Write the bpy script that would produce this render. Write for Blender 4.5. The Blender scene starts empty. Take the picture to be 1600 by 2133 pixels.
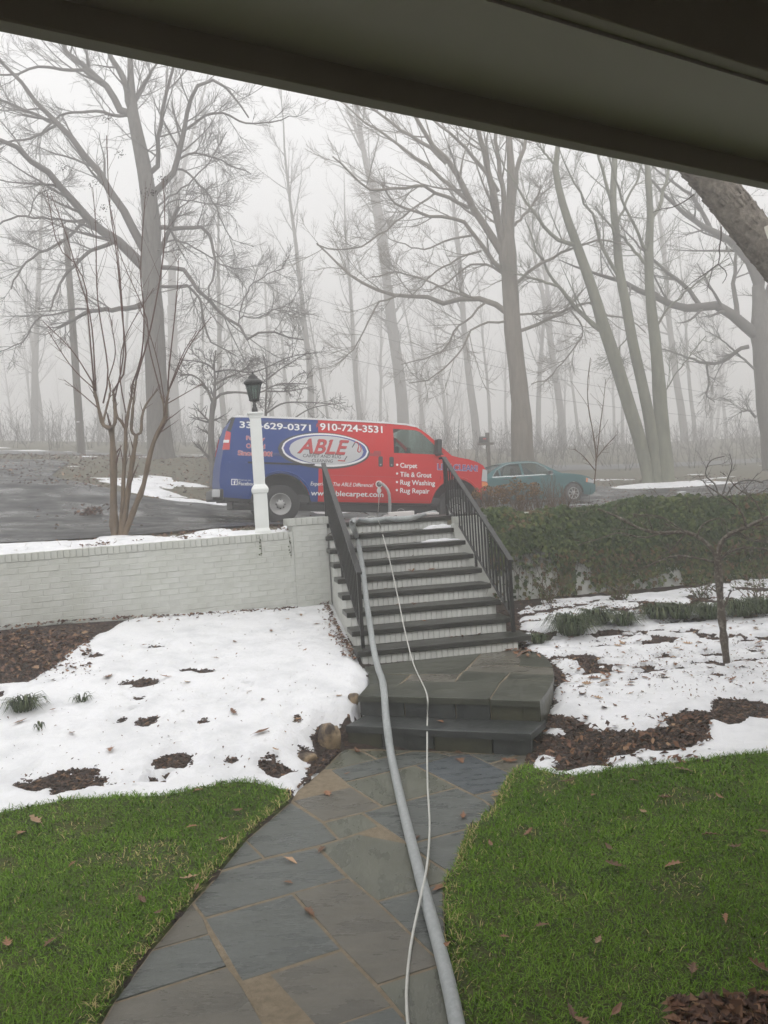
import bpy, bmesh, math
import numpy as np
from mathutils import Matrix, Vector

# ------------------------------------------------------------------ camera, sky, sun, exposure
scene = bpy.context.scene
EYE = 1.93                       # eye height above the flagstone path
F = 1602.0                       # focal length in photograph pixels (1600 x 2133)
PITCH, ROLL = 0.010, 0.0605
fwd = np.array([0, math.cos(PITCH), -math.sin(PITCH)])
rgt = np.array([1.0, 0, 0])
upv = np.cross(rgt, fwd)
CA = rgt * math.cos(ROLL) - upv * math.sin(ROLL)
CB = rgt * math.sin(ROLL) + upv * math.cos(ROLL)
CC = fwd
cam_d = bpy.data.cameras.new("camera")
cam = bpy.data.objects.new("camera", cam_d)
scene.collection.objects.link(cam)
cam_d.sensor_fit = 'VERTICAL'
cam_d.sensor_height = 36.0
cam_d.lens = F / 2133.0 * 36.0
cam_d.clip_start = 0.05
cam_d.clip_end = 2000.0
M = Matrix(((CA[0], CB[0], -CC[0], 0), (CA[1], CB[1], -CC[1], 0), (CA[2], CB[2], -CC[2], EYE), (0, 0, 0, 1)))
cam.matrix_world = M
scene.camera = cam

world = bpy.data.worlds.new("World")
scene.world = world
world.use_nodes = True
wn = world.node_tree
wn.nodes.clear()
sky = wn.nodes.new('ShaderNodeTexSky')
sky.sky_type = 'NISHITA'
sky.sun_disc = False
SUN_EL, SUN_AZ = math.radians(48), math.radians(200)
sky.sun_elevation = SUN_EL
sky.sun_rotation = SUN_AZ
sky.dust_density = 8.0
sky.air_density = 1.0
sky.ozone_density = 1.0
hs = wn.nodes.new('ShaderNodeHueSaturation')
hs.inputs['Saturation'].default_value = 0.12
mixw = wn.nodes.new('ShaderNodeMix')
mixw.data_type = 'RGBA'
mixw.inputs['Factor'].default_value = 0.80          # a closed grey cloud layer over most of the sky light
mixw.inputs['B'].default_value = (9.4, 9.43, 9.5, 1)
bg = wn.nodes.new('ShaderNodeBackground')
bg.inputs['Strength'].default_value = 0.10
wo = wn.nodes.new('ShaderNodeOutputWorld')
wn.links.new(sky.outputs[0], hs.inputs['Color'])
wn.links.new(hs.outputs[0], mixw.inputs['A'])
wn.links.new(mixw.outputs['Result'], bg.inputs['Color'])
wn.links.new(bg.outputs[0], wo.inputs['Surface'])
world.cycles.sampling_method = 'NONE'

sun_d = bpy.data.lights.new("sun", 'SUN')
sun_d.energy = 0.6
sun_d.angle = math.radians(40)
sun_d.color = (1.0, 0.98, 0.95)
sun = bpy.data.objects.new("sun", sun_d)
scene.collection.objects.link(sun)
sun.rotation_euler = (math.radians(90) - SUN_EL, 0, math.radians(20))

scene.view_settings.view_transform = 'Standard'
scene.view_settings.look = 'None'
scene.view_settings.exposure = 0.78
scene.view_settings.gamma = 1.0
scene.view_settings.use_curve_mapping = False
scene.render.engine = 'CYCLES'
cy = scene.cycles
cy.use_denoising = True
cy.denoiser = 'OPENIMAGEDENOISE'
cy.max_bounces = 4
cy.use_adaptive_sampling = True
cy.adaptive_threshold = 0.02
cy.diffuse_bounces = 2
cy.glossy_bounces = 2
cy.transmission_bounces = 4
cy.transparent_max_bounces = 8
cy.volume_bounces = 2
cy.sample_clamp_indirect = 6.0
cy.caustics_reflective = False
cy.caustics_refractive = False

# ------------------------------------------------------------------ helpers
COL = scene.collection
RNG = np.random.default_rng(7)

def ray(u, v):
    return CA * (u - 800) / F - CB * (v - 1066.5) / F + CC
ORG = np.array([0, 0, EYE])
def zp(u, v, z):
    d = ray(u, v); return ORG + d * (z - EYE) / d[2]
def dp(u, v, D):
    d = ray(u, v); return ORG + d * D / d[1]
def pp(u, v, P, n):
    d = ray(u, v); return ORG + d * (np.dot(np.asarray(P) - ORG, n) / np.dot(d, n))

def prop(o, label=None, cat=None, group=None, kind=None):
    if label: o["label"] = label
    if cat: o["category"] = cat
    if group: o["group"] = group
    if kind: o["kind"] = kind
    return o

def empty(name, loc=(0, 0, 0), rz=0.0, label=None, cat=None, group=None, mat=None):
    o = bpy.data.objects.new(name, None)
    o.empty_display_size = 0.1
    COL.objects.link(o)
    if mat is not None: o.matrix_world = mat
    else:
        o.location = loc; o.rotation_euler = (0, 0, rz)
    return prop(o, label, cat, group)

def link(name, me, mat=None, parent=None, smooth=False, label=None, cat=None, group=None, kind=None):
    o = bpy.data.objects.new(name, me)
    COL.objects.link(o)
    if mat is not None and len(me.materials) == 0: me.materials.append(mat)
    if smooth: me.polygons.foreach_set('use_smooth', np.ones(len(me.polygons), bool))
    if parent is not None: o.parent = parent
    return prop(o, label, cat, group, kind)

def pydata(name, V, Fc):
    me = bpy.data.meshes.new(name)
    me.from_pydata([tuple(map(float, v)) for v in V], [], [tuple(map(int, f)) for f in Fc])
    me.update()
    return me

def np_mesh(name, V, faces):
    """V (n,3); faces: list of int arrays (k, 3) or (k, 4)"""
    me = bpy.data.meshes.new(name)
    V = np.asarray(V, np.float32)
    me.vertices.add(len(V)); me.vertices.foreach_set('co', V.ravel())
    idx = np.concatenate([f.ravel() for f in faces]).astype(np.int32)
    tot = np.concatenate([np.full(len(f), f.shape[1]) for f in faces]).astype(np.int32)
    start = np.concatenate([[0], np.cumsum(tot)[:-1]]).astype(np.int32)
    me.loops.add(len(idx)); me.loops.foreach_set('vertex_index', idx)
    me.polygons.add(len(tot)); me.polygons.foreach_set('loop_start', start); me.polygons.foreach_set('loop_total', tot)
    me.update(calc_edges=True)
    return me

def vattr(me, name, vals):
    a = me.attributes.new(name, 'FLOAT', 'POINT')
    a.data.foreach_set('value', np.asarray(vals, np.float32))

def box_mesh(name, sx, sy, sz, bev=0.0, org=(0, 0, 0), seg=1):
    bm = bmesh.new()
    bmesh.ops.create_cube(bm, size=1.0)
    for v in bm.verts: v.co = Vector((v.co.x * sx + org[0], v.co.y * sy + org[1], v.co.z * sz + org[2]))
    if bev: bmesh.ops.bevel(bm, geom=list(bm.edges), offset=bev, segments=seg, affect='EDGES', profile=.6)
    me = bpy.data.meshes.new(name); bm.to_mesh(me); bm.free()
    return me

def lathe_mesh(name, prof, n=16, axis='z', caps=True):
    V, Fc = [], []
    for r, h in prof:
        for i in range(n):
            a = 2 * math.pi * i / n
            p = (r * math.cos(a), r * math.sin(a), h)
            if axis == 'y': p = (p[0], p[2], p[1])
            V.append(p)
    for k in range(len(prof) - 1):
        for i in range(n):
            j = (i + 1) % n
            f = (k * n + i, k * n + j, (k + 1) * n + j, (k + 1) * n + i)
            Fc.append(f if axis == 'z' else f[::-1])
    L = (len(prof) - 1) * n
    if caps: Fc.append(tuple(range(n))[::-1] if axis == 'z' else tuple(range(n)))
    if caps: Fc.append(tuple(L + i for i in range(n)) if axis == 'z' else tuple(L + i for i in range(n))[::-1])
    return pydata(name, V, Fc)

def square_lathe(name, prof):
    """square section turned profile: (half width, height)"""
    V, Fc = [], []
    for r, h in prof: V += [(-r, -r, h), (r, -r, h), (r, r, h), (-r, r, h)]
    for k in range(len(prof) - 1):
        for i in range(4):
            j = (i + 1) % 4
            Fc.append((4 * k + i, 4 * k + j, 4 * k + 4 + j, 4 * k + 4 + i))
    L = 4 * (len(prof) - 1)
    Fc += [(3, 2, 1, 0), (L, L + 1, L + 2, L + 3)]
    return pydata(name, V, Fc)

def resample(P, n):
    P = np.asarray(P, float)
    # catmull-rom, then even spacing
    if len(P) > 2:
        Q = np.vstack([2 * P[0] - P[1], P, 2 * P[-1] - P[-2]])
        out = []
        for i in range(1, len(Q) - 2):
            t = np.linspace(0, 1, 8, endpoint=False)[:, None]
            a, b, c, d = Q[i - 1], Q[i], Q[i + 1], Q[i + 2]
            out.append(.5 * ((2 * b) + (-a + c) * t + (2 * a - 5 * b + 4 * c - d) * t ** 2 + (-a + 3 * b - 3 * c + d) * t ** 3))
        P = np.vstack(out + [P[-1:]])
    s = np.concatenate([[0], np.cumsum(np.linalg.norm(np.diff(P[:, :3], axis=0), axis=1))])
    t = np.linspace(0, s[-1], n)
    return np.stack([np.interp(t, s, P[:, k]) for k in range(P.shape[1])], 1)

class Tubes:
    def __init__(self): self.g = {}
    def add(self, P, R, n):
        P = np.asarray(P, float); R = np.asarray(R, float)
        if P.ndim == 2: P, R = P[None], R[None]
        self.g.setdefault((P.shape[1], n), []).append((P, R))
    def data(self):
        Vs, Fs, At, off = [], [], [], 0
        for (m, n), lst in self.g.items():
            P = np.concatenate([a for a, _ in lst]); R = np.concatenate([b for _, b in lst])
            N = len(P)
            T = np.gradient(P, axis=1)
            T /= np.linalg.norm(T, axis=2, keepdims=True) + 1e-9
            mt = T.mean(1)
            ref = np.where(np.abs(mt[:, 2:3]) > .8, np.array([[1., .13, 0]]), np.array([[.05, 0, 1.]]))[:, None, :]
            U = np.cross(T, ref); U /= np.linalg.norm(U, axis=2, keepdims=True) + 1e-9
            W = np.cross(T, U)
            a = np.arange(n) * 2 * np.pi / n
            V = P[:, :, None, :] + R[:, :, None, None] * (np.cos(a)[None, None, :, None] * U[:, :, None, :] + np.sin(a)[None, None, :, None] * W[:, :, None, :])
            Vs.append(V.reshape(-1, 3))
            At.append(np.repeat(np.arange(N) % 97 / 97., m * n))
            b = np.arange(N)[:, None, None] * (m * n); k = np.arange(m - 1)[None, :, None] * n
            i = np.arange(n)[None, None, :]; j = (i + 1) % n
            q = np.stack([b + k + i, b + k + n + i, b + k + n + j, b + k + j], -1).reshape(-1, 4) + off
            Fs.append(q)
            ib = np.arange(n)[None, :]
            bb = np.arange(N)[:, None] * (m * n)
            if n in (3, 4):
                Fs.append(bb + ib + off); Fs.append(bb + (m - 1) * n + ib[:, ::-1] + off)
            off += N * m * n
        return np.concatenate(Vs), Fs
    def build(self, name, mat, parent=None, org=None, **kw):
        V, Fs = self.data()
        if org is not None: V = V - np.asarray(org)
        me = np_mesh(name, V, Fs)
        return link(name, me, mat, parent, smooth=True, **kw)

def tube(name, pts, rad, mat, parent=None, n=8, samples=None, **kw):
    P = resample(pts, samples or max(8, len(pts) * 6)) if samples != 0 else np.asarray(pts, float)
    t = Tubes(); t.add(P, np.full(len(P), rad) if np.isscalar(rad) else np.interp(np.linspace(0, 1, len(P)), np.linspace(0, 1, len(rad)), rad), n)
    return t.build(name, mat, parent, **kw)

def hash_noise(x, y, seed=0):
    xi, yi = np.floor(x).astype(np.int64), np.floor(y).astype(np.int64)
    xf, yf = x - xi, y - yi
    def h(a, b):
        n = (a * 374761393 + b * 668265263 + seed * 982451653) & 0x7fffffff
        n = (n ^ (n >> 13)) * 1274126177 & 0x7fffffff
        return ((n ^ (n >> 16)) & 0xffff) / 65535.0
    u, v = xf * xf * (3 - 2 * xf), yf * yf * (3 - 2 * yf)
    return (h(xi, yi) * (1 - u) + h(xi + 1, yi) * u) * (1 - v) + (h(xi, yi + 1) * (1 - u) + h(xi + 1, yi + 1) * u) * v
def fbm(x, y, seed=0, oct=4):
    r, a, s = 0, .5, 1.0
    for o in range(oct):
        r = r + a * hash_noise(np.asarray(x) * s + 17.3 * o, np.asarray(y) * s - 9.1 * o, seed + o); a *= .5; s *= 2.03
    return r / (1 - .5 ** oct)

def poly_sd(X, Y, poly):
    """signed distance, positive inside"""
    P = np.asarray(poly, float); Q = np.roll(P, -1, 0)
    d = np.full(X.shape, 1e9); ins = np.zeros(X.shape, bool)
    for (ax, ay), (bx, by) in zip(P[:, :2], Q[:, :2]):
        ex, ey = bx - ax, by - ay
        t = np.clip(((X - ax) * ex + (Y - ay) * ey) / (ex * ex + ey * ey + 1e-12), 0, 1)
        d = np.minimum(d, np.hypot(X - ax - t * ex, Y - ay - t * ey))
        c = ((ay > Y) != (by > Y)) & (X < ex * (Y - ay) / (by - ay + 1e-12) + ax)
        ins ^= c
    return np.where(ins, d, -d)

# ------------------------------------------------------------------ materials
def new_mat(name):
    m = bpy.data.materials.new(name); m.use_nodes = True
    nt = m.node_tree
    b = nt.nodes['Principled BSDF']
    return m, nt, b

def mat(name, col, rough=.6, col2=None, scale=6.0, detail=6.0, bump=0.0, bscale=None, metal=0.0, spec=.5, r2=None, stretch=None, attr=None, attr_cols=None, contrast=(.35, .65), coat=0.0, trans=0.0, coords='Object', sss=0.0):
    m, nt, b = new_mat(name)
    N, L = nt.nodes, nt.links
    b.inputs['Base Color'].default_value = (*col, 1)
    b.inputs['Roughness'].default_value = rough
    b.inputs['Metallic'].default_value = metal
    b.inputs['Specular IOR Level'].default_value = spec
    b.inputs['Coat Weight'].default_value = coat
    b.inputs['Transmission Weight'].default_value = trans
    if sss:
        b.inputs['Subsurface Weight'].default_value = sss
        b.inputs['Subsurface Radius'].default_value = (.02, .02, .025)
    tc = N.new('ShaderNodeTexCoord')
    src = tc.outputs[coords]
    if stretch:
        mp = N.new('ShaderNodeMapping'); mp.inputs['Scale'].default_value = stretch
        L.new(src, mp.inputs['Vector']); src = mp.outputs[0]
    colsock = None
    if col2 is not None:
        n = N.new('ShaderNodeTexNoise'); n.inputs['Scale'].default_value = scale; n.inputs['Detail'].default_value = detail; n.inputs['Roughness'].default_value = .62
        L.new(src, n.inputs['Vector'])
        r = N.new('ShaderNodeValToRGB')
        r.color_ramp.elements[0].position = contrast[0]; r.color_ramp.elements[1].position = contrast[1]
        r.color_ramp.elements[0].color = (*col, 1); r.color_ramp.elements[1].color = (*col2, 1)
        L.new(n.outputs['Fac'], r.inputs[0]); colsock = r.outputs[0]
        if r2 is not None:
            mr = N.new('ShaderNodeMapRange'); mr.inputs['From Min'].default_value = contrast[0]; mr.inputs['From Max'].default_value = contrast[1]
            mr.inputs['To Min'].default_value = rough; mr.inputs['To Max'].default_value = r2
            L.new(n.outputs['Fac'], mr.inputs['Value']); L.new(mr.outputs[0], b.inputs['Roughness'])
    if attr:
        at = N.new('ShaderNodeAttribute'); at.attribute_name = attr
        r = N.new('ShaderNodeValToRGB'); cr = r.color_ramp
        while len(cr.elements) < len(attr_cols): cr.elements.new(.5)
        for i, (p, c) in enumerate(attr_cols): cr.elements[i].position = p; cr.elements[i].color = (*c, 1)
        L.new(at.outputs['Fac'], r.inputs[0])
        if colsock is not None:
            mx = N.new('ShaderNodeMix'); mx.data_type = 'RGBA'; mx.blend_type = 'MULTIPLY'; mx.inputs['Factor'].default_value = 1.0
            L.new(r.outputs[0], mx.inputs['A']); L.new(colsock, mx.inputs['B']); colsock = mx.outputs['Result']
        else: colsock = r.outputs[0]
    if colsock is not None: L.new(colsock, b.inputs['Base Color'])
    if bump:
        n2 = N.new('ShaderNodeTexNoise'); n2.inputs['Scale'].default_value = bscale or scale * 4; n2.inputs['Detail'].default_value = 8; n2.inputs['Roughness'].default_value = .65
        L.new(src, n2.inputs['Vector'])
        bp = N.new('ShaderNodeBump'); bp.inputs['Strength'].default_value = 1.0; bp.inputs['Distance'].default_value = bump
        L.new(n2.outputs['Fac'], bp.inputs['Height']); L.new(bp.outputs[0], b.inputs['Normal'])
    return m

def obj_random(m, amount=.25, warm=0.0):
    """vary a material a little from object to object"""
    nt = m.node_tree; N, L = nt.nodes, nt.links; b = N['Principled BSDF']
    oi = N.new('ShaderNodeObjectInfo')
    mr = N.new('ShaderNodeMapRange'); mr.inputs['To Min'].default_value = 1 - amount; mr.inputs['To Max'].default_value = 1 + amount
    L.new(oi.outputs['Random'], mr.inputs['Value'])
    mx = N.new('ShaderNodeMix'); mx.data_type = 'RGBA'; mx.blend_type = 'MULTIPLY'; mx.inputs['Factor'].default_value = 1.0
    s = b.inputs['Base Color']
    if s.is_linked: L.new(s.links[0].from_socket, mx.inputs['A'])
    else: mx.inputs['A'].default_value = s.default_value
    L.new(mr.outputs[0], mx.inputs['B']); L.new(mx.outputs['Result'], s)
    return m

MAT = {}
MAT['paint_brick'] = obj_random(mat('painted_brick', (.515, .525, .49), .55, (.57, .58, .545), 9, bump=.003, bscale=45, coords='Object'), .035)
def weather(m, scale, lo):
    nt = m.node_tree; N, L = nt.nodes, nt.links; b = N['Principled BSDF']
    ge = N.new('ShaderNodeNewGeometry'); mp = N.new('ShaderNodeMapping'); mp.inputs['Scale'].default_value = (scale, scale, scale * .45)
    n = N.new('ShaderNodeTexNoise'); n.inputs['Scale'].default_value = 1.0; n.inputs['Detail'].default_value = 7; n.inputs['Roughness'].default_value = .7
    L.new(ge.outputs['Position'], mp.inputs['Vector']); L.new(mp.outputs[0], n.inputs['Vector'])
    r = N.new('ShaderNodeValToRGB'); r.color_ramp.elements[0].position = .30; r.color_ramp.elements[1].position = .62
    r.color_ramp.elements[0].color = (*lo, 1); r.color_ramp.elements[1].color = (1, 1, 1, 1)
    L.new(n.outputs['Fac'], r.inputs[0])
    mx = N.new('ShaderNodeMix'); mx.data_type = 'RGBA'; mx.blend_type = 'MULTIPLY'; mx.inputs['Factor'].default_value = 1.0
    s = b.inputs['Base Color']; L.new(s.links[0].from_socket, mx.inputs['A']); L.new(r.outputs[0], mx.inputs['B']); L.new(mx.outputs['Result'], s)
weather(MAT['paint_brick'], 2.2, (.84, .85, .80))
MAT['riser_brick'] = obj_random(mat('painted_riser_brick', (.66, .67, .63), .5, (.73, .735, .70), 9, bump=.002, bscale=45), .05)
MAT['paint_mortar'] = mat('painted_mortar', (.485, .495, .46), .7, (.54, .55, .515), 5, bump=.003, bscale=40)
MAT['stucco'] = mat('painted_masonry', (.52, .53, .49), .6, (.60, .605, .57), 3.0, bump=.004, bscale=30)
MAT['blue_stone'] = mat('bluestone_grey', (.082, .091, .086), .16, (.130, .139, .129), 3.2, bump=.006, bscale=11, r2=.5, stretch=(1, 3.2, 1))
MAT['green_stone'] = mat('bluestone_green', (.092, .098, .074), .16, (.140, .142, .110), 3.0, bump=.005, bscale=9, r2=.5, stretch=(2.4, 1, 1))
MAT['brown_stone'] = mat('bluestone_brown', (.098, .091, .073), .16, (.146, .134, .108), 2.6, bump=.005, bscale=9, r2=.5, stretch=(1, 2.6, 1))
MAT['slate_stone'] = mat('bluestone_slate', (.05, .062, .07), .22, (.10, .113, .12), 5, bump=.012, bscale=8, r2=.45, stretch=(1, 3.5, 1))
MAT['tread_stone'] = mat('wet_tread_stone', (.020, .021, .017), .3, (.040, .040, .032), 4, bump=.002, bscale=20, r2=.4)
weather(MAT['blue_stone'], 4, (.80, .80, .77)); weather(MAT['brown_stone'], 4, (.80, .80, .78)); weather(MAT['green_stone'], 4, (.80, .80, .78)); weather(MAT['tread_stone'], 5, (.65, .66, .62))
MAT['mortar'] = mat('tan_mortar', (.16, .125, .08), .8, (.25, .20, .135), 20, bump=.004, bscale=80)
MAT['soil'] = mat('dark_mulch_soil', (.022, .013, .009), .7, (.055, .034, .022), 18, bump=.02, bscale=50)
MAT['turf'] = mat('turf_soil', (.030, .045, .004), .95, (.07, .075, .015), 9, bump=.015, bscale=60)
MAT['snow'] = mat('old_snow', (.66, .67, .685), .6, (.82, .825, .84), 3.0, bump=.02, bscale=9, sss=.2, contrast=(.28, .55))
MAT['asphalt'] = mat('wet_asphalt', (.012, .0125, .013), .16, (.021, .0215, .0225), .9, bump=.001, bscale=90, r2=.6, spec=.24)
MAT['litter_ground'] = mat('leaf_litter_ground', (.078, .080, .044), .9, (.155, .13, .09), 6, bump=.03, bscale=20)
MAT['road'] = mat('far_asphalt', (.05, .05, .052), .5, (.08, .08, .082), 1.0)
MAT['iron'] = mat('black_iron', (.012, .012, .012), .35, (.022, .021, .02), 30, bump=.001, bscale=120)
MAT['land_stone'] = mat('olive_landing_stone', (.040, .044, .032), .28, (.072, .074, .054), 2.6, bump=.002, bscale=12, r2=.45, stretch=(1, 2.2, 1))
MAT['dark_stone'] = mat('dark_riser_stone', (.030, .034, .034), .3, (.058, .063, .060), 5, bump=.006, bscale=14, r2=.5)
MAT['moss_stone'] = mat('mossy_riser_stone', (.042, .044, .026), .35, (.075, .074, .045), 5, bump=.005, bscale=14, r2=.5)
MAT['white_vinyl'] = mat('white_vinyl', (.80, .82, .80), .3, (.76, .78, .76), 5)
MAT['lamp_black'] = mat('lamp_black', (.014, .015, .014), .4)
MAT['hose_grey'] = mat('grey_vinyl_hose', (.30, .32, .32), .42, (.38, .40, .40), 40, bump=.0015, bscale=120)
MAT['hose_white'] = mat('pale_solution_hose', (.52, .52, .48), .35, (.60, .60, .56), 20)
MAT['bark'] = mat('wet_bark', (.095, .085, .075), .8, (.165, .15, .132), 5, bump=.03, bscale=14, stretch=(3, 3, .6))
MAT['bark_green'] = mat('mossy_bark', (.105, .108, .075), .8, (.18, .185, .125), 2.5, bump=.03, bscale=14, stretch=(2, 2, .5))
MAT['bark_tan'] = mat('tan_bark', (.14, .118, .09), .8, (.215, .185, .148), 3, bump=.04, bscale=12, stretch=(3, 3, .5))
MAT['bark_shaggy'] = mat('shaggy_bark', (.12, .10, .082), .9, (.27, .24, .20), 14, bump=.03, bscale=30, stretch=(1, 1, 1))
MAT['twig'] = mat('dark_twigs', (.10, .088, .078), .8)
MAT['myrtle'] = mat('smooth_myrtle_bark', (.085, .058, .034), .55, (.17, .12, .075), 10, bump=.004, stretch=(1, 1, .3))
MAT['myrtle_twig'] = mat('red_brown_whips', (.085, .035, .022), .55)
MAT['pod'] = mat('dry_seed_pods', (.035, .026, .02), .8)
MAT['lichen'] = mat('lichen_bark', (.075, .058, .042), .7, (.30, .275, .23), 26, bump=.004, contrast=(.50, .72))
MAT['leaf'] = obj_random(mat('dead_leaf', (.15, .066, .033), .6, (.26, .135, .072), 25), .4)
MAT['leaf_pale'] = obj_random(mat('pale_dead_leaf', (.33, .20, .11), .6, (.42, .28, .17), 25), .25)
MAT['chips'] = mat('bark_mulch_chips', (1, 1, 1), .65, attr='rnd', attr_cols=[(0, (.018, .010, .007)), (.55, (.05, .026, .016)), (.85, (.085, .045, .026)), (1, (.20, .115, .06))])
MAT['litter'] = mat('leaf_litter', (1, 1, 1), .7, attr='rnd', attr_cols=[(0, (.05, .022, .014)), (.5, (.13, .058, .03)), (.9, (.23, .12, .06)), (1, (.32, .20, .11))])
MAT['grass'] = mat('grass_blades', (1, 1, 1), .65, attr='rnd', attr_cols=[(0, (.042, .096, .005)), (.35, (.098, .196, .014)), (.72, (.185, .318, .040)), (.93, (.30, .39, .10)), (1, (.46, .38, .18))], spec=.06)
MAT['liriope'] = mat('liriope_blades', (1, 1, 1), .5, attr='rnd', attr_cols=[(0, (.020, .036, .012)), (.6, (.058, .085, .030)), (1, (.17, .18, .09))], spec=.25)
MAT['ivy'] = mat('ivy_leaves', (1, 1, 1), .5, attr='rnd', attr_cols=[(0, (.014, .030, .007)), (.36, (.036, .064, .014)), (.66, (.11, .13, .035)), (.86, (.095, .062, .028)), (1, (.17, .10, .05))], spec=.25)
MAT['ivy_stem'] = mat('ivy_stems', (.085, .062, .042), .8)
MAT['dry_flower'] = mat('dry_flower_heads', (1, 1, 1), .7, attr='rnd', attr_cols=[(0, (.10, .055, .022)), (1, (.30, .18, .08))])
MAT['dry_stem'] = mat('dry_stems', (.13, .085, .055), .7)
MAT['rock'] = mat('tan_fieldstone', (.055, .038, .026), .6, (.34, .25, .15), 6, bump=.02, bscale=14, contrast=(.42, .58))
MAT['soffit'] = mat('taupe_soffit_paint', (.72, .68, .63), .65, (.75, .71, .66), 2, bump=.0005, bscale=60)
MAT['fascia'] = mat('brown_fascia_paint', (.44, .40, .335), .6, (.48, .44, .37), 4)
MAT['gutter'] = mat('cream_gutter', (.62, .59, .52), .4)
MAT['black_rubber'] = mat('black_rubber', (.018, .018, .018), .75)
MAT['black_plastic'] = mat('black_plastic', (.022, .022, .023), .45)
MAT['steel'] = mat('grey_steel_wheel', (.42, .42, .41), .4, metal=.15)
MAT['chrome'] = mat('chrome_trim', (.62, .63, .64), .2, metal=.9)
MAT['dark_hole'] = mat('wheel_openings', (.01, .01, .01), .8)
MAT['white_print'] = mat('white_vinyl_print', (.82, .82, .82), .4)
MAT['red_print'] = mat('red_vinyl_print', (.52, .035, .04), .4)
MAT['pink_print'] = mat('pink_edge_print', (.74, .60, .66), .4)
MAT['blue_print'] = mat('blue_vinyl_print', (.045, .07, .30), .4)
MAT['grey_print'] = mat('grey_vinyl_print', (.55, .56, .57), .4)
MAT['dark_print'] = mat('dark_vinyl_print', (.035, .035, .04), .4)
MAT['red_lens'] = mat('red_lamp_lens', (.55, .02, .02), .15, coat=1)
MAT['clear_lens'] = mat('clear_lamp_lens', (.45, .46, .47), .12, coat=1)
MAT['amber_lens'] = mat('amber_lamp_lens', (.75, .20, .02), .2, coat=1)
MAT['teal_paint'] = mat('teal_car_paint', (.004, .095, .102), .35, spec=.3)
MAT['interior'] = mat('dark_interior', (.05, .05, .05), .8)
MAT['white_metal'] = mat('white_painted_metal', (.74, .70, .68), .35)
MAT['wood_pole'] = mat('weathered_pole', (.10, .085, .07), .8, (.15, .13, .11), 8, stretch=(4, 4, .4))
MAT['wire'] = mat('black_wire', (.02, .02, .02), .5)

def glass_mat(name, tint, alpha):
    m, nt, b = new_mat(name)
    N, L = nt.nodes, nt.links
    b.inputs['Base Color'].default_value = (*tint, 1); b.inputs['Roughness'].default_value = .04
    b.inputs['Specular IOR Level'].default_value = .6
    tr = N.new('ShaderNodeBsdfTransparent'); tr.inputs[0].default_value = (.80, .88, .85, 1)
    mx = N.new('ShaderNodeMixShader'); mx.inputs[0].default_value = alpha
    L.new(tr.outputs[0], mx.inputs[1]); L.new(b.outputs[0], mx.inputs[2])
    L.new(mx.outputs[0], N['Material Output'].inputs['Surface'])
    return m
MAT['glass'] = glass_mat('tinted_glass', (.02, .03, .028), .20)
MAT['lamp_glass'] = glass_mat('lantern_glass', (.06, .065, .065), .3)

def van_paint():
    m, nt, b = new_mat('blue_and_red_van_wrap')
    N, L = nt.nodes, nt.links
    tc = N.new('ShaderNodeTexCoord'); sx = N.new('ShaderNodeSeparateXYZ'); L.new(tc.outputs['Object'], sx.inputs[0])
    gt = N.new('ShaderNodeMath'); gt.operation = 'GREATER_THAN'; gt.inputs[1].default_value = .74; L.new(sx.outputs['X'], gt.inputs[0])
    mx = N.new('ShaderNodeMix'); mx.data_type = 'RGBA'
    mx.inputs['A'].default_value = (.006, .046, .23, 1); mx.inputs['B'].default_value = (.58, .007, .008, 1)
    L.new(gt.outputs[0], mx.inputs['Factor'])
    L.new(mx.outputs['Result'], b.inputs['Base Color'])
    b.inputs['Roughness'].default_value = .45; b.inputs['Specular IOR Level'].default_value = .25
    return m
MAT['van_paint'] = van_paint()
MAT['van_white'] = mat('white_van_roof', (.75, .75, .75), .35, coat=.3)
# ------------------------------------------------------------------ ground heights
def sstep(a, b, x):
    t = np.clip((np.asarray(x, float) - a) / (b - a), 0, 1); return t * t * (3 - 2 * t)

CTRL = np.array([
    (-4.9, 9.9, 1.71), (-2, 10.9, 1.73), (0, 10.8, 1.725), (1.5, 11.3, 1.70), (-4.4, 8.7, 1.60), (-1.5, 9.75, 1.63), (-8, 9.0, 1.9),
    (-7, 13.5, 2.12), (-2.04, 15.1, 1.67), (1.7, 16.3, 1.37), (-3.2, 18.5, 2.05), (-5.3, 18, 2.35), (-7.2, 18, 2.8), (-8.9, 20, 3.1), (-12.5, 25, 4.0),
    (-8.2, 28, 4.12), (-6.4, 27, 3.95), (0, 30, 3.0), (3.8, 24.2, 1.72), (6.2, 25, 1.61), (3, 11.2, 1.62), (5.3, 11.8, 1.58), (9, 14, 1.4), (11, 30, 2.15), (15.8, 33, 2.4),
    (8.3, 38, 3.2), (15, 45, 3.5), (4, 45, 4.3), (20, 50, 3.8), (-20, 45, 6.6), (-10, 60, 7.4), (10, 70, 6.2), (40, 70, 6.0), (-50, 70, 11), (30, 20, 1.4), (30, 10, 1.0),
    (60, 40, 2.4), (-40, 10, 4.5), (-40, 35, 7.2), (0, 130, 9.5), (80, 130, 8.5), (-80, 130, 14)], float)
_A = np.hypot(CTRL[:, None, 0] - CTRL[None, :, 0], CTRL[:, None, 1] - CTRL[None, :, 1])
_n = len(CTRL)
_K = np.zeros((_n + 3, _n + 3)); _K[:_n, :_n] = _A - np.eye(_n) * .15
_K[:_n, _n] = 1; _K[:_n, _n + 1:] = CTRL[:, :2]; _K[_n:, :_n] = _K[:_n, _n:].T
_w = np.linalg.solve(_K, np.concatenate([CTRL[:, 2], [0, 0, 0]]))
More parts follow.
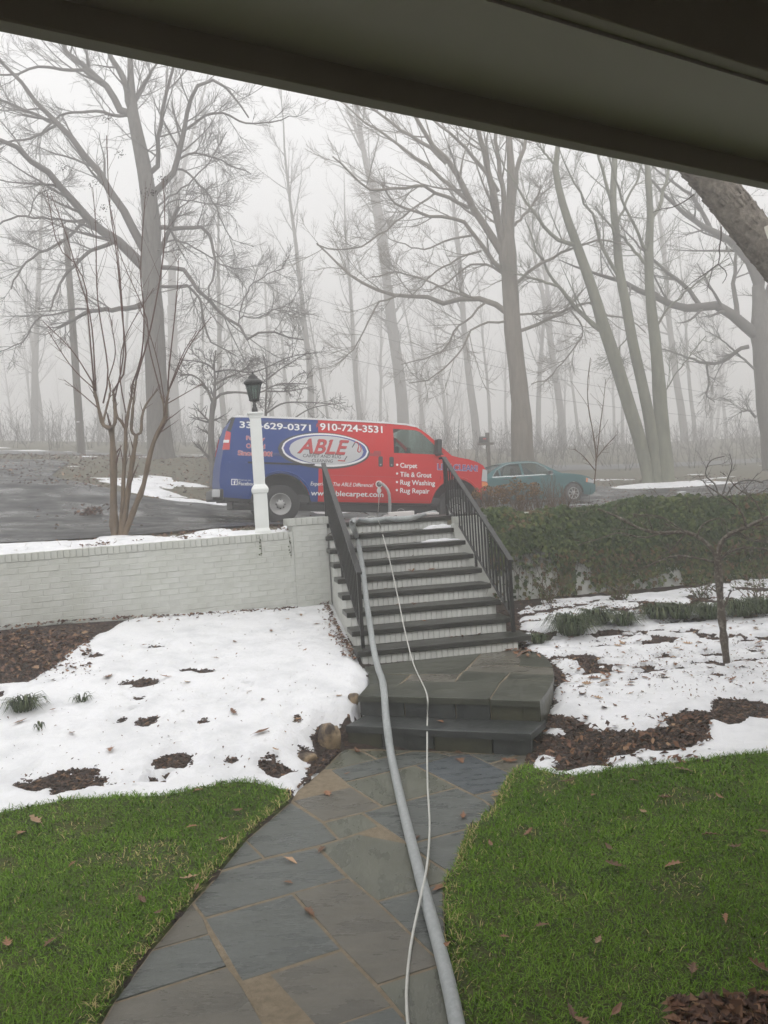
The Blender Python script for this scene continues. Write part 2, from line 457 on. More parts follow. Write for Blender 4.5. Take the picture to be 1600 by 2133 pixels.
def hup(x, y):
    x = np.asarray(x, float); y = np.asarray(y, float)
    r = _w[_n] + _w[_n + 1] * x + _w[_n + 2] * y
    for (cx, cyy, _), w in zip(CTRL, _w[:_n]): r = r + w * np.hypot(x - cx, y - cyy)
    return r
def on_up(u, v, z=2.0, n=12, dz=0.0, dmax=60):
    """point where a pixel's ray meets the upper ground"""
    d = ray(u, v); lo, hi = 9.0, dmax
    ts = np.linspace(lo, hi, 400)
    P = ORG + d * (ts / d[1])[:, None]
    s = P[:, 2] - hup(P[:, 0], P[:, 1]) - dz
    k = np.argmax(s < 0) if (s < 0).any() else len(s) - 1
    return P[k]

WPSI = 0.3445
W0 = np.array([-4.1821, 8.5421, 1.615])
WD = np.array([math.cos(WPSI), math.sin(WPSI), 0]); WN = np.array([-math.sin(WPSI), math.cos(WPSI), 0])
RW0 = np.array([1.45, 10.02, 0.0]); RWA = 0.122                      # ivy covered wall
def wall_y(x):
    x = np.asarray(x, float)
    left = 8.5421 + (np.maximum(x, -14) + 4.1821) * math.tan(WPSI)
    right = 10.02 + (x - 1.45) * math.tan(RWA)
    return np.where(x < -.75, left, np.where(x < 1.45, 9.77 + (x + .75) / 2.2 * .25, right))

PATH_EDGE_L = [(200, 2150), (235, 2090), (315, 1980), (400, 1880), (460, 1814), (512, 1750), (605, 1670), (620, 1647), (672, 1604), (717, 1558)]
PATH_EDGE_R = [(1100, 1569), (1095, 1588), (1064, 1611), (1046, 1643), (1030, 1680), (1000, 1712), (976, 1725), (950, 1800), (937, 1820), (924, 1838), (925, 1900), (930, 2008), (942, 2150)]
PATH_XY = [zp(u, v, 0)[:2] for u, v in PATH_EDGE_L + PATH_EDGE_R] + [(.05, .6), (-1.75, .6)]
LAND_PX = [(745, 1450), (1125, 1460), (1137, 1445), (1147, 1429), (1153, 1416), (1155, 1404), (1153, 1392), (1147, 1380), (1136, 1367), (1115, 1358), (1088, 1350), (759, 1388), (768, 1403), (762, 1422)]
LAND_XY = [zp(u, v, .34)[:2] for u, v in LAND_PX]
STEP_PX = [(720, 1511.5), (1105.5, 1529), (1128, 1490), (745, 1470)]
STEP_XY = [zp(u, v, .17)[:2] for u, v in STEP_PX]

def g_raw(x, y):
    x = np.asarray(x, float); y = np.asarray(y, float)
    sp = lambda q: np.where(q > 2, q, np.log1p(np.exp(np.clip(q * 5, -40, 10))) / 5)
    gl = .175 * sp(-math.sin(WPSI) * x + math.cos(WPSI) * y - 4.95); gr = .115 * sp(y - 5.2)
    gl = gl - .13 * sstep(-4.2, -.9, x) * sstep(7.0, 9.0, y)
    t = sstep(-.3, .9, x)
    z = gl * (1 - t) + gr * t
    z = z + .02 * (fbm(x * .9, y * .9, 3) - .5)
    ramp = sstep(5.3, 6.6, x) * sstep(8.2, 11.0, y)
    return z * (1 - ramp) + ramp * 1.55
def g(x, y):
    x = np.asarray(x, float); y = np.asarray(y, float)
    z = g_raw(x, y) + .012
    d = -poly_sd(x, y, PATH_XY)
    k = sstep(.0, .45, d)
    z = np.where(d < 0, -.06, z * k + .012 * (1 - k))
    z = np.minimum(z, 1.0)
    dl = np.maximum(poly_sd(x, y, LAND_XY), poly_sd(x, y, STEP_XY))
    return np.where(dl > .03, np.minimum(z, .05), np.where(dl > -.25, np.minimum(z, .33 + .4 * np.clip(-dl, 0, .25)), z))
def on_yard_many(u, v, dz=0.0):
    u = np.asarray(u, float)[:, None]; v = np.asarray(v, float)[:, None]
    d = CA * (u - 800) / F - CB * (v - 1066.5) / F + CC
    z = np.full(len(u), .2)
    for _ in range(14):
        P = ORG + d * ((z - EYE) / d[:, 2])[:, None]; z = .5 * z + .5 * (g(P[:, 0], P[:, 1]) + dz)
    return ORG + d * ((z - EYE) / d[:, 2])[:, None]
def on_yard(u, v, dz=0.0):
    z = .2
    for _ in range(14):
        P = zp(u, v, z); z = .5 * z + .5 * (float(g(P[0], P[1])) + dz)
    return zp(u, v, z)

def grid_mesh(name, xs, ys, zf):
    X, Y = np.meshgrid(xs, ys)
    V = np.stack([X, Y, zf(X, Y)], -1).reshape(-1, 3)
    nx, ny = len(xs), len(ys)
    i = np.arange(nx - 1)[None, :] + np.arange(ny - 1)[:, None] * nx
    q = np.stack([i, i + 1, i + nx + 1, i + nx], -1).reshape(-1, 4)
    return np_mesh(name, V, [q])

def axis(lo, hi, a, b, fine, grow=1.25):
    c = list(np.arange(a, b + 1e-6, fine)); s = fine
    x = a
    left = []
    while x > lo: s *= grow; x -= s; left.append(max(x, lo))
    s = fine; x = b; right = []
    while x < hi: s *= grow; x += s; right.append(min(x, hi))
    return np.array(left[::-1] + c + right)

# upper ground: one sheet from the retaining walls to beyond the fog
ux = axis(-150, 150, -16, 22, .5, 1.15)
ut = axis(0.12, 190, .12, 34, .4, 1.12)
Xg, Tg = np.meshgrid(ux, ut)
Yg = np.maximum(wall_y(Xg), 4.0) + Tg
Zg = hup(Xg, Yg) + .05 * (fbm(Xg * .6, Yg * .6, 11) - .5) * sstep(13, 20, Yg) + .10 * (fbm(Xg * .15, Yg * .15, 12) - .5) * sstep(18, 30, Yg)
Zg = np.where((Xg > -1.1) & (Xg < 1.3) & (Tg < .6), Zg - .12, Zg)
def h2(x, y):
    return hup(x, y) + .05 * (fbm(np.asarray(x) * .6, np.asarray(y) * .6, 11) - .5) * sstep(13, 20, y) + .10 * (fbm(np.asarray(x) * .15, np.asarray(y) * .15, 12) - .5) * sstep(18, 30, y)
nx, ny = len(ux), len(ut)
ii = np.arange(nx - 1)[None, :] + np.arange(ny - 1)[:, None] * nx
me = np_mesh('ground', np.stack([Xg, Yg, Zg], -1).reshape(-1, 3), [np.stack([ii, ii + 1, ii + nx + 1, ii + nx], -1).reshape(-1, 4)])
link('ground', me, MAT['litter_ground'], smooth=True, kind='structure', label='leaf strewn upper ground rising into the foggy woods', cat=None)

# lower yard
yx = axis(-60, 60, -4.8, 5.8, .09, 1.2)
yt = axis(-30, 10.6, 2.0, 10.6, .09, 1.2)
def yard_z(X, Y):
    z = g(X, Y)
    return np.where(Y > wall_y(X) + .35, np.where(X > 5.6, np.minimum(z, 1.55), .1), z)
link('yard', grid_mesh('yard', yx, yt, yard_z), MAT['soil'], smooth=True, kind='structure', label='dark mulched bed soil of the lower garden')

def strip_sheet(name, near, far, n, m, zf, mat_, **kw):
    A, B = resample(near, n), resample(far, n)
    t = np.linspace(0, 1, m)[:, None, None]
    P = A[None, :, :2] * (1 - t) + B[None, :, :2] * t
    Z = zf(P[..., 0], P[..., 1])
    V = np.concatenate([P, Z[..., None]], -1).reshape(-1, 3)
    i = np.arange(n - 1)[None, :] + np.arange(m - 1)[:, None] * n
    q = np.stack([i, i + 1, i + n + 1, i + n], -1).reshape(-1, 4)
    return link(name, np_mesh(name, V, [q]), mat_, smooth=True, **kw)

near = [(-30, 6.5), (-12, 7.6), (-4.85, 9.85), (-1.9, 10.9), (-.9, 10.55), (1.0, 10.75), (2.0, 12.6), (4.5, 16.5), (8.5, 20.5), (16, 25), (34, 31)]
far = [(-40, 29), (-13.2, 27.0), (-9.8, 22.0), (-7.0, 18.9), (-5.3, 17.9), (-3.2, 18.4), (0, 19.6), (3.2, 24.0), (5.5, 30), (11, 27.5), (17, 29.5), (36, 38)]
strip_sheet('driveway', near, far, 120, 60, lambda x, y: h2(x, y) + .03, MAT['asphalt'], kind='structure', label='wet dark asphalt driveway above the retaining wall')
strip_sheet('road', [(-60, 31), (-16, 30.5), (-4, 30.8), (4, 33.5), (12, 37.5), (30, 42)], [(-60, 35), (-16, 34.5), (-4, 34.6), (4, 37.5), (12, 41.5), (30, 46)], 90, 10,
            lambda x, y: h2(x, y) + .03, MAT['road'], kind='structure', label='far street crossing behind the driveway in fog')

# ------------------------------------------------------------------ lawn and snow sheets
def px_poly(pts, on=on_yard): return [on(u, v)[:2] for u, v in pts]

LAWN_L = px_poly([(0, 1692), (150, 1662), (350, 1655), (450, 1636), (560, 1630), (600, 1652), (606, 1668)]) + [zp(u, v, 0)[:2] for u, v in [(560, 1707), (512, 1750), (460, 1814), (400, 1880), (315, 1980), (235, 2090), (200, 2150)]] + [(-1.80, .4), (-9, .4), (-9, 4.3)]
LAWN_R = [zp(u, v, 0)[:2] for u, v in [(942, 2150), (930, 2008), (925, 1900), (924, 1838), (937, 1820), (950, 1800), (976, 1725), (1000, 1712), (1030, 1680), (1046, 1643), (1064, 1614)]] + px_poly([(1095, 1596), (1180, 1618), (1260, 1604), (1350, 1592), (1450, 1582), (1600, 1566)]) + [(6.4, 5.6), (6.4, .4), (.15, .4)]
SNOW_L = px_poly([(0, 1425), (60, 1422), (105, 1392), (150, 1352), (195, 1328), (260, 1294), (400, 1276), (560, 1252), (640, 1240), (692, 1236), (705, 1270), (718, 1300), (735, 1345), (748, 1380), (762, 1402), (757, 1440), (738, 1480), (712, 1512), (664, 1516), (652, 1545), (662, 1575), (640, 1612), (612, 1646), (575, 1640), (450, 1640), (350, 1660), (150, 1667), (0, 1698)]) + [(-5.2, 4.7), (-5.2, 7.0)]
HOLES_L = [(300, 1425, 26, 9), (262, 1424, 10, 3), (300, 1505, 19, 9), (368, 1585, 36, 17), (130, 1630, 74, 17), (180, 1612, 26, 10), (207, 1627, 12, 6), (572, 1600, 30, 19), (198, 1367, 11, 4), (328, 1349, 12, 3), (427, 1400, 13, 4), (392, 1397, 12, 3), (618, 1498, 7, 6), (424, 1503, 6, 4), (290, 1456, 8, 3), (254, 1502, 7, 4), (640, 1578, 18, 13), (484, 1585, 10, 5)]
SNOW_R1 = px_poly([(1098, 1362), (1078, 1290), (1072, 1256), (1150, 1250), (1250, 1243), (1340, 1238), (1440, 1226), (1600, 1195)]) + [(6.6, 9.3), (6.6, 6.6)] + px_poly([(1600, 1468), (1545, 1452), (1490, 1460), (1480, 1482), (1420, 1482), (1380, 1500), (1400, 1515), (1330, 1520), (1290, 1526), (1230, 1522), (1190, 1498), (1148, 1490), (1160, 1430), (1178, 1418), (1160, 1385), (1130, 1366)])
SNOW_R2 = px_poly([(1600, 1500), (1560, 1492), (1520, 1515), (1480, 1492), (1468, 1510), (1478, 1540), (1440, 1556), (1405, 1562), (1370, 1562), (1335, 1552), (1318, 1566), (1280, 1572), (1250, 1578), (1262, 1596), (1230, 1598), (1180, 1606), (1160, 1600), (1170, 1588), (1150, 1572), (1120, 1572), (1102, 1600), (1128, 1618), (1200, 1613), (1300, 1604), (1420, 1588), (1520, 1578), (1600, 1568)]) + [(7.0, 5.6), (7.0, 6.3)]
SNOW_R3 = px_poly([(1135, 1526), (1150, 1518), (1170, 1518), (1176, 1530), (1160, 1534)])

def hole_sd(X, Y, holes):
    r = np.full(X.shape, 9.0)
    for u, v, a, b in holes:
        c = on_yard(u, v); e = on_yard(u + a, v); f_ = on_yard(u, v - b)
        ra = max(.012, np.hypot(*(e - c)[:2])); rb = max(.012, np.hypot(*(f_ - c)[:2]))
        rb = max(rb, .35 * ra)
        d = np.sqrt(((X - c[0]) / ra) ** 2 + ((Y - c[1]) / rb) ** 2) - 1
        d = d + 1.5 * (fbm(X * 13, Y * 13, 5) - .5)
        r = np.minimum(r, d * min(ra, rb))
    return r
def snow_l(X, Y):
    s = poly_sd(X, Y, SNOW_L) + .10 * (fbm(X * 5, Y * 5, 1) - .5)
    sp_ = .16 - .5 * sstep(.74, .86, fbm(X * 5.5, Y * 8, 71)) * sstep(.45, .62, fbm(X * 1.3, Y * 1.3, 72))
    return np.minimum(np.minimum(s, hole_sd(X, Y, HOLES_L)), sp_)
def snow_r(X, Y):
    s1 = np.maximum(np.maximum(poly_sd(X, Y, SNOW_R1), poly_sd(X, Y, SNOW_R2)), poly_sd(X, Y, SNOW_R3)) + .13 * (fbm(X * 6, Y * 6, 2) - .5)
    n = fbm(X * 4.2, Y * 9, 8) - .5
    m = fbm(X * 1.1, Y * 1.1, 9)
    far_ = sstep(6.2, 7.6, Y) * sstep(.30, .62, m + .12 * sstep(6.8, 8, Y))
    return np.minimum(s1, .10 - .34 * far_ * sstep(-.02, .22, n))
def lawn(X, Y):
    return np.maximum(poly_sd(X, Y, LAWN_L), poly_sd(X, Y, LAWN_R)) + .05 * (fbm(X * 7, Y * 7, 4) - .5)

def patch(name, fn, x0, x1, y0, y1, res, thick, edge, mat_, relief=.02, base=None, **kw):
    xs, ys = np.arange(x0, x1, res), np.arange(y0, y1, res)
    X, Y = np.meshgrid(xs, ys)
    s = fn(X, Y)
    Z = (base or g)(X, Y) + thick * np.clip(s / edge, -1, 1) + (relief * (fbm(X * 2.6, Y * 2.6, 21) - .5) + relief * .35 * (fbm(X * 9, Y * 9, 22) - .5)) * np.clip(s / .3, 0, 1)
    nx, ny = len(xs), len(ys)
    i = np.arange(nx - 1)[None, :] + np.arange(ny - 1)[:, None] * nx
    keep = np.maximum.reduce([s[:-1, :-1], s[1:, :-1], s[:-1, 1:], s[1:, 1:]]) > -edge * .6
    q = np.stack([i, i + 1, i + nx + 1, i + nx], -1)[keep]
    used, inv = np.unique(q, return_inverse=True)
    V = np.stack([X, Y, Z], -1).reshape(-1, 3)[used]
    return link(name, np_mesh(name, V, [inv.reshape(-1, 4)]), mat_, smooth=True, **kw)

patch('snow', snow_l, -5.2, .2, 4.2, 9.9, .032, .045, .11, MAT['snow'], .09, kind='structure', label='melting snow bank left of the stairs below the brick wall')
patch('snow', snow_r, .7, 7.2, 5.0, 10.3, .036, .038, .09, MAT['snow'], .035, kind='structure', label='patchy leaf strewn snow right of the stairs')
lw = patch('lawn', lawn, -6, 6.5, .4, 6.2, .05, .014, .05, MAT['turf'], .0, kind='structure', label='green winter lawn on both sides of the path')

def grass_blades():
    n = 640000
    x = RNG.uniform(-5.0, 5.5, n); y = RNG.uniform(1.9, 6.0, n)
    u = 800 + F * x / y
    keep = ((u > -120) & (u < 1720)) | (RNG.random(n) < .35)
    x, y = x[keep], y[keep]
    s = lawn(x, y)
    fade = np.clip((s + .03) / .06, 0, 1)
    thin = fbm(x * 3, y * 3, 31)
    keep = (RNG.random(len(x)) < fade * np.where(thin < .40, .35, 1.0)) & (RNG.random(len(x)) < np.clip(4.2 / y, .35, 1))
    x, y = x[keep], y[keep]; n = len(x)
    z = g(x, y) + .006
    clump = fbm(x * 2.1, y * 2.1, 33); fine = fbm(x * 9, y * 9, 34)
    Ln = RNG.uniform(.022, .048, n) * (.7 + .6 * fine)
    az = RNG.uniform(0, 2 * np.pi, n) + 2.0 * fbm(x * 1.5, y * 1.5, 35)
    lean = RNG.uniform(.5, 1.55, n)
    wd = RNG.uniform(.0012, .0024, n) * (1 + .25 * (y - 3))
    dx, dy = np.cos(az), np.sin(az)
    B = np.stack([x, y, z], -1); D = np.stack([dx, dy, 0 * x], -1); S = np.stack([-dy, dx, 0 * x], -1)
    mid = B + D * (np.sin(lean) * Ln * .5)[:, None] + np.array([0, 0, 1.]) * (np.cos(lean * .7) * Ln * .55)[:, None]
    tip = mid + D * (np.sin(np.minimum(lean * 1.4, 1.7)) * Ln * .55)[:, None] + np.array([0, 0, 1.]) * (np.cos(np.minimum(lean * 1.4, 1.7)) * Ln * .5)[:, None]
    V = np.stack([B - S * wd[:, None], B + S * wd[:, None], mid + S * wd[:, None] * .8, mid - S * wd[:, None] * .8, tip], 1).reshape(-1, 3)
    o = np.arange(n)[:, None] * 5
    me = np_mesh('grass', V, [o + np.array([[0, 1, 2, 3]]), o + np.array([[3, 2, 4]])])
    val = np.clip(.15 + .55 * clump + .25 * RNG.normal(0, .5, n) + .15 * (fine - .5), 0, .96)
    val = np.where((RNG.random(n) < .018) | ((thin[keep] < .38) & (RNG.random(n) < .22)), 1.0, val)
    edge_ = np.abs(poly_sd(x, y, PATH_XY)) < .07
    val = np.where(edge_ & (RNG.random(n) < .30) & (fbm(x * 2.2, y * 2.2, 36) > .42), 1.0, val)
    vattr(me, 'rnd', np.repeat(val, 5))
    link('grass', me, MAT['grass'], kind='stuff', label='short green grass blades of the winter lawn', cat='grass')
grass_blades()

def flakes(name, pts, size, mat_, rnd, tilt=.5, label=None, cat=None, aspect=(.35, .8), lift=.004, thick=False):
    """small flat bits (bark chips, leaf scraps) lying about; each a bent quad with thickness for chips"""
    n = len(pts)
    az = RNG.uniform(0, 2 * np.pi, n); L_ = RNG.uniform(*size, n); W_ = L_ * RNG.uniform(*aspect, n)
    d = np.stack([np.cos(az), np.sin(az), RNG.normal(0, tilt, n)], -1); d /= np.linalg.norm(d, axis=1, keepdims=True)
    s = np.stack([-np.sin(az), np.cos(az), RNG.normal(0, tilt, n)], -1); s /= np.linalg.norm(s, axis=1, keepdims=True)
    up = np.cross(d, s)
    c = pts + np.array([0, 0, lift])
    a, b = d * L_[:, None] / 2, s * W_[:, None] / 2
    k = up * (L_ * RNG.uniform(-.1, .3, n))[:, None]
    if thick:
        t = up * (W_ * .35)[:, None]
        V = np.stack([c - a - b, c + a - b, c + a + b, c - a + b, c - a * .9 - b * .8 + t, c + a * .9 - b * .8 + t, c + a * .9 + b * .8 + t, c - a * .9 + b * .8 + t], 1).reshape(-1, 3)
        o = np.arange(n)[:, None] * 8
        fc = [o + np.array([[4, 5, 6, 7]]), o + np.array([[0, 1, 5, 4]]), o + np.array([[1, 2, 6, 5]]), o + np.array([[2, 3, 7, 6]]), o + np.array([[3, 0, 4, 7]])]
        r = 8
    else:
        V = np.stack([c - a, c - b * .9 + k, c + a, c + b * .9 + k, c], 1).reshape(-1, 3)
        o = np.arange(n)[:, None] * 5
        fc = [o + np.array([[0, 1, 4]]), o + np.array([[1, 2, 4]]), o + np.array([[2, 3, 4]]), o + np.array([[3, 0, 4]])]
        r = 5
    me = np_mesh(name, V, fc)
    vattr(me, 'rnd', np.repeat(rnd, r))
    return link(name, me, mat_, kind='stuff', label=label, cat=cat)

def bed_points(n, x0, x1, y0, y1, extra=None):
    x = RNG.uniform(x0, x1, n); y = RNG.uniform(y0, y1, n)
    k = (lawn(x, y) < .0) & (poly_sd(x, y, PATH_XY) < -.01) & (poly_sd(x, y, LAND_XY) < 0) & (poly_sd(x, y, STEP_XY) < 0) & (y < wall_y(x) - .05)
    k &= np.where(x < .3, snow_l(x, y), snow_r(x, y)) < .02
    x, y = x[k], y[k]
    return np.stack([x, y, g(x, y)], -1)
P = bed_points(150000, -5, 4.6, 4.6, 9.6)
P = P[(P[:, 0] < -.4) | (P[:, 0] > .9)]
P = P[RNG.permutation(len(P))[:26000]]
flakes('bark_mulch', P, (.018, .055), MAT['chips'], RNG.random(len(P)) ** 1.3, .35, 'dark shredded bark mulch showing through gaps in the snow', 'mulch', (.25, .5), .0, True)
# ------------------------------------------------------------------ flagstone path, landing, step
def stone(name, px, ztop, thick, inset, mat_, parent, jitter=.0015, world=None, bev=.004):
    P = np.array(world if world is not None else [zp(u, v, ztop)[:2] for u, v in px], float)
    A = .5 * np.sum(P[:, 0] * np.roll(P[:, 1], -1) - np.roll(P[:, 0], -1) * P[:, 1])
    if A < 0: P = P[::-1]
    n = len(P)
    # inset each edge
    E = np.roll(P, -1, 0) - P; L = np.linalg.norm(E, axis=1, keepdims=True); Nn = np.stack([-E[:, 1], E[:, 0]], 1) / L
    def off(d):
        out = []
        for i in range(n):
            n0, n1 = Nn[i - 1], Nn[i]
            k = 1 + np.dot(n0, n1)
            out.append(P[i] + (n0 + n1) / max(k, .35) * d)
        return np.array(out)
    # break long edges so that they wobble a little
    def dens(Q, seed):
        R_ = []
        for i in range(n):
            a, b = Q[i], Q[(i + 1) % n]; m = max(1, int(np.linalg.norm(b - a) / .09))
            for k in range(m): R_.append(a + (b - a) * k / m)
        return np.array(R_)
    Q0, Q1 = dens(off(inset), 0), dens(off(inset), 0)
    w = (fbm(Q0[:, 0] * 11, Q0[:, 1] * 11, 41) - .5)[:, None] * min(.010, inset * 1.2)
    c = P.mean(0)
    Q0 = Q0 + (Q0 - c) / (np.linalg.norm(Q0 - c, axis=1, keepdims=True) + 1e-6) * w
    Q1 = Q0 - (Q0 - c) / (np.linalg.norm(Q0 - c, axis=1, keepdims=True) + 1e-6) * bev
    tx, ty, tz = RNG.normal(0, jitter, 3)
    zt = lambda Q: ztop + tz + tx * (Q[:, 0] - c[0]) + ty * (Q[:, 1] - c[1])
    m = len(Q0)
    V = np.vstack([np.c_[Q0, np.full(m, ztop - thick)], np.c_[Q0, zt(Q0) - bev], np.c_[Q1, zt(Q1)]])
    Fc = [tuple(range(2 * m, 3 * m))]
    for i in range(m):
        j = (i + 1) % m
        Fc += [(i, j, m + j, m + i), (m + i, m + j, 2 * m + j, 2 * m + i)]
    return link(name, pydata(name, V, Fc), mat_, parent)

Bs, Gs, Ws, Ss = MAT['blue_stone'], MAT['green_stone'], MAT['brown_stone'], MAT['slate_stone']
def ngon_sheet(name, XY, z, mat_, **kw):
    P = np.asarray(XY)
    A = .5 * np.sum(P[:, 0] * np.roll(P[:, 1], -1) - np.roll(P[:, 0], -1) * P[:, 1])
    if A < 0: P = P[::-1]
    m = len(P)
    V = np.vstack([np.c_[P, np.full(m, z - .06)], np.c_[P, np.full(m, z)]])
    Fc = [tuple(range(m, 2 * m))] + [(i, (i + 1) % m, m + (i + 1) % m, m + i) for i in range(m)]
    return link(name, pydata(name, V, Fc), mat_, **kw)
path = ngon_sheet('path', PATH_XY, -.0035, MAT['mortar'], kind='structure', label='wet bluestone flagstone path with tan mortar joints')
STONES = [
    (Ws, [(610, 1668), (649, 1658), (731, 1639), (796, 1680), (755, 1692), (673, 1711)]),
    (Ss, [(620, 1648), (672, 1605), (729, 1638), (649, 1657), (611, 1667)]),
    (Gs, [(675, 1603), (717, 1559), (756, 1566), (784, 1581), (702, 1600)]),
    (Bs, [(690, 1605), (702, 1601), (784, 1582), (864, 1565), (913, 1568), (938, 1575), (865, 1593), (720, 1628)]),
    (Gs, [(757, 1564), (862, 1562), (785, 1580)]),
    (Ws, [(914, 1566), (974, 1569), (938, 1575)]),
    (Gs, [(720, 1630), (865, 1595), (951, 1639), (798, 1679)]),
    (Ss, [(866, 1594), (939, 1575), (976, 1570), (1063, 1611), (1046, 1642), (987, 1655)]),
    (Bs, [(978, 1570), (1080, 1571), (1019, 1590)]),
    (Ws, [(1020, 1591), (1084, 1573), (1098, 1572), (1095, 1588), (1065, 1610)]),
    (Bs, [(988, 1656), (1045, 1644), (1030, 1680), (1009, 1667)]),
    (Bs, [(756, 1692), (952, 1640), (987, 1656), (1008, 1667), (1026, 1682), (1000, 1711), (976, 1724), (851, 1757)]),
    (Gs, [(674, 1713), (754, 1693), (790, 1720), (706, 1748)]),
    (Gs, [(706, 1749), (791, 1721), (856, 1762), (895, 1792), (880, 1850), (786, 1876), (726, 1827), (662, 1762)]),
    (Bs, [(852, 1759), (975, 1726), (950, 1799), (938, 1818), (896, 1791)]),
    (Gs, [(896, 1793), (936, 1820), (924, 1837), (881, 1849)]),
    (Bs, [(606, 1671), (672, 1713), (704, 1748), (660, 1761), (551, 1786), (513, 1750)]),
    (Bs, [(512, 1751), (549, 1787), (461, 1812)]),
    (Bs, [(461, 1815), (550, 1789), (660, 1764), (724, 1827), (610, 1859), (426, 1911), (402, 1880)]),
    (Ws, [(400, 1881), (425, 1913), (436, 1944), (317, 1979)]),
    (Bs, [(315, 1981), (437, 1946), (474, 2012), (237, 2088)]),
    (Ws, [(235, 2091), (475, 2013), (501, 2046), (529, 2095), (560, 2150), (202, 2150)]),
    (Bs, [(426, 1913), (609, 1861), (711, 1976), (503, 2044)]),
    (Ws, [(611, 1860), (725, 1828), (785, 1878), (900, 1988), (926, 2006), (845, 2032), (786, 2051), (713, 1976)]),
    (Ws, [(503, 2046), (712, 1978), (784, 2053), (820, 2094), (706, 2133), (652, 2150), (562, 2150), (530, 2095)]),
    (Gs, [(787, 2052), (845, 2033), (929, 2008), (941, 2150), (869, 2150), (821, 2094)]),
    (Bs, [(708, 2133), (820, 2096), (867, 2150), (655, 2150)]),
    (Bs, [(787, 1878), (881, 1851), (924, 1839), (925, 1900), (929, 2006), (901, 1987)]),
]
for m_, px in STONES: stone('flagstone', px, 0.0, .05, .0045, m_, path)
q = [zp(u, v, 0)[:2] for u, v in [(200, 2153), (562, 2153), (655, 2153), (867, 2153), (942, 2153)]]
for m_, w_ in ((Bs, [q[0], q[1], (-.75, 1.9), (-1.45, 1.85)]), (Gs, [q[1], q[3], (-.1, 1.95), (-.75, 1.9)]), (Ws, [q[3], q[4], (.1, 1.96), (-.1, 1.95)]),
               (Ws, [(-1.45, 1.84), (-.9, 1.88), (-.95, .62), (-1.7, .62)]), (Bs, [(-.9, 1.88), (-.1, 1.94), (-.15, .62), (-.95, .62)]), (Gs, [(-.1, 1.94), (.1, 1.95), (.05, .62), (-.15, .62)])):
    stone('flagstone', None, 0.0, .05, .006, m_, path, world=w_)

# landing above two stone risers
land = empty('stone_landing', (0, 0, 0), label='rounded bluestone landing at the foot of the stairs', cat='landing')
LZ = .34
core = LAND_XY
def prism(name, XY, z0, z1, mat_, parent, **kw):
    P = np.asarray(XY, float)
    A = .5 * np.sum(P[:, 0] * np.roll(P[:, 1], -1) - np.roll(P[:, 0], -1) * P[:, 1])
    if A < 0: P = P[::-1]
    m = len(P)
    V = np.vstack([np.c_[P, np.full(m, z0)], np.c_[P, np.full(m, z1)]])
    Fc = [tuple(range(m, 2 * m)), tuple(range(m))[::-1]] + [(i, (i + 1) % m, m + (i + 1) % m, m + i) for i in range(m)]
    return link(name, pydata(name, V, Fc), mat_, parent, **kw)
c0 = np.mean(LAND_XY, 0)
prism('mortar_core', c0 + (np.array(LAND_XY) - c0) * .95, -.05, LZ - .004, MAT['mortar'], land)
LS = [
    (Gs, [(745, 1450), (768, 1424), (831, 1426), (843, 1419), (948, 1420), (1042, 1422), (1020, 1456)]),
    (Gs, [(1020, 1457), (1042, 1422), (1053, 1414), (1153, 1417), (1147, 1429), (1137, 1445), (1125, 1460)]),
    (Gs, [(768, 1424), (767, 1404), (855, 1405), (831, 1426)]),
    (Ws, [(843, 1419), (857, 1405), (957, 1404), (948, 1420)]),
    (Bs, [(948, 1420), (966, 1398), (1062, 1401), (1042, 1422)]),
    (Gs, [(1053, 1414), (1062, 1401), (1155, 1405), (1153, 1417)]),
    (Ws, [(968, 1398), (981, 1385), (1081, 1387), (1152, 1390), (1155, 1405), (1062, 1401)]),
    (Bs, [(767, 1404), (759, 1389), (900, 1372), (1003, 1360), (968, 1396), (957, 1404)]),
    (Ws, [(981, 1385), (1004, 1360), (1088, 1351), (1088, 1371), (1081, 1387)]),
    (Gs, [(1081, 1387), (1088, 1351), (1115, 1358), (1136, 1367), (1147, 1380), (1152, 1390)])]
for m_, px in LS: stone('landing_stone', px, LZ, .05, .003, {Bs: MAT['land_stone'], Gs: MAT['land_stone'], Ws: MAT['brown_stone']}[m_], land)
def riser_blocks(parent, a, b, z0, z1, splits, mats, depth=.09, back=.03):
    a, b = np.asarray(a, float), np.asarray(b, float)
    d = (b - a) / np.linalg.norm(b - a); n_ = np.array([-d[1], d[0]])
    if n_[1] < 0: n_ = -n_
    s = [0.0] + [float(np.dot(x - a, d)) for x in splits] + [float(np.linalg.norm(b - a))]
    for i in range(len(s) - 1):
        p0, p1 = a + d * (s[i] + .006) + n_ * back, a + d * (s[i + 1] - .006) + n_ * back
        stone('riser_stone', None, z1, z1 - z0, 0.0, mats[i], parent, jitter=0, world=[p0, p1, p1 + n_ * depth, p0 + n_ * depth], bev=.003)
fl, fr = zp(745, 1450, LZ)[:2], zp(1125, 1460, LZ)[:2]
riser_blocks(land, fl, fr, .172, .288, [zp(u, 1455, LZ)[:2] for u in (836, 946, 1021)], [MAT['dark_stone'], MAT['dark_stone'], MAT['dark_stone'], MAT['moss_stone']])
RA = [zp(u, v, LZ)[:2] for u, v in [(1125, 1460), (1137, 1445), (1147, 1429), (1153, 1416), (1155, 1404), (1153, 1392), (1147, 1380), (1136, 1367)]]
for a, b in zip(RA[:-1], RA[1:]):
    a, b = c0 + (a - c0) * .975, c0 + (b - c0) * .975
    n_ = (c0 - (a + b) / 2); n_ /= np.linalg.norm(n_)
    stone('riser_stone', None, .288, .33, .0, MAT['moss_stone'], land, jitter=0, world=[a, b, b + n_ * .08, a + n_ * .08], bev=.001)
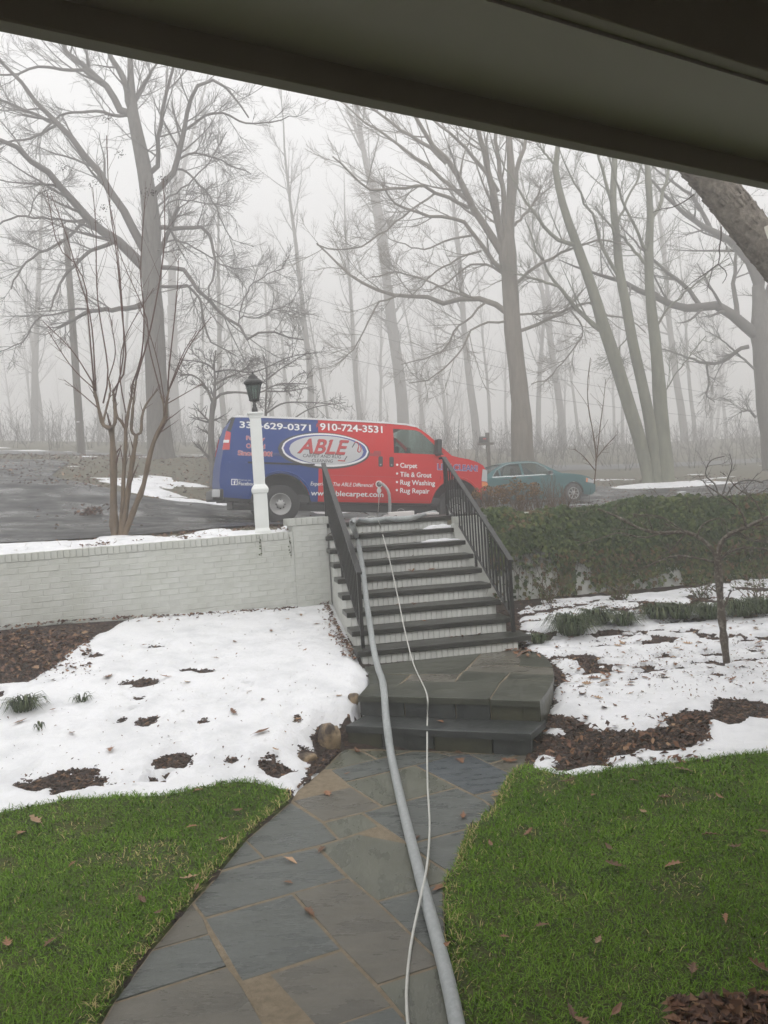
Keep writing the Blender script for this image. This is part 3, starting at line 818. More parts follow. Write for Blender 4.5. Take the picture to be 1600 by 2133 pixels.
lowstep = empty('stone_step', (0, 0, 0), label='long low bluestone step between the path and the landing', cat='step')
sl, sr = zp(720, 1511.5, .17)[:2], zp(1105.5, 1529, .17)[:2]
dd = (sr - sl) / np.linalg.norm(sr - sl); nn = np.array([-dd[1], dd[0]])
stone('step_slab', None, .17, .055, 0, MAT['dark_stone'], lowstep, jitter=0, world=[sl, sr, sr + nn * .36 + dd * .06, sl + nn * .36 + dd * .05], bev=.006)
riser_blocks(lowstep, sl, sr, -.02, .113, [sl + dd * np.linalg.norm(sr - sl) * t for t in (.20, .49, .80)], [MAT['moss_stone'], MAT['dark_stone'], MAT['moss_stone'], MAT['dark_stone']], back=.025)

# ------------------------------------------------------------------ brick stairs
PSI = .1907; RUN = .30; RISE = .1551; SW = 1.70
SO = np.array([-.3346, 7.6083, EYE - 1.4459])
SM = Matrix.Translation(Vector(SO)) @ Matrix.Rotation(PSI, 4, 'Z')
def s2w(x, y, z): return np.array(SM @ Vector((x, y, z)))
stairs = empty('brick_stairs', mat=SM, label='white painted brick stairs with nine dark stone treads', cat='stairs')
TH = .055; NOS = .03
V, Fc = [], []
prof = [(NOS + .012, -.60)]
for k in range(9):
    prof += [(RUN * k + NOS + .012, RISE * k - TH), (RUN * (k + 1) + NOS + .012, RISE * k - TH)]
prof += [(RUN * 9 + .3, RISE * 8 - TH), (RUN * 9 + .3, -.6)]
for x in (.035, SW - .035):
    for y, z in prof: V.append((x, y, z))
m = len(prof)
Fc = [tuple(range(m)), tuple(range(m, 2 * m))[::-1]] + [(i, m + i, m + (i + 1) % m, (i + 1) % m) for i in range(m)]
link('masonry_core', pydata('masonry_core', V, Fc), MAT['stucco'], stairs)
for k in range(9):
    ext = .10 if k == 0 else 0.0
    x0, x1 = -.015, SW + .015 + ext
    dep = RUN + .06 if k < 8 else RUN + .35
    me = box_mesh('tread', x1 - x0, dep, TH, .006, ((x0 + x1) / 2, RUN * k + dep / 2, RISE * k - TH / 2 + .0015 * k % .002))
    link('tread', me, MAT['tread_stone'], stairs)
brick_h = RISE - TH - .004
bw = .0585
sold = box_mesh('soldier_brick', bw - .007, .035, brick_h, .003)
for k in range(9):
    zc = RISE * k - TH - brick_h / 2 - .002 if k else -TH - (.145 - TH) / 2
    nb = int((SW - .07) / bw) + (1 if k == 0 else 0)
    for i in range(nb):
        o = bpy.data.objects.new('riser_brick', sold)
        COL.objects.link(o); o.parent = stairs
        if not sold.materials: sold.materials.append(MAT['riser_brick'])
        o.location = (.04 + bw * (i + .5), RUN * k + NOS + .012 + .0065 + RNG.normal(0, .0012), zc)
        o.rotation_euler = (0, 0, RNG.normal(0, .01))
        if k == 0: o.scale = (1, 1, (.145 - TH) / brick_h)

# ------------------------------------------------------------------ iron handrails
def bar(pa, pb, w, h, name, parent, mat_=None, up=(0, 0, 1)):
    pa, pb = np.asarray(pa, float), np.asarray(pb, float)
    d = pb - pa; L = np.linalg.norm(d); d /= L
    s = np.cross(d, up) if abs(np.dot(d, up)) < .99 else np.array([1., 0, 0]); s /= np.linalg.norm(s)
    t = np.cross(s, d)
    V = [p + s * a * w / 2 + t * b * h / 2 for p in (pa, pb) for a, b in ((-1, -1), (1, -1), (1, 1), (-1, 1))]
    return link(name, pydata(name, V, [(0, 3, 2, 1), (4, 5, 6, 7), (0, 1, 5, 4), (1, 2, 6, 5), (2, 3, 7, 6), (3, 0, 4, 7)]), mat_ or MAT['iron'], parent)
SMI = SM.inverted()
def w2s(P): return np.array(SMI @ Vector(P))
def railing(x, y0, y1, H, label):
    r = empty('handrail', mat=SM, label=label, cat='handrail')
    zt = lambda y: RISE * (y / RUN)
    t0 = np.array([x, y0, zt(RUN * 0) + H]); t1 = np.array([x, y1, RISE * 8 + H])
    sl_ = (t1[2] - t0[2]) / (y1 - y0)
    bar((x, y0, 0), t0 - [0, 0, .012], .036, .036, 'post', r, up=(0, 1, 0))
    bar((x, y1, RISE * 8), t1 - [0, 0, .012], .036, .036, 'post', r, up=(0, 1, 0))
    bar(t0 - np.array([0, .05, .05 * sl_]), t1, .055, .028, 'top_rail', r)
    bar((x, y1, t1[2]), (x - .02 if x > 1 else x + .02, y1 + .10, t1[2] - .002), .055, .028, 'rail_end', r)
    bb0 = np.array([x, y0, .16]); bb1 = np.array([x, y1, .16 + sl_ * (y1 - y0)])
    bar(bb0, bb1, .028, .012, 'bottom_rail', r)
    ym = y0 + (y1 - y0) * .5
    bar((x, ym, RISE * math.floor(ym / RUN)), (x, ym, bb0[2] + sl_ * (ym - y0)), .028, .028, 'support_post', r, up=(0, 1, 0))
    n = int((y1 - y0) / .108)
    me = None
    for i in range(1, n):
        y = y0 + (y1 - y0) * i / n
        z0, z1 = bb0[2] + sl_ * (y - y0), t0[2] + sl_ * (y - y0) - .008
        if me is None:
            o = bar((x, y, z0), (x, y, z1), .018, .018, 'baluster', r, up=(0, 1, 0)); me = o.data; yy, zz = y, z0
        else:
            o = bpy.data.objects.new('baluster', me); COL.objects.link(o); o.parent = r; o.location = (0, y - yy, z0 - zz)
    return r
la = w2s(zp(756.5, 1350.5, SO[2])); ra_ = w2s(zp(1069.6, 1316.3, SO[2]))
rb = w2s(zp(917, 1079, SO[2] + 8 * RISE))
railing(la[0], max(.04, la[1]), 2.66, .79, 'black iron handrail on the left edge of the stairs beside the grey hose')
railing(ra_[0], max(.04, ra_[1]), 2.62, .79, 'black iron handrail on the right edge of the stairs in front of ivy')

# ------------------------------------------------------------------ painted brick retaining wall and pier
def on_wall(u, v, back=0.0):
    return pp(u, v, W0 + WN * back, WN)
e_l, e_r = on_wall(0, 1156), on_wall(592, 1108)
def w_s(P): return float(np.dot(np.asarray(P) - W0, WD))
SLOPE = (e_r[2] - e_l[2]) / (w_s(e_r) - w_s(e_l))
S_END = w_s(on_wall(612, 1150)); S_BEG = w_s(e_l) - .35
Z_TOP0 = e_l[2] - SLOPE * w_s(e_l)
WM = Matrix.Translation(Vector((W0[0], W0[1], Z_TOP0))) @ Matrix.Rotation(WPSI, 4, 'Z') @ Matrix.Rotation(-math.atan(SLOPE), 4, 'Y')
wall = empty('brick_wall', mat=WM, label='long low white painted brick retaining wall left of the stairs', cat='wall')
CH, BL, BH = .0677, .2127, .0575
capH = .094
NC = 13
link('mortar_backing', box_mesh('mortar_backing', S_END - S_BEG + 6, .17, capH + NC * CH + .35, 0, ((S_END + S_BEG - 6) / 2, .0875, -(capH + NC * CH + .35) / 2 - .006)), MAT['paint_mortar'], wall)
stretch_ = box_mesh('stretcher_brick', BL - .006, .05, CH - .005, .0028); stretch_.materials.append(MAT['paint_brick'])
half_ = box_mesh('half_brick', BL / 2 - .008, .05, CH - .007, .0045); half_.materials.append(MAT['paint_brick'])
row_ = box_mesh('rowlock_brick', .0667 - .006, .205, capH - .004, .003); row_.materials.append(MAT['paint_brick'])
def put(me, name, parent, loc, rot=(0, 0, 0), sc=None):
    o = bpy.data.objects.new(name, me); COL.objects.link(o); o.parent = parent
    o.location = loc; o.rotation_euler = rot
    if sc: o.scale = sc
    return o
nrow = int((S_END - S_BEG) / .0667)
for i in range(nrow):
    put(row_, 'cap_brick', wall, (S_BEG + .0667 * (i + .5), .094 + RNG.normal(0, .0015), -capH / 2 + RNG.normal(0, .001)), (RNG.normal(0, .01), 0, RNG.normal(0, .008)))
for c in range(NC):
    z = -capH - CH * (c + .5)
    x = S_BEG - (BL / 2 if c % 2 else 0) + RNG.uniform(-.02, .02)
    while x < S_END:
        a, b = max(x, S_BEG), min(x + BL, S_END)
        if b - a > .05:
            put(stretch_, 'brick', wall, ((a + b) / 2, .024 + RNG.normal(0, .0015), z), (RNG.normal(0, .008), 0, RNG.normal(0, .006)), ((b - a - .008) / (BL - .008), 1, 1))
        x += BL
pl, pr_ = w_s(on_wall(612, 1150)), w_s(on_wall(681, 1150))
pz = on_wall(640, 1078)[2]
PMt = Matrix.Translation(Vector((W0 + WD * pl)[:2].tolist() + [pz])) @ Matrix.Rotation(WPSI, 4, 'Z')
pier = empty('brick_pier', mat=PMt, label='white painted brick pier between retaining wall and stairs', cat='pier')
pw = pr_ - pl + .02
link('mortar_backing', box_mesh('mortar_backing', pw - .01, .34, 1.35, 0, (pw / 2, .155, -1.35 / 2 - .006)), MAT['paint_mortar'], pier)
npc = 6
for i in range(npc + 1):
    w_ = (pw + .05) / (npc + 1)
    put(row_, 'cap_brick', pier, (-.03 + w_ * (i + .5), .075, -capH / 2), (0, 0, RNG.normal(0, .006)), ((w_ - .005) / (.0667 - .006), 1, 1))
    put(row_, 'cap_brick', pier, (-.03 + w_ * (i + .5), .285, -capH / 2), (0, 0, RNG.normal(0, .006)), ((w_ - .005) / (.0667 - .006), 1, 1))
for c in range(17):
    z = -capH - CH * (c + .5)
    x = -(BL / 2 if c % 2 else 0)
    while x < pw:
        a, b = max(x, 0), min(x + BL, pw)
        if b - a > .03: put(stretch_, 'brick', pier, ((a + b) / 2, .0075 + RNG.normal(0, .0012), z), (0, 0, RNG.normal(0, .006)), ((b - a - .008) / (BL - .008), 1, 1))
        x += BL

# wall under the ivy
RM = Matrix.Translation(Vector((RW0[0], RW0[1], 0))) @ Matrix.Rotation(RWA, 4, 'Z')
rwall = empty('ivy_wall', mat=RM, label='white painted retaining wall right of the stairs, mostly hidden by ivy', cat='wall')
link('wall_body', box_mesh('wall_body', 4.54, .2, 1.7, .004, (1.71, .1, 1.62 - .85)), MAT['stucco'], rwall)
nr = int(4.54 / .0667)
for i in range(nr): put(row_, 'cap_brick', rwall, (-.55 + .0667 * (i + .5), .094, 1.62 + capH / 2))

# ------------------------------------------------------------------ lamp post
lb = dp(547, 1112, 9.75)
lp = empty('lamp_post', tuple(lb), WPSI * .6, label='white square lamp post with a black lantern on the wall bed', cat='lamp post')
sc = 9.75 / F
H_ = lambda v: (1112 - v) * sc
prof = [(.098, 0), (.098, .035), (.092, .055), (.084, .075), (.083, H_(1028)), (.098, H_(1026)), (.104, H_(1021)), (.104, H_(1018)), (.085, H_(1012)), (.068, H_(1009)), (.067, H_(872))]
link('post_sleeve', square_lathe('post_sleeve', prof), MAT['white_vinyl'], lp)
link('post_cap', square_lathe('post_cap', [(.067, H_(873)), (.076, H_(870)), (.080, H_(866)), (.098, H_(863)), (.100, H_(861)), (.090, H_(859.5)), (.02, H_(858.5))]), MAT['white_vinyl'], lp)
for (w_, z0, z1, r_) in ((.046, .12, H_(1040), .083), (.036, H_(1000), H_(885), .0675)):
    for ax in (0, 1):
        for sg in (-1, 1):
            # raised moulding frame on each face
            V, Fc = [], []
            def fb(a0, a1, b0, b1):
                k = len(V)
                for aa, bb in ((a0, b0), (a1, b0), (a1, b1), (a0, b1)):
                    for dpth in (r_ - .001, r_ + .004):
                        V.append((aa, sg * dpth, bb) if ax == 0 else (sg * dpth, aa, bb))
                Fc.extend([(k + 1, k + 3, k + 5, k + 7), (k, k + 2, k + 3, k + 1), (k + 2, k + 4, k + 5, k + 3), (k + 4, k + 6, k + 7, k + 5), (k + 6, k, k + 1, k + 7)])
            fb(-w_, w_, z0, z0 + .01); fb(-w_, w_, z1 - .01, z1); fb(-w_, -w_ + .01, z0 + .0102, z1 - .0102); fb(w_ - .01, w_, z0 + .0102, z1 - .0102)
            link('panel_moulding', pydata('panel_moulding', V, Fc), MAT['white_vinyl'], lp)
zl0 = H_(859)
ln = lambda v: H_(v)
link('lantern_stem', lathe_mesh('lantern_stem', [(.036, zl0), (.036, ln(852)), (.030, ln(849)), (.022, ln(846)), (.026, ln(844)), (.018, ln(841)), (.024, ln(838)), (.014, ln(835))], 14), MAT['lamp_black'], lp, True)
link('lantern_base', lathe_mesh('lantern_base', [(.012, ln(838)), (.035, ln(836.5)), (.066, ln(834)), (.070, ln(832.5)), (.062, ln(831.5))], 6), MAT['lamp_black'], lp)
r0_, r1_ = .058, .100
for i in range(6):
    a = i * math.pi / 3 + .2; b_ = (i + 1) * math.pi / 3 + .2
    pb = lambda r, v, t: (r * math.cos(t), r * math.sin(t), ln(v))
    bar(pb(r0_, 833, a), pb(r1_, 800, a), .010, .010, 'cage_bar', lp, MAT['lamp_black'])
    link('lantern_pane', pydata('lantern_pane', [pb(r0_ * .97, 832.5, a), pb(r0_ * .97, 832.5, b_), pb(r1_ * .97, 800, b_), pb(r1_ * .97, 800, a), pb(r0_ * .94, 832.5, a), pb(r0_ * .94, 832.5, b_), pb(r1_ * .95, 800, b_), pb(r1_ * .95, 800, a)],
         [(0, 1, 2, 3), (7, 6, 5, 4), (0, 4, 5, 1), (1, 5, 6, 2), (2, 6, 7, 3), (3, 7, 4, 0)]), MAT['lamp_glass'], lp)
    bar(pb(r0_ * .98 , 820, (a + b_) / 2), pb(r0_ * .9, 836, (a + b_) / 2), .006, .006, 'scroll', lp, MAT['lamp_black'])
link('lantern_roof', lathe_mesh('lantern_roof', [(.112, ln(800)), (.122, ln(798)), (.118, ln(795)), (.100, ln(793)), (.078, ln(791)), (.064, ln(788)), (.052, ln(784)), (.030, ln(781)), (.014, ln(780))], 18), MAT['lamp_black'], lp)
link('finial', lathe_mesh('finial', [(.012, ln(781)), (.016, ln(779.5)), (.009, ln(778)), (.013, ln(776.5)), (.004, ln(774.5))], 10), MAT['lamp_black'], lp)
for i in range(3):
    a = i * 2.1
    link('candle', lathe_mesh('candle', [(.009, ln(833)), (.009, ln(818)), (.011, ln(816)), (.004, ln(810))], 8), MAT['white_vinyl'], lp).location = (.024 * math.cos(a), .024 * math.sin(a), 0)
# ------------------------------------------------------------------ vehicles
def arc(cx, cz, r, a0, a1, n=12):
    return [(cx + r * math.cos(a0 + (a1 - a0) * i / n), cz + r * math.sin(a0 + (a1 - a0) * i / n)) for i in range(n + 1)]

def side_panel(outline, holes, yf, sgn, ds=.22, dz=.12, thick=.03):
    bm = bmesh.new()
    for loop in [outline] + holes:
        vs = [bm.verts.new((s, 0, z)) for s, z in loop]
        for i in range(len(vs)): bm.edges.new((vs[i], vs[(i + 1) % len(vs)]))
    bmesh.ops.triangle_fill(bm, use_beauty=True, use_dissolve=False, edges=list(bm.edges), normal=(0, -1, 0))
    s0 = min(s for s, _ in outline); s1 = max(s for s, _ in outline); z0 = min(z for _, z in outline); z1 = max(z for _, z in outline)
    for x in np.arange(s0 + ds, s1, ds): bmesh.ops.bisect_plane(bm, geom=list(bm.verts) + list(bm.edges) + list(bm.faces), plane_co=(x, 0, 0), plane_no=(1, 0, 0))
    for z in np.arange(z0 + dz, z1, dz): bmesh.ops.bisect_plane(bm, geom=list(bm.verts) + list(bm.edges) + list(bm.faces), plane_co=(0, 0, z), plane_no=(0, 0, 1))
    for v in bm.verts: v.co.y = sgn * yf(v.co.x, v.co.z)
    for f in bm.faces:
        f.smooth = True
    bm.normal_update()
    for f in bm.faces:
        if f.normal.y * sgn < 0: f.normal_flip()
    return bm

def bm_link(name, bm, mat_, parent, **kw):
    me = bpy.data.meshes.new(name); bm.to_mesh(me); bm.free()
    return link(name, me, mat_, parent, **kw)

def cross_strip(name, pts, yf, mat_, parent, crown=.03, n=8, inset=0.0, smooth=True):
    V, Fc = [], []
    for s, z in pts:
        w = yf(s, z) - inset
        for i in range(n + 1):
            t = -1 + 2 * i / n
            V.append((s, t * w, z + crown * (1 - t * t)))
    for k in range(len(pts) - 1):
        for i in range(n):
            a = k * (n + 1) + i
            Fc.append((a, a + n + 1, a + n + 2, a + 1))
    return link(name, pydata(name, V, Fc), mat_, parent, smooth=smooth)

def plate(name, pts, yf, off, mat_, parent, sgn=-1, th=.006):
    """a thin panel or printed shape that follows the body side"""
    n = len(pts)
    V = [(s, sgn * (yf(s, z) + off), z) for s, z in pts] + [(s, sgn * (yf(s, z) + off - th), z) for s, z in pts]
    Fc = [tuple(range(n)), tuple(range(n, 2 * n))[::-1]] + [(i, n + i, n + (i + 1) % n, (i + 1) % n) for i in range(n)]
    me = pydata(name, V, Fc)
    bm = bmesh.new(); bm.from_mesh(me); bmesh.ops.recalc_face_normals(bm, faces=list(bm.faces)); bm.to_mesh(me); bm.free()
    return link(name, me, mat_, parent)

def print_text(name, body, box, yf, off, mat_, parent, sgn=-1, shear=0.0, bold=0.0, grow=0.0, origin=None):
    cu = bpy.data.curves.new(name, 'FONT'); cu.body = body; cu.size = 1.0; cu.shear = shear; cu.offset = bold; cu.resolution_u = 4
    ob = bpy.data.objects.new('tmp_text', cu); COL.objects.link(ob)
    dg = bpy.context.evaluated_depsgraph_get()
    me = bpy.data.meshes.new_from_object(ob.evaluated_get(dg))
    bpy.data.objects.remove(ob); bpy.data.curves.remove(cu)
    co = np.zeros(len(me.vertices) * 3, np.float32); me.vertices.foreach_get('co', co); co = co.reshape(-1, 3)
    x0, x1, y0, y1 = co[:, 0].min(), co[:, 0].max(), co[:, 1].min(), co[:, 1].max()
    s0, s1, z0, z1 = box
    s = s0 - grow + (co[:, 0] - x0) / (x1 - x0) * (s1 - s0 + 2 * grow); z = z0 - grow + (co[:, 1] - y0) / (y1 - y0) * (z1 - z0 + 2 * grow)
    yy = np.array([sgn * (yf(a, b) + off) for a, b in zip(s, z)])
    me.vertices.foreach_set('co', np.stack([s, yy, z], -1).astype(np.float32).ravel()); me.update()
    me.name = name; me.materials.clear()
    return link(name, me, mat_, parent)

def wheel(parent, x, y, z, R_, rim, sgn, style):
    w = empty('wheel', (x, y, z)); w.parent = parent
    t = lathe_mesh('tyre', [(rim, -.10), (R_ * .93, -.115), (R_ * .99, -.085), (R_, 0), (R_ * .99, .085), (R_ * .93, .115), (rim, .10)], 36, 'y', False)
    link('tyre', t, MAT['black_rubber'], w, True)
    f = sgn
    rimp = [(rim * 1.02, .095), (rim * .98, .115), (rim * .93, .105), (rim * .86, .06), (rim * .66, .055), (rim * .52, .075), (rim * .40, .10), (rim * .30, .125), (rim * .16, .135), (.002, .135)]
    me = lathe_mesh('rim', [(r, h * f) for r, h in rimp], 36, 'y')
    bm = bmesh.new(); bm.from_mesh(me); bmesh.ops.recalc_face_normals(bm, faces=list(bm.faces)); bm.to_mesh(me); bm.free()
    link('rim', me, MAT['steel'], w, True)
    if style == 'steel':
        for i in range(6):
            a = i * math.pi / 3 + .5
            V = []
            for k in range(10):
                b = 2 * math.pi * k / 10
                rr, tt = rim * (.77 + .085 * math.sin(b)), a + .25 * math.cos(b)
                V.append((rr * math.cos(tt), f * .068, rr * math.sin(tt)))
            link('wheel_opening', pydata('wheel_opening', V + [(p[0], p[1] - f * .02, p[2]) for p in V], [tuple(range(10)), tuple(range(10, 20))] + [(k, (k + 1) % 10, 10 + (k + 1) % 10, 10 + k) for k in range(10)]), MAT['dark_hole'], w)
        for i in range(8):
            a = i * math.pi / 4
            link('wheel_nut', lathe_mesh('wheel_nut', [(.013, f * .10), (.013, f * .128), (.006, f * .132)], 6, 'y'), MAT['dark_hole'], w).location = (rim * .40 * math.cos(a), 0, rim * .40 * math.sin(a))
    else:
        for i in range(8):
            a = i * math.pi / 4
            V = []
            for r_, hw in ((rim * .30, .16), (rim * .62, .22), (rim * .86, .20)):
                V += [(r_ * math.cos(a - hw), f * .108, r_ * math.sin(a - hw)), (r_ * math.cos(a + hw), f * .108, r_ * math.sin(a + hw))]
            V2 = [(p[0], p[1] - f * .012, p[2]) for p in V]
            link('wheel_opening', pydata('wheel_opening', V + V2, [(0, 2, 3, 1), (2, 4, 5, 3), (0, 1, 7, 6), (4, 10, 11, 5), (0, 6, 8, 2), (2, 8, 10, 4), (1, 3, 9, 7), (3, 5, 11, 9)]), MAT['dark_hole'], w)
    return w

# the service van
VTH, VPH = math.radians(17), math.radians(4.4)
vax = np.array([math.cos(VTH) * math.cos(VPH), math.sin(VTH) * math.cos(VPH), -math.sin(VPH)])
vuz = np.array([math.cos(VTH) * math.sin(VPH), math.sin(VTH) * math.sin(VPH), math.cos(VPH)])
vle = np.cross(vuz, vax)
VP0 = dp(585, 1091, 15.1)
VO = VP0 + vle * .97
VM = Matrix(((vax[0], vle[0], vuz[0], VO[0]), (vax[1], vle[1], vuz[1], VO[1]), (vax[2], vle[2], vuz[2], VO[2]), (0, 0, 0, 1)))
van = empty('cargo_van', mat=VM, label='blue and red carpet cleaning van parked on the driveway', cat='van')
def vy(s, z):
    w = .97 - .13 * max(0, (z - 1.15) / .95) ** 1.7 - .04 * max(0, (.75 - z) / .3) ** 2
    w -= .17 * max(0, (s - 3.3) / 1.2) ** 2.2 + .09 * max(0, (-.75 - s) / .45) ** 2
    w += .004 * math.exp(-((z - 1.14) / .05) ** 2)
    return w
rear_arch = arc(0, .40, .60, math.radians(7), math.radians(173))
front_arch = arc(3.74, .40, .59, math.radians(20), math.radians(173))
OUT = [(-1.14, .50), (-1.19, .80), (-1.175, 1.1), (-1.12, 1.45), (-1.05, 1.8), (-.985, 2.0), (-.93, 2.075), (-.5, 2.085), (.5, 2.10), (1.5, 2.105), (2.2, 2.10), (2.62, 2.085), (2.82, 2.055), (2.95, 1.99), (3.1, 1.885), (3.35, 1.675), (3.60, 1.475),
       (3.75, 1.445), (4.0, 1.415), (4.22, 1.365), (4.37, 1.30), (4.44, 1.21), (4.47, 1.05), (4.47, .86), (4.44, .62)] + front_arch + [(3.13, .46), (2.2, .455), (.62, .45)] + rear_arch + [(-.62, .47)]
WIN = [(2.32, 1.485), (3.43, 1.485), (3.30, 1.61), (3.14, 1.755), (2.98, 1.90), (2.90, 1.955), (2.80, 1.985), (2.32, 1.99)]
for sg in (-1, 1):
    bm_link('body_side', side_panel(OUT, [WIN], vy, sg), MAT['van_paint'], van)
    plate('door_glass', [(s + .0, z) for s, z in WIN], vy, -.012, MAT['glass'], van, sg)
roofline = [(-.93, 2.075), (-.90, 2.10), (-.5, 2.115), (.5, 2.13), (1.5, 2.135), (2.2, 2.13), (2.62, 2.11), (2.82, 2.06)]
cross_strip('roof', roofline, vy, MAT['van_white'], van, .05)
# white drip rail that closes roof and sides
for sg in (-1, 1):
    pts = [(-.95, 2.06), (-.5, 2.078), (.5, 2.093), (1.5, 2.098), (2.2, 2.093), (2.62, 2.078), (2.82, 2.048)]
    V, Fc = [], []
    for s, z in pts:
        w = vy(s, z)
        V += [(s, sg * (w + .010), z), (s, sg * (w + .006), z + .036), (s, sg * (w - .05), z + .045), (s, sg * (w - .03), z - .004)]
    for k in range(len(pts) - 1):
        for i in range(4): Fc.append((4 * k + i, 4 * k + (i + 1) % 4, 4 * k + 4 + (i + 1) % 4, 4 * k + 4 + i))
    link('drip_rail', pydata('drip_rail', V, Fc), MAT['van_white'], van)
cross_strip('rear_doors', [(-1.14, .50), (-1.19, .80), (-1.175, 1.1), (-1.12, 1.45), (-1.05, 1.8), (-.985, 2.0), (-.93, 2.08)], vy, MAT['van_paint'], van, .0)
cross_strip('windshield', [(2.84, 2.055), (2.95, 1.99), (3.1, 1.885), (3.35, 1.675), (3.60, 1.475)], vy, MAT['glass'], van, .03, inset=.03)
cross_strip('hood', [(3.58, 1.475), (3.75, 1.447), (4.0, 1.417), (4.22, 1.367), (4.37, 1.302), (4.44, 1.212)], vy, MAT['van_paint'], van, .02)
cross_strip('grille', [(4.44, 1.212), (4.47, 1.05), (4.47, .86), (4.44, .60)], vy, MAT['black_plastic'], van, .0)
for z in (1.12, 1.0, .90): link('grille_bar', box_mesh('grille_bar', .03, 1.05, .022, .005, (4.475, 0, z)), MAT['chrome'], van)
link('floor_pan', box_mesh('floor_pan', 5.4, 1.75, .16, .01, (1.6, 0, .50)), MAT['black_plastic'], van)
link('chassis', box_mesh('chassis', 5.0, 1.2, .18, .01, (1.6, 0, .36)), MAT['black_plastic'], van)
link('bulkhead', box_mesh('bulkhead', .04, 1.7, 1.45, 0, (2.24, 0, 1.3)), MAT['interior'], van)
for yy in (-.45, .45):
    st = empty('seat', (2.65, yy, .95)); st.parent = van
    link('backrest', box_mesh('backrest', .14, .46, .62, .05, (-.18, 0, .40), 2), MAT['interior'], st)
    link('cushion', box_mesh('cushion', .48, .48, .16, .05, (.05, 0, .05), 2), MAT['interior'], st)
    link('headrest', box_mesh('headrest', .09, .24, .18, .03, (-.20, 0, .80), 2), MAT['interior'], st)
link('dashboard', box_mesh('dashboard', .40, 1.6, .30, .06, (3.35, 0, 1.33), 2), MAT['interior'], van)
sw = lathe_mesh('steering_wheel', [(.17, -.012), (.19, 0), (.17, .012), (.155, 0)], 20)
o = link('steering_wheel', sw, MAT['black_plastic'], van, True); o.location = (3.05, .45, 1.45); o.rotation_euler = (0, -1.0, 0)
for x in (0, 3.74):
    for sg in (-1, 1):
        wheel(van, x, sg * .80, .387, .387, .215, sg, 'steel')
        # dark wheel housing behind the arch
        a = arc(x, .40, .585, 0, math.pi, 14)
        V = [(s, sg * .93 if x == 0 else sg * .90, z) for s, z in a] + [(s, sg * .45, z) for s, z in a]
        n_ = len(a)
        link('wheel_housing', pydata('wheel_housing', V, [(i, i + 1, n_ + i + 1, n_ + i) for i in range(n_ - 1)] + [tuple(range(n_, 2 * n_))]), MAT['black_plastic'], van, True)
# arch lips
for cx, r_ in ((0, .60), (3.74, .59)):
    a = arc(cx, .40, r_ + .035, math.radians(16), math.radians(172), 18)
    t = Tubes(); t.add(np.array([(s, -vy(s, z) + .004, z) for s, z in a]), np.full(len(a), .016), 6); t.build('arch_lip', MAT['van_paint'], van)
# bumpers
link('rear_bumper', box_mesh('rear_bumper', .20, 1.86, .22, .03, (-1.21, 0, .55), 2), MAT['black_plastic'], van)
link('bumper_step', box_mesh('bumper_step', .14, .20, .15, .02, (-1.25, -.86, .57), 2), MAT['grey_print'], van)
link('front_bumper', box_mesh('front_bumper', .24, 1.72, .26, .05, (4.46, 0, .64), 2), MAT['black_plastic'], van)
link('bumper_trim', box_mesh('bumper_trim', .05, 1.5, .08, .01, (4.59, 0, .56)), MAT['chrome'], van)
link('licence_plate', box_mesh('licence_plate', .02, .32, .16, .004, (4.60, -.4, .62)), MAT['white_metal'], van)
for sg in (-1, 1):
    plate('tail_lamp', [(-1.145, 1.42), (-1.01, 1.42), (-.985, 1.76), (-1.075, 1.79)], vy, .012, MAT['red_lens'], van, sg, .03)
    plate('reverse_lamp', [(-1.13, 1.555), (-1.025, 1.555), (-1.015, 1.61), (-1.118, 1.61)], vy, .016, MAT['white_print'], van, sg, .03)
    plate('corner_trim', [(-1.06, 1.80), (-.99, 1.78), (-.90, 2.06), (-.965, 2.05)], vy, .008, MAT['black_plastic'], van, sg, .02)
    plate('headlamp', [(4.33, .965), (4.475, .955), (4.475, 1.20), (4.35, 1.225)], vy, .012, MAT['clear_lens'], van, sg, .05)
    plate('turn_lamp', [(4.34, .84), (4.50, .83), (4.49, .935), (4.34, .95)], vy, .014, MAT['amber_lens'], van, sg, .05)
    mir = empty('mirror', (3.27, sg * .86, 1.60)); mir.parent = van
    link('mirror_shell', box_mesh('mirror_shell', .11, .20, .34, .03, (0, sg * .14, .03), 2), MAT['black_plastic'], mir)
    link('mirror_arm', box_mesh('mirror_arm', .07, .12, .05, .01, (.02, sg * .03, -.08)), MAT['black_plastic'], mir)
def vplate(name, pts, off, m_, th=.004): return plate(name, pts, vy, off, m_, van, -1, th)
rect = lambda a, b, c, d: [(a, c), (b, c), (b, d), (a, d)]
# seams, door track, panels and handles of the near side
for s in (2.165, .665, -.78): vplate('door_seam', rect(s - .006, s + .006, .50, 2.06), .003, MAT['dark_print'])
vplate('door_seam', rect(3.335, 3.345, .97, 1.47), .003, MAT['dark_print'])
vplate('track_groove', rect(-.66, .66, 1.165, 1.20), .009, MAT['dark_hole'])
vplate('track_groove', rect(-1.02, -.68, 1.175, 1.19), .003, MAT['blue_print'])
def rrect(a, b, c, d, r=.05, n=4):
    P = []
    for cx, cz, t0 in ((b - r, d - r, 0), (a + r, d - r, 90), (a + r, c + r, 180), (b - r, c + r, 270)):
        for k in range(n + 1):
            t = math.radians(t0 + 90 * k / n); P.append((cx + r * math.cos(t), cz + r * math.sin(t)))
    return P
MAT['dark_red'] = mat('red_film_on_glass', (.34, .014, .017), .3)
MAT['dark_blue'] = mat('blue_film_on_glass', (.014, .032, .15), .3)
vplate('side_window_panel', rrect(.70, 2.04, 1.40, 2.035), .003, MAT['dark_red'])
vplate('side_window_panel', rrect(-.74, .60, 1.33, 2.02), .003, MAT['dark_blue'])
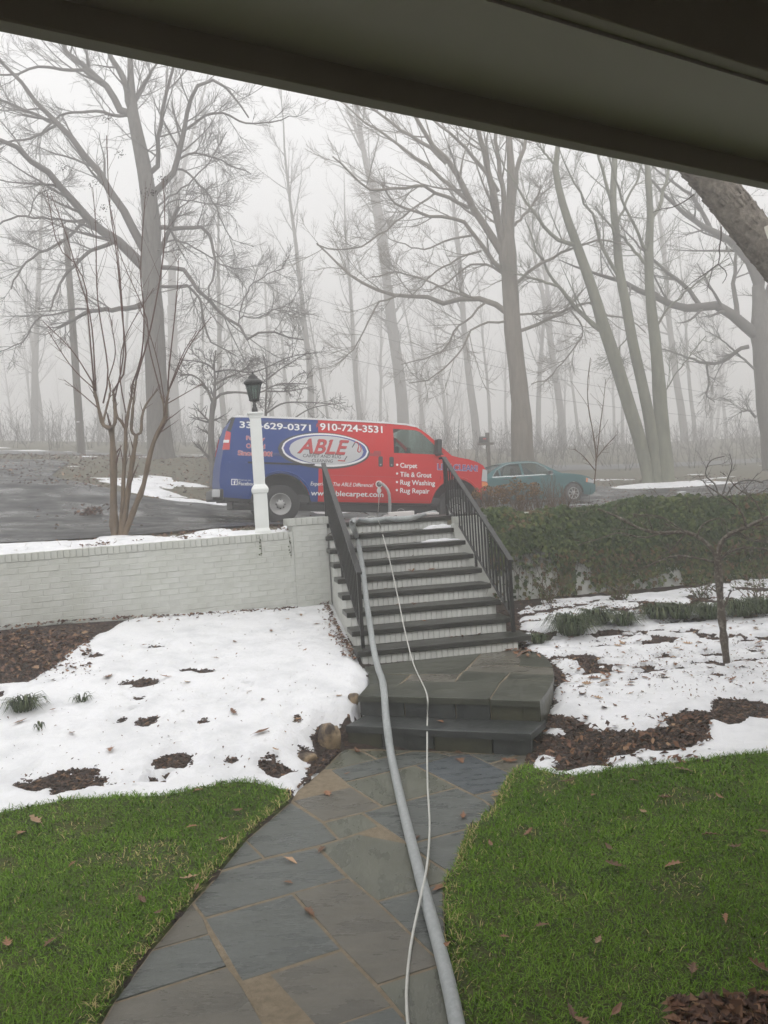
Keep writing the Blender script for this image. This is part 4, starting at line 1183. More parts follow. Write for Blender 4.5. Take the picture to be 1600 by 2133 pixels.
for s in (2.03, 2.265):
    vplate('door_handle', rrect(s - .045, s + .045, 1.19, 1.40, .025), .010, MAT['black_plastic'], .012)
    vplate('door_lock', rrect(s - .012, s + .012, 1.22, 1.245, .008), .014, MAT['chrome'])
for z in (.985, .505): vplate('body_crease', rect(.75, 3.1, z - .006, z + .006), .003, MAT['red_print'])
vplate('body_crease', rect(-1.0, -.55, .985, .997), .003, MAT['blue_print'])
# lettering
def ell(cx, cz, a, b, n=40, t0=0, t1=2 * math.pi): return [(cx + a * math.cos(t0 + (t1 - t0) * i / n), cz + b * math.sin(t0 + (t1 - t0) * i / n)) for i in range(n)]
OX, OZ = .885, 1.487
def ellipse_plate(name, cx, cz, a, b, off, m_, n=44):
    """ellipse print laid in narrow slices so it follows the curved side"""
    V, Fc = [], []
    for i in range(n + 1):
        s = cx - a + 2 * a * i / n
        h = b * math.sqrt(max(0, 1 - ((s - cx) / a) ** 2))
        for k in range(7):
            z = cz - h + 2 * h * k / 6; V.append((s, -(vy(s, z) + off), z))
    for i in range(n):
        for k in range(6): Fc.append((7 * i + k, 7 * i + k + 1, 7 * i + k + 8, 7 * i + k + 7)[::-1])
    return link(name, pydata(name, V, Fc), m_, van)
ellipse_plate('logo_shadow', OX - .02, OZ - .012, .945, .365, .006, MAT['dark_print'])
ellipse_plate('logo_oval', OX, OZ, .89, .338, .008, MAT['white_print'])
ellipse_plate('logo_ring', OX, OZ + .005, .855, .300, .010, MAT['blue_print'])
ellipse_plate('logo_field', OX + .02, OZ - .005, .760, .290, .012, MAT['grey_print'])
T = lambda body, box, m_, off=.007, **k: print_text('lettering', body, box, vy, off, m_, van, **k)
T('ABLE', (.30, 1.36, 1.395, 1.695), MAT['dark_print'], .013, shear=.35, bold=.02)
T('ABLE', (.315, 1.375, 1.405, 1.705), MAT['red_print'], .015, shear=.35, bold=.02)
T('CARPET AND RUG', (.42, 1.20, 1.325, 1.39), MAT['dark_print'], .014, shear=.2, bold=.008)
T('CLEANING', (.60, 1.03, 1.235, 1.30), MAT['dark_print'], .014, shear=.2, bold=.008)
vplate('logo_wand', [(1.255, 1.285), (1.275, 1.285), (1.50, 1.655), (1.475, 1.655)], .015, MAT['dark_print'])
vplate('logo_wand', [(1.12, 1.272), (1.28, 1.268), (1.28, 1.29), (1.14, 1.295)], .016, MAT['red_print'])
hp = np.array([(1.48, 1.655), (1.54, 1.68), (1.57, 1.60), (1.545, 1.50), (1.58, 1.47), (1.62, 1.53), (1.60, 1.62)])
hq = resample(np.c_[hp, np.zeros(len(hp))], 20)
t = Tubes(); t.add(np.array([(s, -(vy(s, z) + .012), z) for s, z, _ in hq]), np.full(20, .011), 5); t.build('logo_hose', MAT['red_print'], van)
T('336-629-0371', (-.82, .59, 1.855, 1.99), MAT['white_print'], bold=.02)
T('910-724-3531', (.78, 2.09, 1.885, 2.035), MAT['white_print'], bold=.02)
for body, bx in (('Family', (-.69, -.33, 1.60, 1.70)), ('Owned', (-.69, -.33, 1.465, 1.55)), ('Since 1980!', (-.85, -.19, 1.315, 1.41))):
    T(body, bx, MAT['pink_print'], .006, bold=.045, grow=.006); T(body, bx, MAT['red_print'], .009, bold=.006)
vplate('social_badge', rect(-.97, -.85, .735, .855), .005, MAT['white_print']); vplate('social_badge', rect(-.955, -.865, .75, .84), .008, MAT['blue_print'])
T('f', (-.925, -.885, .745, .83), MAT['white_print'], .011, bold=.03)
T('Find us on', (-.83, -.60, .825, .855), MAT['white_print'])
T('Facebook', (-.83, -.47, .735, .805), MAT['white_print'], bold=.012)
T('Experience The ABLE Difference!', (.58, 1.88, .745, .845), MAT['white_print'], shear=.2, bold=.008)
T('www.ablecarpet.com', (.59, 2.10, .535, .675), MAT['white_print'], bold=.018)
for body, bx in (('Carpet', (2.45, 2.82, 1.15, 1.285)), ('Tile & Grout', (2.45, 3.14, .995, 1.10)), ('Rug Washing', (2.455, 3.22, .80, .935)), ('Rug Repair', (2.455, 3.10, .63, .765))):
    T(body, bx, MAT['white_print'], bold=.02)
for z in (1.24, 1.06, .885, .72): vplate('bullet_dot', ell(2.385, z, .024, .024, 14), .007, MAT['white_print'])
T('LIVE CLEAN!', (3.27, 4.22, 1.165, 1.295), MAT['pink_print'], .006, bold=.045, grow=.008); T('LIVE CLEAN!', (3.27, 4.22, 1.165, 1.295), MAT['blue_print'], .010, bold=.015)
# hose port
vplate('hose_port_rim', ell(2.0, .83, .075, .075, 20), .012, MAT['white_metal'], .012)
vplate('hose_port', ell(2.0, .83, .052, .052, 18), .016, MAT['dark_hole'], .006)
vplate('hose_coupling', ell(2.0, .70, .045, .06, 16), .03, MAT['white_metal'], .03)
tube('antenna', [(3.84, -.70, 1.44), (3.85, -.70, 1.9), (3.86, -.70, 2.30)], .005, MAT['black_plastic'], van, 5)
tube('wiper', [(3.62, -.55, 1.50), (3.52, -.30, 1.585), (3.46, -.02, 1.63)], .010, MAT['black_plastic'], van, 5)
tube('tail_pipe', [(-.62, -.80, .40), (-.80, -.86, .37), (-.92, -.93, .36)], .036, MAT['black_plastic'], van, 10)

# the teal saloon car behind
CTH, CPH = math.radians(15), math.radians(.5)
C0 = dp(1197, 1047, 25.0)
cax = np.array([math.cos(CTH), math.sin(CTH), 0]); cle = np.array([-math.sin(CTH), math.cos(CTH), 0])
CO = C0 - cax * 2.67 + cle * .87
CM = Matrix(((cax[0], cle[0], 0, CO[0]), (cax[1], cle[1], 0, CO[1]), (0, 0, 1, CO[2]), (0, 0, 0, 1)))
car = empty('saloon_car', mat=CM, label='dark teal saloon car parked nose right behind the van', cat='car')
def cyf(s, z):
    w = .87 - .27 * max(0, (z - .90) / .52) ** 1.15 - .05 * max(0, (.45 - z) / .25) ** 2
    w -= .22 * max(0, (s - 2.75) / .9) ** 2.2 + .16 * max(0, (-.45 - s) / .65) ** 2.2
    return w
fa, rba = arc(2.67, .315, .375, math.radians(-8), math.radians(188)), arc(0, .315, .375, math.radians(-8), math.radians(188))
COUT = [(-1.02, .34), (-1.07, .58), (-1.03, .80), (-.95, .94), (-.55, 1.0), (-.38, 1.01), (.05, 1.25), (.30, 1.365), (.55, 1.41), (.95, 1.43), (1.3, 1.425), (1.52, 1.39), (1.75, 1.28), (2.10, 1.08), (2.28, .985),
        (2.6, .955), (2.95, .90), (3.25, .82), (3.48, .70), (3.57, .55), (3.55, .34), (3.40, .22)] + fa + [(2.2, .20), (.5, .20)] + rba + [(-.5, .24)]
wins = [[(.0, .985), (.12, .985), (.12, 1.21), (.06, 1.18)], [(.17, .985), (.88, .985), (.88, 1.36), (.55, 1.35), (.35, 1.30), (.17, 1.215)], [(.96, .985), (1.92, .985), (1.72, 1.20), (1.50, 1.335), (1.28, 1.365), (.96, 1.365)]]
wins[0] = [(-.12, .985), (.12, .985), (.12, 1.20), (.05, 1.165)]
for sg in (-1, 1):
    bm_link('body_side', side_panel(COUT, wins, cyf, sg, .2, .1), MAT['teal_paint'], car)
    for w_ in wins: plate('side_window', w_, cyf, -.01, MAT['glass'], car, sg)
    plate('window_trim', [(-.14, .955), (1.98, .955), (1.98, .975), (-.14, .975)], cyf, .006, MAT['chrome'], car, sg)
    top = [(-.12, .99), (.05, 1.185), (.17, 1.24), (.35, 1.325), (.55, 1.375), (.95, 1.392), (1.28, 1.392), (1.52, 1.355), (1.74, 1.215), (1.95, .99)]
    t = Tubes(); t.add(np.array([(s, sg * (cyf(s, z) + .004), z) for s, z in top]), np.full(len(top), .008), 5); t.build('window_trim', MAT['chrome'], car)
    plate('rub_strip', [(.38, .56), (2.28, .56), (2.28, .60), (.38, .60)], cyf, .008, MAT['teal_paint'], car, sg)
    for s in (.92, .10): plate('door_seam', rect(s - .005, s + .005, .25, .95), cyf, .003, MAT['dark_print'], car, sg)
    plate('door_seam', rect(1.98, 1.99, .28, .95), cyf, .003, MAT['dark_print'], car, sg)
    for s in (.30, 1.12): plate('door_handle', rrect(s - .08, s + .08, .86, .895, .015), cyf, .012, MAT['black_plastic'], car, sg)
    plate('headlamp', [(3.22, .64), (3.50, .60), (3.48, .69), (3.24, .78)], cyf, .012, MAT['clear_lens'], car, sg)
    plate('turn_lamp', [(3.14, .65), (3.21, .64), (3.23, .775), (3.15, .79)], cyf, .012, MAT['amber_lens'], car, sg)
    plate('tail_lamp', [(-1.02, .62), (-.86, .64), (-.84, .84), (-.98, .85)], cyf, .012, MAT['red_lens'], car, sg)
    mi = empty('mirror', (1.84, sg * .86, .99)); mi.parent = car
    link('mirror_shell', box_mesh('mirror_shell', .12, .18, .12, .04, (0, sg * .08, .04), 2), MAT['black_plastic'], mi)
    for x in (0, 2.67): wheel(car, x, sg * .74, .315, .315, .195, sg, 'alloy')
    for x in (0, 2.67):
        a = arc(x, .315, .37, 0, math.pi, 12); n_ = len(a)
        V = [(s, sg * .83, z) for s, z in a] + [(s, sg * .45, z) for s, z in a]
        link('wheel_housing', pydata('wheel_housing', V, [(i, i + 1, n_ + i + 1, n_ + i) for i in range(n_ - 1)] + [tuple(range(n_, 2 * n_))]), MAT['black_plastic'], car, True)
cross_strip('boot', [(-1.02, .34), (-1.07, .58), (-1.03, .80), (-.95, .94), (-.55, 1.0), (-.36, 1.015)], cyf, MAT['teal_paint'], car, .02)
cross_strip('rear_window', [(-.36, 1.015), (.05, 1.25), (.30, 1.365)], cyf, MAT['glass'], car, .02, inset=.04)
cross_strip('roof', [(.30, 1.365), (.55, 1.41), (.95, 1.43), (1.3, 1.425), (1.52, 1.39)], cyf, MAT['teal_paint'], car, .03)
cross_strip('windshield', [(1.52, 1.39), (1.75, 1.28), (2.10, 1.08), (2.28, .985)], cyf, MAT['glass'], car, .03, inset=.04)
cross_strip('hood', [(2.26, .99), (2.6, .957), (2.95, .902), (3.25, .822), (3.48, .702)], cyf, MAT['teal_paint'], car, .03)
cross_strip('front_bumper', [(3.48, .702), (3.57, .55), (3.55, .34), (3.40, .22)], cyf, MAT['teal_paint'], car, .0)
link('floor_pan', box_mesh('floor_pan', 4.0, 1.4, .12, .01, (1.3, 0, .24)), MAT['black_plastic'], car)
for x, yy in ((1.35, -.36), (1.35, .36), (.45, 0)):
    st = empty('seat', (x, yy, .45)); st.parent = car
    wd_ = .5 if yy else 1.2
    link('backrest', box_mesh('backrest', .14, wd_, .60, .05, (-.2, 0, .36), 2), MAT['interior'], st)
    link('cushion', box_mesh('cushion', .5, wd_, .16, .05, (.05, 0, .06), 2), MAT['interior'], st)
    if yy: link('headrest', box_mesh('headrest', .09, .24, .17, .03, (-.22, 0, .74), 2), MAT['interior'], st)
link('dashboard', box_mesh('dashboard', .45, 1.3, .25, .06, (2.0, 0, .83), 2), MAT['interior'], car)
tube('aerial', [(-.05, .3, 1.28), (-.2, .3, 1.62)], .004, MAT['black_plastic'], car, 4)
# ------------------------------------------------------------------ hoses and loose things at the top of the stairs
SN = np.array(SM.to_3x3() @ Vector((0, -RISE, RUN))); SN /= np.linalg.norm(SN)
def on_stair(u, v, lift=.03): return pp(u, v, SO + SN * lift, SN)
r_h = .031
hose = [zp(u, v, r_h) for u, v in [(968, 2240), (952, 2133), (925, 2010), (890, 1880), (861, 1770), (836, 1670), (818, 1590)]]
hose += [zp(812, 1556, .08), zp(807, 1518, .17 + r_h), zp(804, 1492, .17 + r_h + .02), zp(802, 1462, .30), zp(800, 1440, LZ + r_h), zp(796, 1415, LZ + r_h), zp(787, 1390, LZ + r_h + .01)]
hose += [on_stair(u, v, .034) for u, v in [(779, 1355), (772, 1310), (764, 1255), (757, 1195), (750, 1150), (742, 1115)]]
top_z = SO[2] + 8 * RISE
hose += [zp(734, 1090, top_z + .045), zp(745, 1083, top_z + r_h)]
hose += [zp(u, v, top_z + r_h) for u, v in [(775, 1084), (810, 1081), (850, 1080)]]
hose += [dp(885, 1071, 11.2), dp(907, 1067, 11.6), dp(900, 1074, 11.9)]
tube('vacuum_hose', hose, r_h, MAT['hose_grey'], n=12, samples=150, label='thick grey vacuum hose running down the stairs and path', cat='hose')
def vw(s, off, z): return np.array(VM @ Vector((s, -(vy(s, z) + off), z)))
gp = lambda u, v, dz=.03: (lambda P: np.array([P[0], P[1], P[2]]))(on_up(u, v, dz=dz))
pa = vw(2.0, -.02, .83); pb = vw(2.03, .10, .84); pc = vw(2.16, .20, .62); pd = vw(2.19, .25, .30)
pe = dp(800, 1078, 12.6); pf = dp(796, 1084, 11.3)
tube('port_hose', [pa, pb, vw(2.12, .17, .74), pc, pd, vw(2.12, .4, .07), dp(806, 1076, 13.2), pe, pf], r_h, MAT['hose_grey'], n=12, samples=70, label='short grey hose hanging from the round port of the van', cat='hose')
r_w = .0068
wh = [zp(u, v, r_w) for u, v in [(862, 2230), (850, 2133), (847, 2062), (856, 1969)]]
wh += [zp(875, 1875, .055), zp(890, 1800, .05), zp(895, 1719, r_w), zp(891, 1640, r_w), zp(890, 1590, r_w + .01), zp(890, 1545, .12), zp(890, 1505, .17 + r_w), zp(891, 1480, .25), zp(891, 1456, LZ + .015), zp(885, 1434, LZ + r_w), zp(868, 1399, LZ + r_w), zp(860, 1378, LZ + .04)]
wh += [on_stair(u, v, .012) for u, v in [(854, 1358), (841, 1303), (832, 1259), (822, 1212), (812, 1168), (802, 1131), (793, 1098)]]
wh += [zp(789, 1086, top_z + r_w + .01), dp(786, 1080, 11.6), dp(790, 1079, 13.4), vw(2.0, .10, .02), vw(2.0, .06, .35), vw(2.0, .03, .66)]
tube('solution_hose', wh, r_w, MAT['hose_white'], n=8, samples=170, label='thin pale solution hose lying along the stairs and path', cat='hose')
tube('wire_loop', [dp(757, 1084, 11.4), dp(764, 1078, 11.5), dp(775, 1075, 11.6), dp(785, 1079, 11.5), dp(788, 1085, 11.2)], .006, MAT['hose_white'], n=6, label='small loop of pale hose behind the top stair', cat='hose')
bx = dp(836, 1083, 12.2)
def boxrot(name, sx, sy, sz, bev, loc, rz, m_, parent=None, **kw):
    o = link(name, box_mesh(name, sx, sy, sz, bev, (0, 0, sz / 2), 2), m_, parent, **kw); o.location = loc; o.rotation_euler = (0, 0, rz); return o
wb = empty('white_case', (bx[0], bx[1], float(h2(bx[0], bx[1])) + .035), .12, label='flat white metal case with a wire handle behind the top stair', cat='case')
link('case_body', box_mesh('case_body', .40, .22, .085, .01, (0, 0, .045), 2), MAT['white_metal'], wb)
link('case_foot', box_mesh('case_foot', .46, .20, .012, .003, (0, 0, .004)), MAT['white_metal'], wb)
tube('case_handle', [(-.06, 0, .085), (-.045, 0, .115), (.0, 0, .13), (.045, 0, .115), (.06, 0, .085)], .004, MAT['steel'], wb, 6)
bd = dp(892, 1082, 11.2)
boxrot('white_board', .30, .16, .03, .006, (bd[0], bd[1], top_z + .012), .15, MAT['white_metal'], label='short pale board lying beside the right handrail post', cat='board')
for i, (u, v, a, b, lab) in enumerate([(902, 1099, .22, .05, 'strip of snow left on the second highest stair tread'), (887, 1123, .24, .035, 'thin strip of snow left on the third highest stair tread')]):
    k = 7 - i
    P = w2s(zp(u, v, SO[2] + k * RISE))
    xs = np.linspace(-1, 1, 15); ysn = np.linspace(-1, 1, 7)
    V = []
    for yy in ysn:
        for xx in xs:
            e = max(0, 1 - abs(xx) ** 3) * max(0, 1 - yy * yy)
            V.append((P[0] + xx * a * (1 + .15 * math.sin(7 * yy + i)), RUN * k + .21 + yy * b * (1 + .3 * math.sin(5 * xx + 2 * i)), RISE * k + .003 + (.055 - .02 * i) * e * (.8 + .2 * math.sin(9 * xx + 3 * yy))))
    Fc = [(r * 15 + c, r * 15 + c + 1, (r + 1) * 15 + c + 1, (r + 1) * 15 + c) for r in range(6) for c in range(14)]
    o = link('snow_strip', pydata('snow_strip', V, Fc), MAT['snow'], None, True, label=lab, cat='snow'); o.matrix_world = SM

# rocks beside the low step
def rock(P, r, sq, seed, label, rz=0):
    bm = bmesh.new(); bmesh.ops.create_icosphere(bm, subdivisions=3, radius=1)
    rg = np.random.default_rng(seed); k = rg.normal(0, 1, (5, 3))
    for v in bm.verts:
        c = np.array(v.co); d = 1 + .16 * sum(math.sin(2.1 * np.dot(k[i], c) + i) for i in range(5)) / 2
        c = np.sign(c) * np.abs(c) ** .75 * d
        v.co = Vector((c[0] * r * sq[0], c[1] * r * sq[1], c[2] * r * sq[2]))
    for f in bm.faces: f.smooth = True
    me = bpy.data.meshes.new('fieldstone'); bm.to_mesh(me); bm.free()
    o = link('fieldstone', me, MAT['rock'], label=label, cat='stone'); o.location = P; o.rotation_euler = (.1, .05, rz)
P = on_yard(690, 1560); rock((P[0] - .01, P[1] + .05, P[2] + .06), .105, (.85, .75, 1.05), 3, 'tan upright fieldstone at the left end of the low step', .4)
P = on_yard(640, 1582); rock((P[0], P[1], P[2] + .012), .065, (1.1, .7, .5), 5, 'small flat tan stone sunk in the left snow', .7)
P = on_yard(745, 1462); rock((P[0] - .03, P[1], P[2] + .02), .06, (.8, .8, 1.0), 8, 'small dark stone against the left side of the landing', .2)

# ------------------------------------------------------------------ porch roof over the camera
ea, eb = zp(0, 68, 2.68)[:2], zp(1600, 397, 2.68)[:2]
ed = (eb - ea) / np.linalg.norm(eb - ea); en = np.array([ed[1], -ed[0]])       # en points back to the house
PM = Matrix.Translation((ea[0], ea[1], 2.68)) @ Matrix.Rotation(math.atan2(ed[1], ed[0]), 4, 'Z')
porch = empty('porch_roof', mat=PM, label='dark taupe porch eave hanging across the top of the view', cat='roof')
ia = w_in = None
pi_ = np.array(Matrix(PM).inverted() @ Vector(zp(1300, 88, 2.68 + .05)))
din = -pi_[1]
LX = 14.0
link('fascia_board', box_mesh('fascia_board', LX, .035, .30, .003, (1.0, -.0175, .15)), MAT['fascia'], porch)
link('fascia_trim', box_mesh('fascia_trim', LX, .018, .05, .003, (1.0, -.045, .085)), MAT['fascia'], porch)
link('soffit_panel', box_mesh('soffit_panel', LX, din - .035, .02, 0, (1.0, -.035 - (din - .035) / 2, .06)), MAT['soffit'], porch)
link('beam_face', box_mesh('beam_face', LX, .03, .34, .002, (1.0, -din - .016, .225)), MAT['fascia'], porch)
link('porch_ceiling', box_mesh('porch_ceiling', LX, 3.2, .02, 0, (1.0, -din - .03 - 1.6, .38)), MAT['fascia'], porch)
link('roof_deck', box_mesh('roof_deck', LX + .2, 4.4, .05, 0, (1.0, -2.15, .43)), MAT['fascia'], porch)
link('house_front', box_mesh('house_front', LX, .15, 3.6, 0, (1.0, -3.9, -1.42)), MAT['fascia'], porch)
gq = dp(1592, 476, 5.2)
gu = empty('gutter_end', tuple(gq), math.atan2(ed[1], ed[0]), label='pale gutter corner poking in at the right edge', cat='gutter')
prof = [(0, 0), (-.02, -.075), (-.10, -.075), (-.12, -.005), (-.12, .012), (0, .012)]
V = [(x, y, z) for x in (0, 3.0) for y, z in prof]
link('gutter_trough', pydata('gutter_trough', V, [tuple(range(6)), tuple(range(6, 12))[::-1]] + [(i, 6 + i, 6 + (i + 1) % 6, (i + 1) % 6) for i in range(6)]), MAT['gutter'], gu)
link('gutter_roof', box_mesh('gutter_roof', 3.0, 1.2, .04, .003, (1.56, -.62, .035)), MAT['gutter'], gu)

# ------------------------------------------------------------------ mailbox, pole, wires
mb = on_up(1013, 985, dmax=45); mb = dp(1014, 975, 30.0); mz = float(h2(mb[0], mb[1])); 
mbx = empty('mailbox', (mb[0], mb[1], mz), .2, label='dark mailbox on a wooden post beyond the van hood', cat='mailbox')
topz = dp(1020, 901, 30.0)[2] - mz
link('post', box_mesh('post', .13, .13, topz, .01, (.10, 0, topz / 2)), MAT['wood_pole'], mbx)
link('arm', box_mesh('arm', .62, .10, .09, .008, (-.02, -.115, topz - .44)), MAT['wood_pole'], mbx)
V, Fc = [], []
for x in (-.25, .03):
    for i in range(9):
        a = math.pi * i / 8; V.append((x, -.115 + .12 * math.cos(a), topz - .26 + .11 * math.sin(a)))
    V += [(x, -.235, topz - .39), (x, .005, topz - .39)]
n_ = 11; Fc = [tuple(range(n_)), tuple(range(n_, 2 * n_))[::-1]] + [(i, n_ + i, n_ + (i + 1) % n_, (i + 1) % n_) for i in range(n_)]
link('box', pydata('box', V, Fc), MAT['black_plastic'], mbx)
link('flag', box_mesh('flag', .12, .012, .05, .002, (-.1, -.245, topz - .25)), MAT['red_print'], mbx)
up0 = dp(170, 945, 33.0); upz = float(h2(up0[0], up0[1]))
upo = empty('utility_pole', (up0[0], up0[1], upz), label='straight wooden utility pole left of the large tree', cat='pole')
t = Tubes(); t.add(np.array([(0, 0, -.3), (-.02, 0, 4), (-.05, 0, 9.6)]), np.array([.17, .15, .12]), 10); t.build('shaft', MAT['wood_pole'], upo)
link('marker_tag', box_mesh('marker_tag', .12, .02, .05, .002, (0, -.165, 1.35)), MAT['white_print'], upo)
pt = lambda z, dx: np.array([up0[0] + dx, up0[1] - .16, upz + z])
for k, (z, dx, vr, vl) in enumerate(((9.3, 0, 868, 640), (8.2, 0, 884, 668), (6.4, 0, 900, 690))):
    R_ = dp(1760, vr, 44); L_ = dp(-700, vl, 36)
    a = pt(z, dx); mid = (a + R_) / 2 - [0, 0, .8]; ml = (a + L_) / 2 - [0, 0, .6]
    tube('overhead_wire', [L_, ml, a, mid, R_], .007, MAT['wire'], n=4, samples=40, label=['highest overhead wire crossing the fog from the pole', 'middle overhead wire crossing the fog from the pole', 'lowest overhead wire crossing the fog from the pole'][k], cat='wire', group='overhead wires on the utility pole')
# ------------------------------------------------------------------ bare trees
def nrm(v): return v / (np.linalg.norm(v, axis=-1, keepdims=True) + 1e-9)
def curves(rng, B, D, L, m, wig, up):
    P = [B]; d = nrm(D)
    for i in range(m - 1):
        d = nrm(d + rng.normal(0, wig, B.shape) + np.array([0, 0, up]))
        P.append(P[-1] + d * (L / (m - 1))[:, None])
    return np.stack(P, 1)
def spawn(rng, P, R, K, t0, t1, ang, ratio, lmin, lmax, rr, weights=None):
    """K children per parent polyline"""
    N, m, _ = P.shape
    Lp = np.linalg.norm(np.diff(P, axis=1), axis=2).sum(1)
    t = rng.uniform(t0, t1, (N, K)); f_ = t * (m - 1); i = np.minimum(f_.astype(int), m - 2); w = (f_ - i)[..., None]
    r_ = np.arange(N)[:, None]
    base = P[r_, i] * (1 - w) + P[r_, i + 1] * w
    tan = nrm(P[r_, i + 1] - P[r_, i])
    rad = R[r_, i] * (1 - w[..., 0]) + R[r_, i + 1] * w[..., 0]
    per = rng.normal(0, 1, tan.shape); per = nrm(per - tan * (per * tan).sum(-1, keepdims=True))
    a = rng.normal(ang[0], ang[1], (N, K))[..., None]
    d = np.cos(a) * tan + np.sin(a) * per
    L = np.clip(Lp[:, None] * ratio * rng.uniform(.55, 1.25, (N, K)) * (1.15 - .6 * t), lmin, lmax)
    return base.reshape(-1, 3), d.reshape(-1, 3), L.ravel(), (rad * rr).ravel()
def taper(r0, r1, m): return r0[:, None] * (1 - np.linspace(0, 1, m)[None, :]) + r1[:, None] * np.linspace(0, 1, m)[None, :]

def foliate(rng, T, P, R, levels, up=.03, fine=1.0):
    """grow child branches on batches of limbs P (N,m,3), R (N,m)"""
    for (K, t0, ang, ratio, lmin, lmax, m, n, wig, rr, rend) in levels:
        B, D, L, r0 = spawn(rng, P, R, K, t0, 1.0, ang, ratio, lmin, lmax, rr)
        r0 = np.clip(r0, rend * 1.3, None)
        P = curves(rng, B, D, L, m, wig, up); R = taper(r0, np.full(len(r0), rend), m)
        T.add(P, R, n)

def taper_tip(pts):
    """let a traced stem run out into a thin tip instead of ending blunt"""
    p = [tuple(q) for q in pts]
    if p[-1][2] > 3.5:
        d = np.array(p[-1][:2], float) - np.array(p[-2][:2], float); d /= np.linalg.norm(d) + 1e-6
        L = 16 * p[-1][2]
        p += [(p[-1][0] + d[0] * L * .5, p[-1][1] + d[1] * L * .5, p[-1][2] * .55), (p[-1][0] + d[0] * L * .9 + .06 * L, p[-1][1] + d[1] * L, 1.2)]
    return p
def hero_tree(name, D0, trunk, limbs, seed, bark, label, levels, thick=1.0, group=None, dspread=.5, base_drop=.4, extra=None):
    rng = np.random.default_rng(seed)
    tb = np.array([[*dp(u, v, D0), w / 2 * D0 / F] for u, v, w in taper_tip(trunk)])
    root = tb[0, :3].copy(); zr = float(h2(root[0], root[1]))
    root[2] = zr
    first = tb[0].copy(); first[2] = zr - base_drop; first[3] *= 1.25
    tb = np.vstack([first[None], tb]) if tb[0, 2] > zr else tb
    o = empty(name, tuple(root), label=label, cat='tree', group=group)
    T = Tubes()
    tr = resample(tb, 26)
    tr[:, 3] *= 1 + .04 * rng.normal(0, 1, 26)
    T.add(tr[:, :3], tr[:, 3], 12)
    if extra:
        for st in extra:
            q = np.array([[*dp(u, v, D0), w / 2 * D0 / F] for u, v, w in taper_tip(st)])
            f0 = q[0].copy(); zz = float(h2(f0[0], f0[1])); f0[2] = zz - base_drop; f0[3] *= 1.2
            q = resample(np.vstack([f0[None], q]), 26)
            T.add(q[:, :3], q[:, 3], 10)
    T.build('trunk', bark, o, org=root)
    C = Tubes(); LP, LR = [], []
    for pts, w0, w1 in limbs:
        if w1 > 3.5 and pts[-1] not in ((372, 432), (120, 683), (1127, 386)):
            ext = taper_tip([(*pts[-2], w1), (*pts[-1], w1)]); pts = list(pts) + [e[:2] for e in ext[2:]]; w1 = 1.6
        n = len(pts)
        px = np.array(pts, float); s = np.concatenate([[0], np.cumsum(np.hypot(*np.diff(px, axis=0).T))]); s /= s[-1]
        ln3 = np.hypot(*np.diff(px, axis=0).T).sum() * D0 / F
        dd_ = rng.uniform(-dspread, dspread) * ln3
        q = np.array([[*dp(u, v, D0 + dd_ * t ** 1.2), (w0 + (w1 - w0) * t) / 2 * D0 / F] for (u, v), t in zip(pts, s)])
        q = resample(q, 14)
        q[1:, :3] += rng.normal(0, .012, (13, 3)) * ln3 ** .5
        LP.append(q[:, :3]); LR.append(q[:, 3] * thick)
    P, R = np.array(LP), np.array(LR)
    C.add(P, R, 7)
    foliate(rng, C, P, R, levels)
    if len(tr) and levels:
        foliate(rng, C, tr[None, 8:22, :3], tr[None, 8:22, 3] * .25, [(10, .1, (1.15, .2), .24, 1.0, 3.4, 7, 4, .08, .4, .007), (5, .2, (.65, .2), .45, .4, 1.6, 5, 3, .08, .5, .0045), (4, .2, (.6, .2), .5, .3, .9, 4, 3, .09, .6, .0035)])
    C.build('branches', MAT['twig'] if bark is MAT['bark'] else bark, o, org=root)
    return o

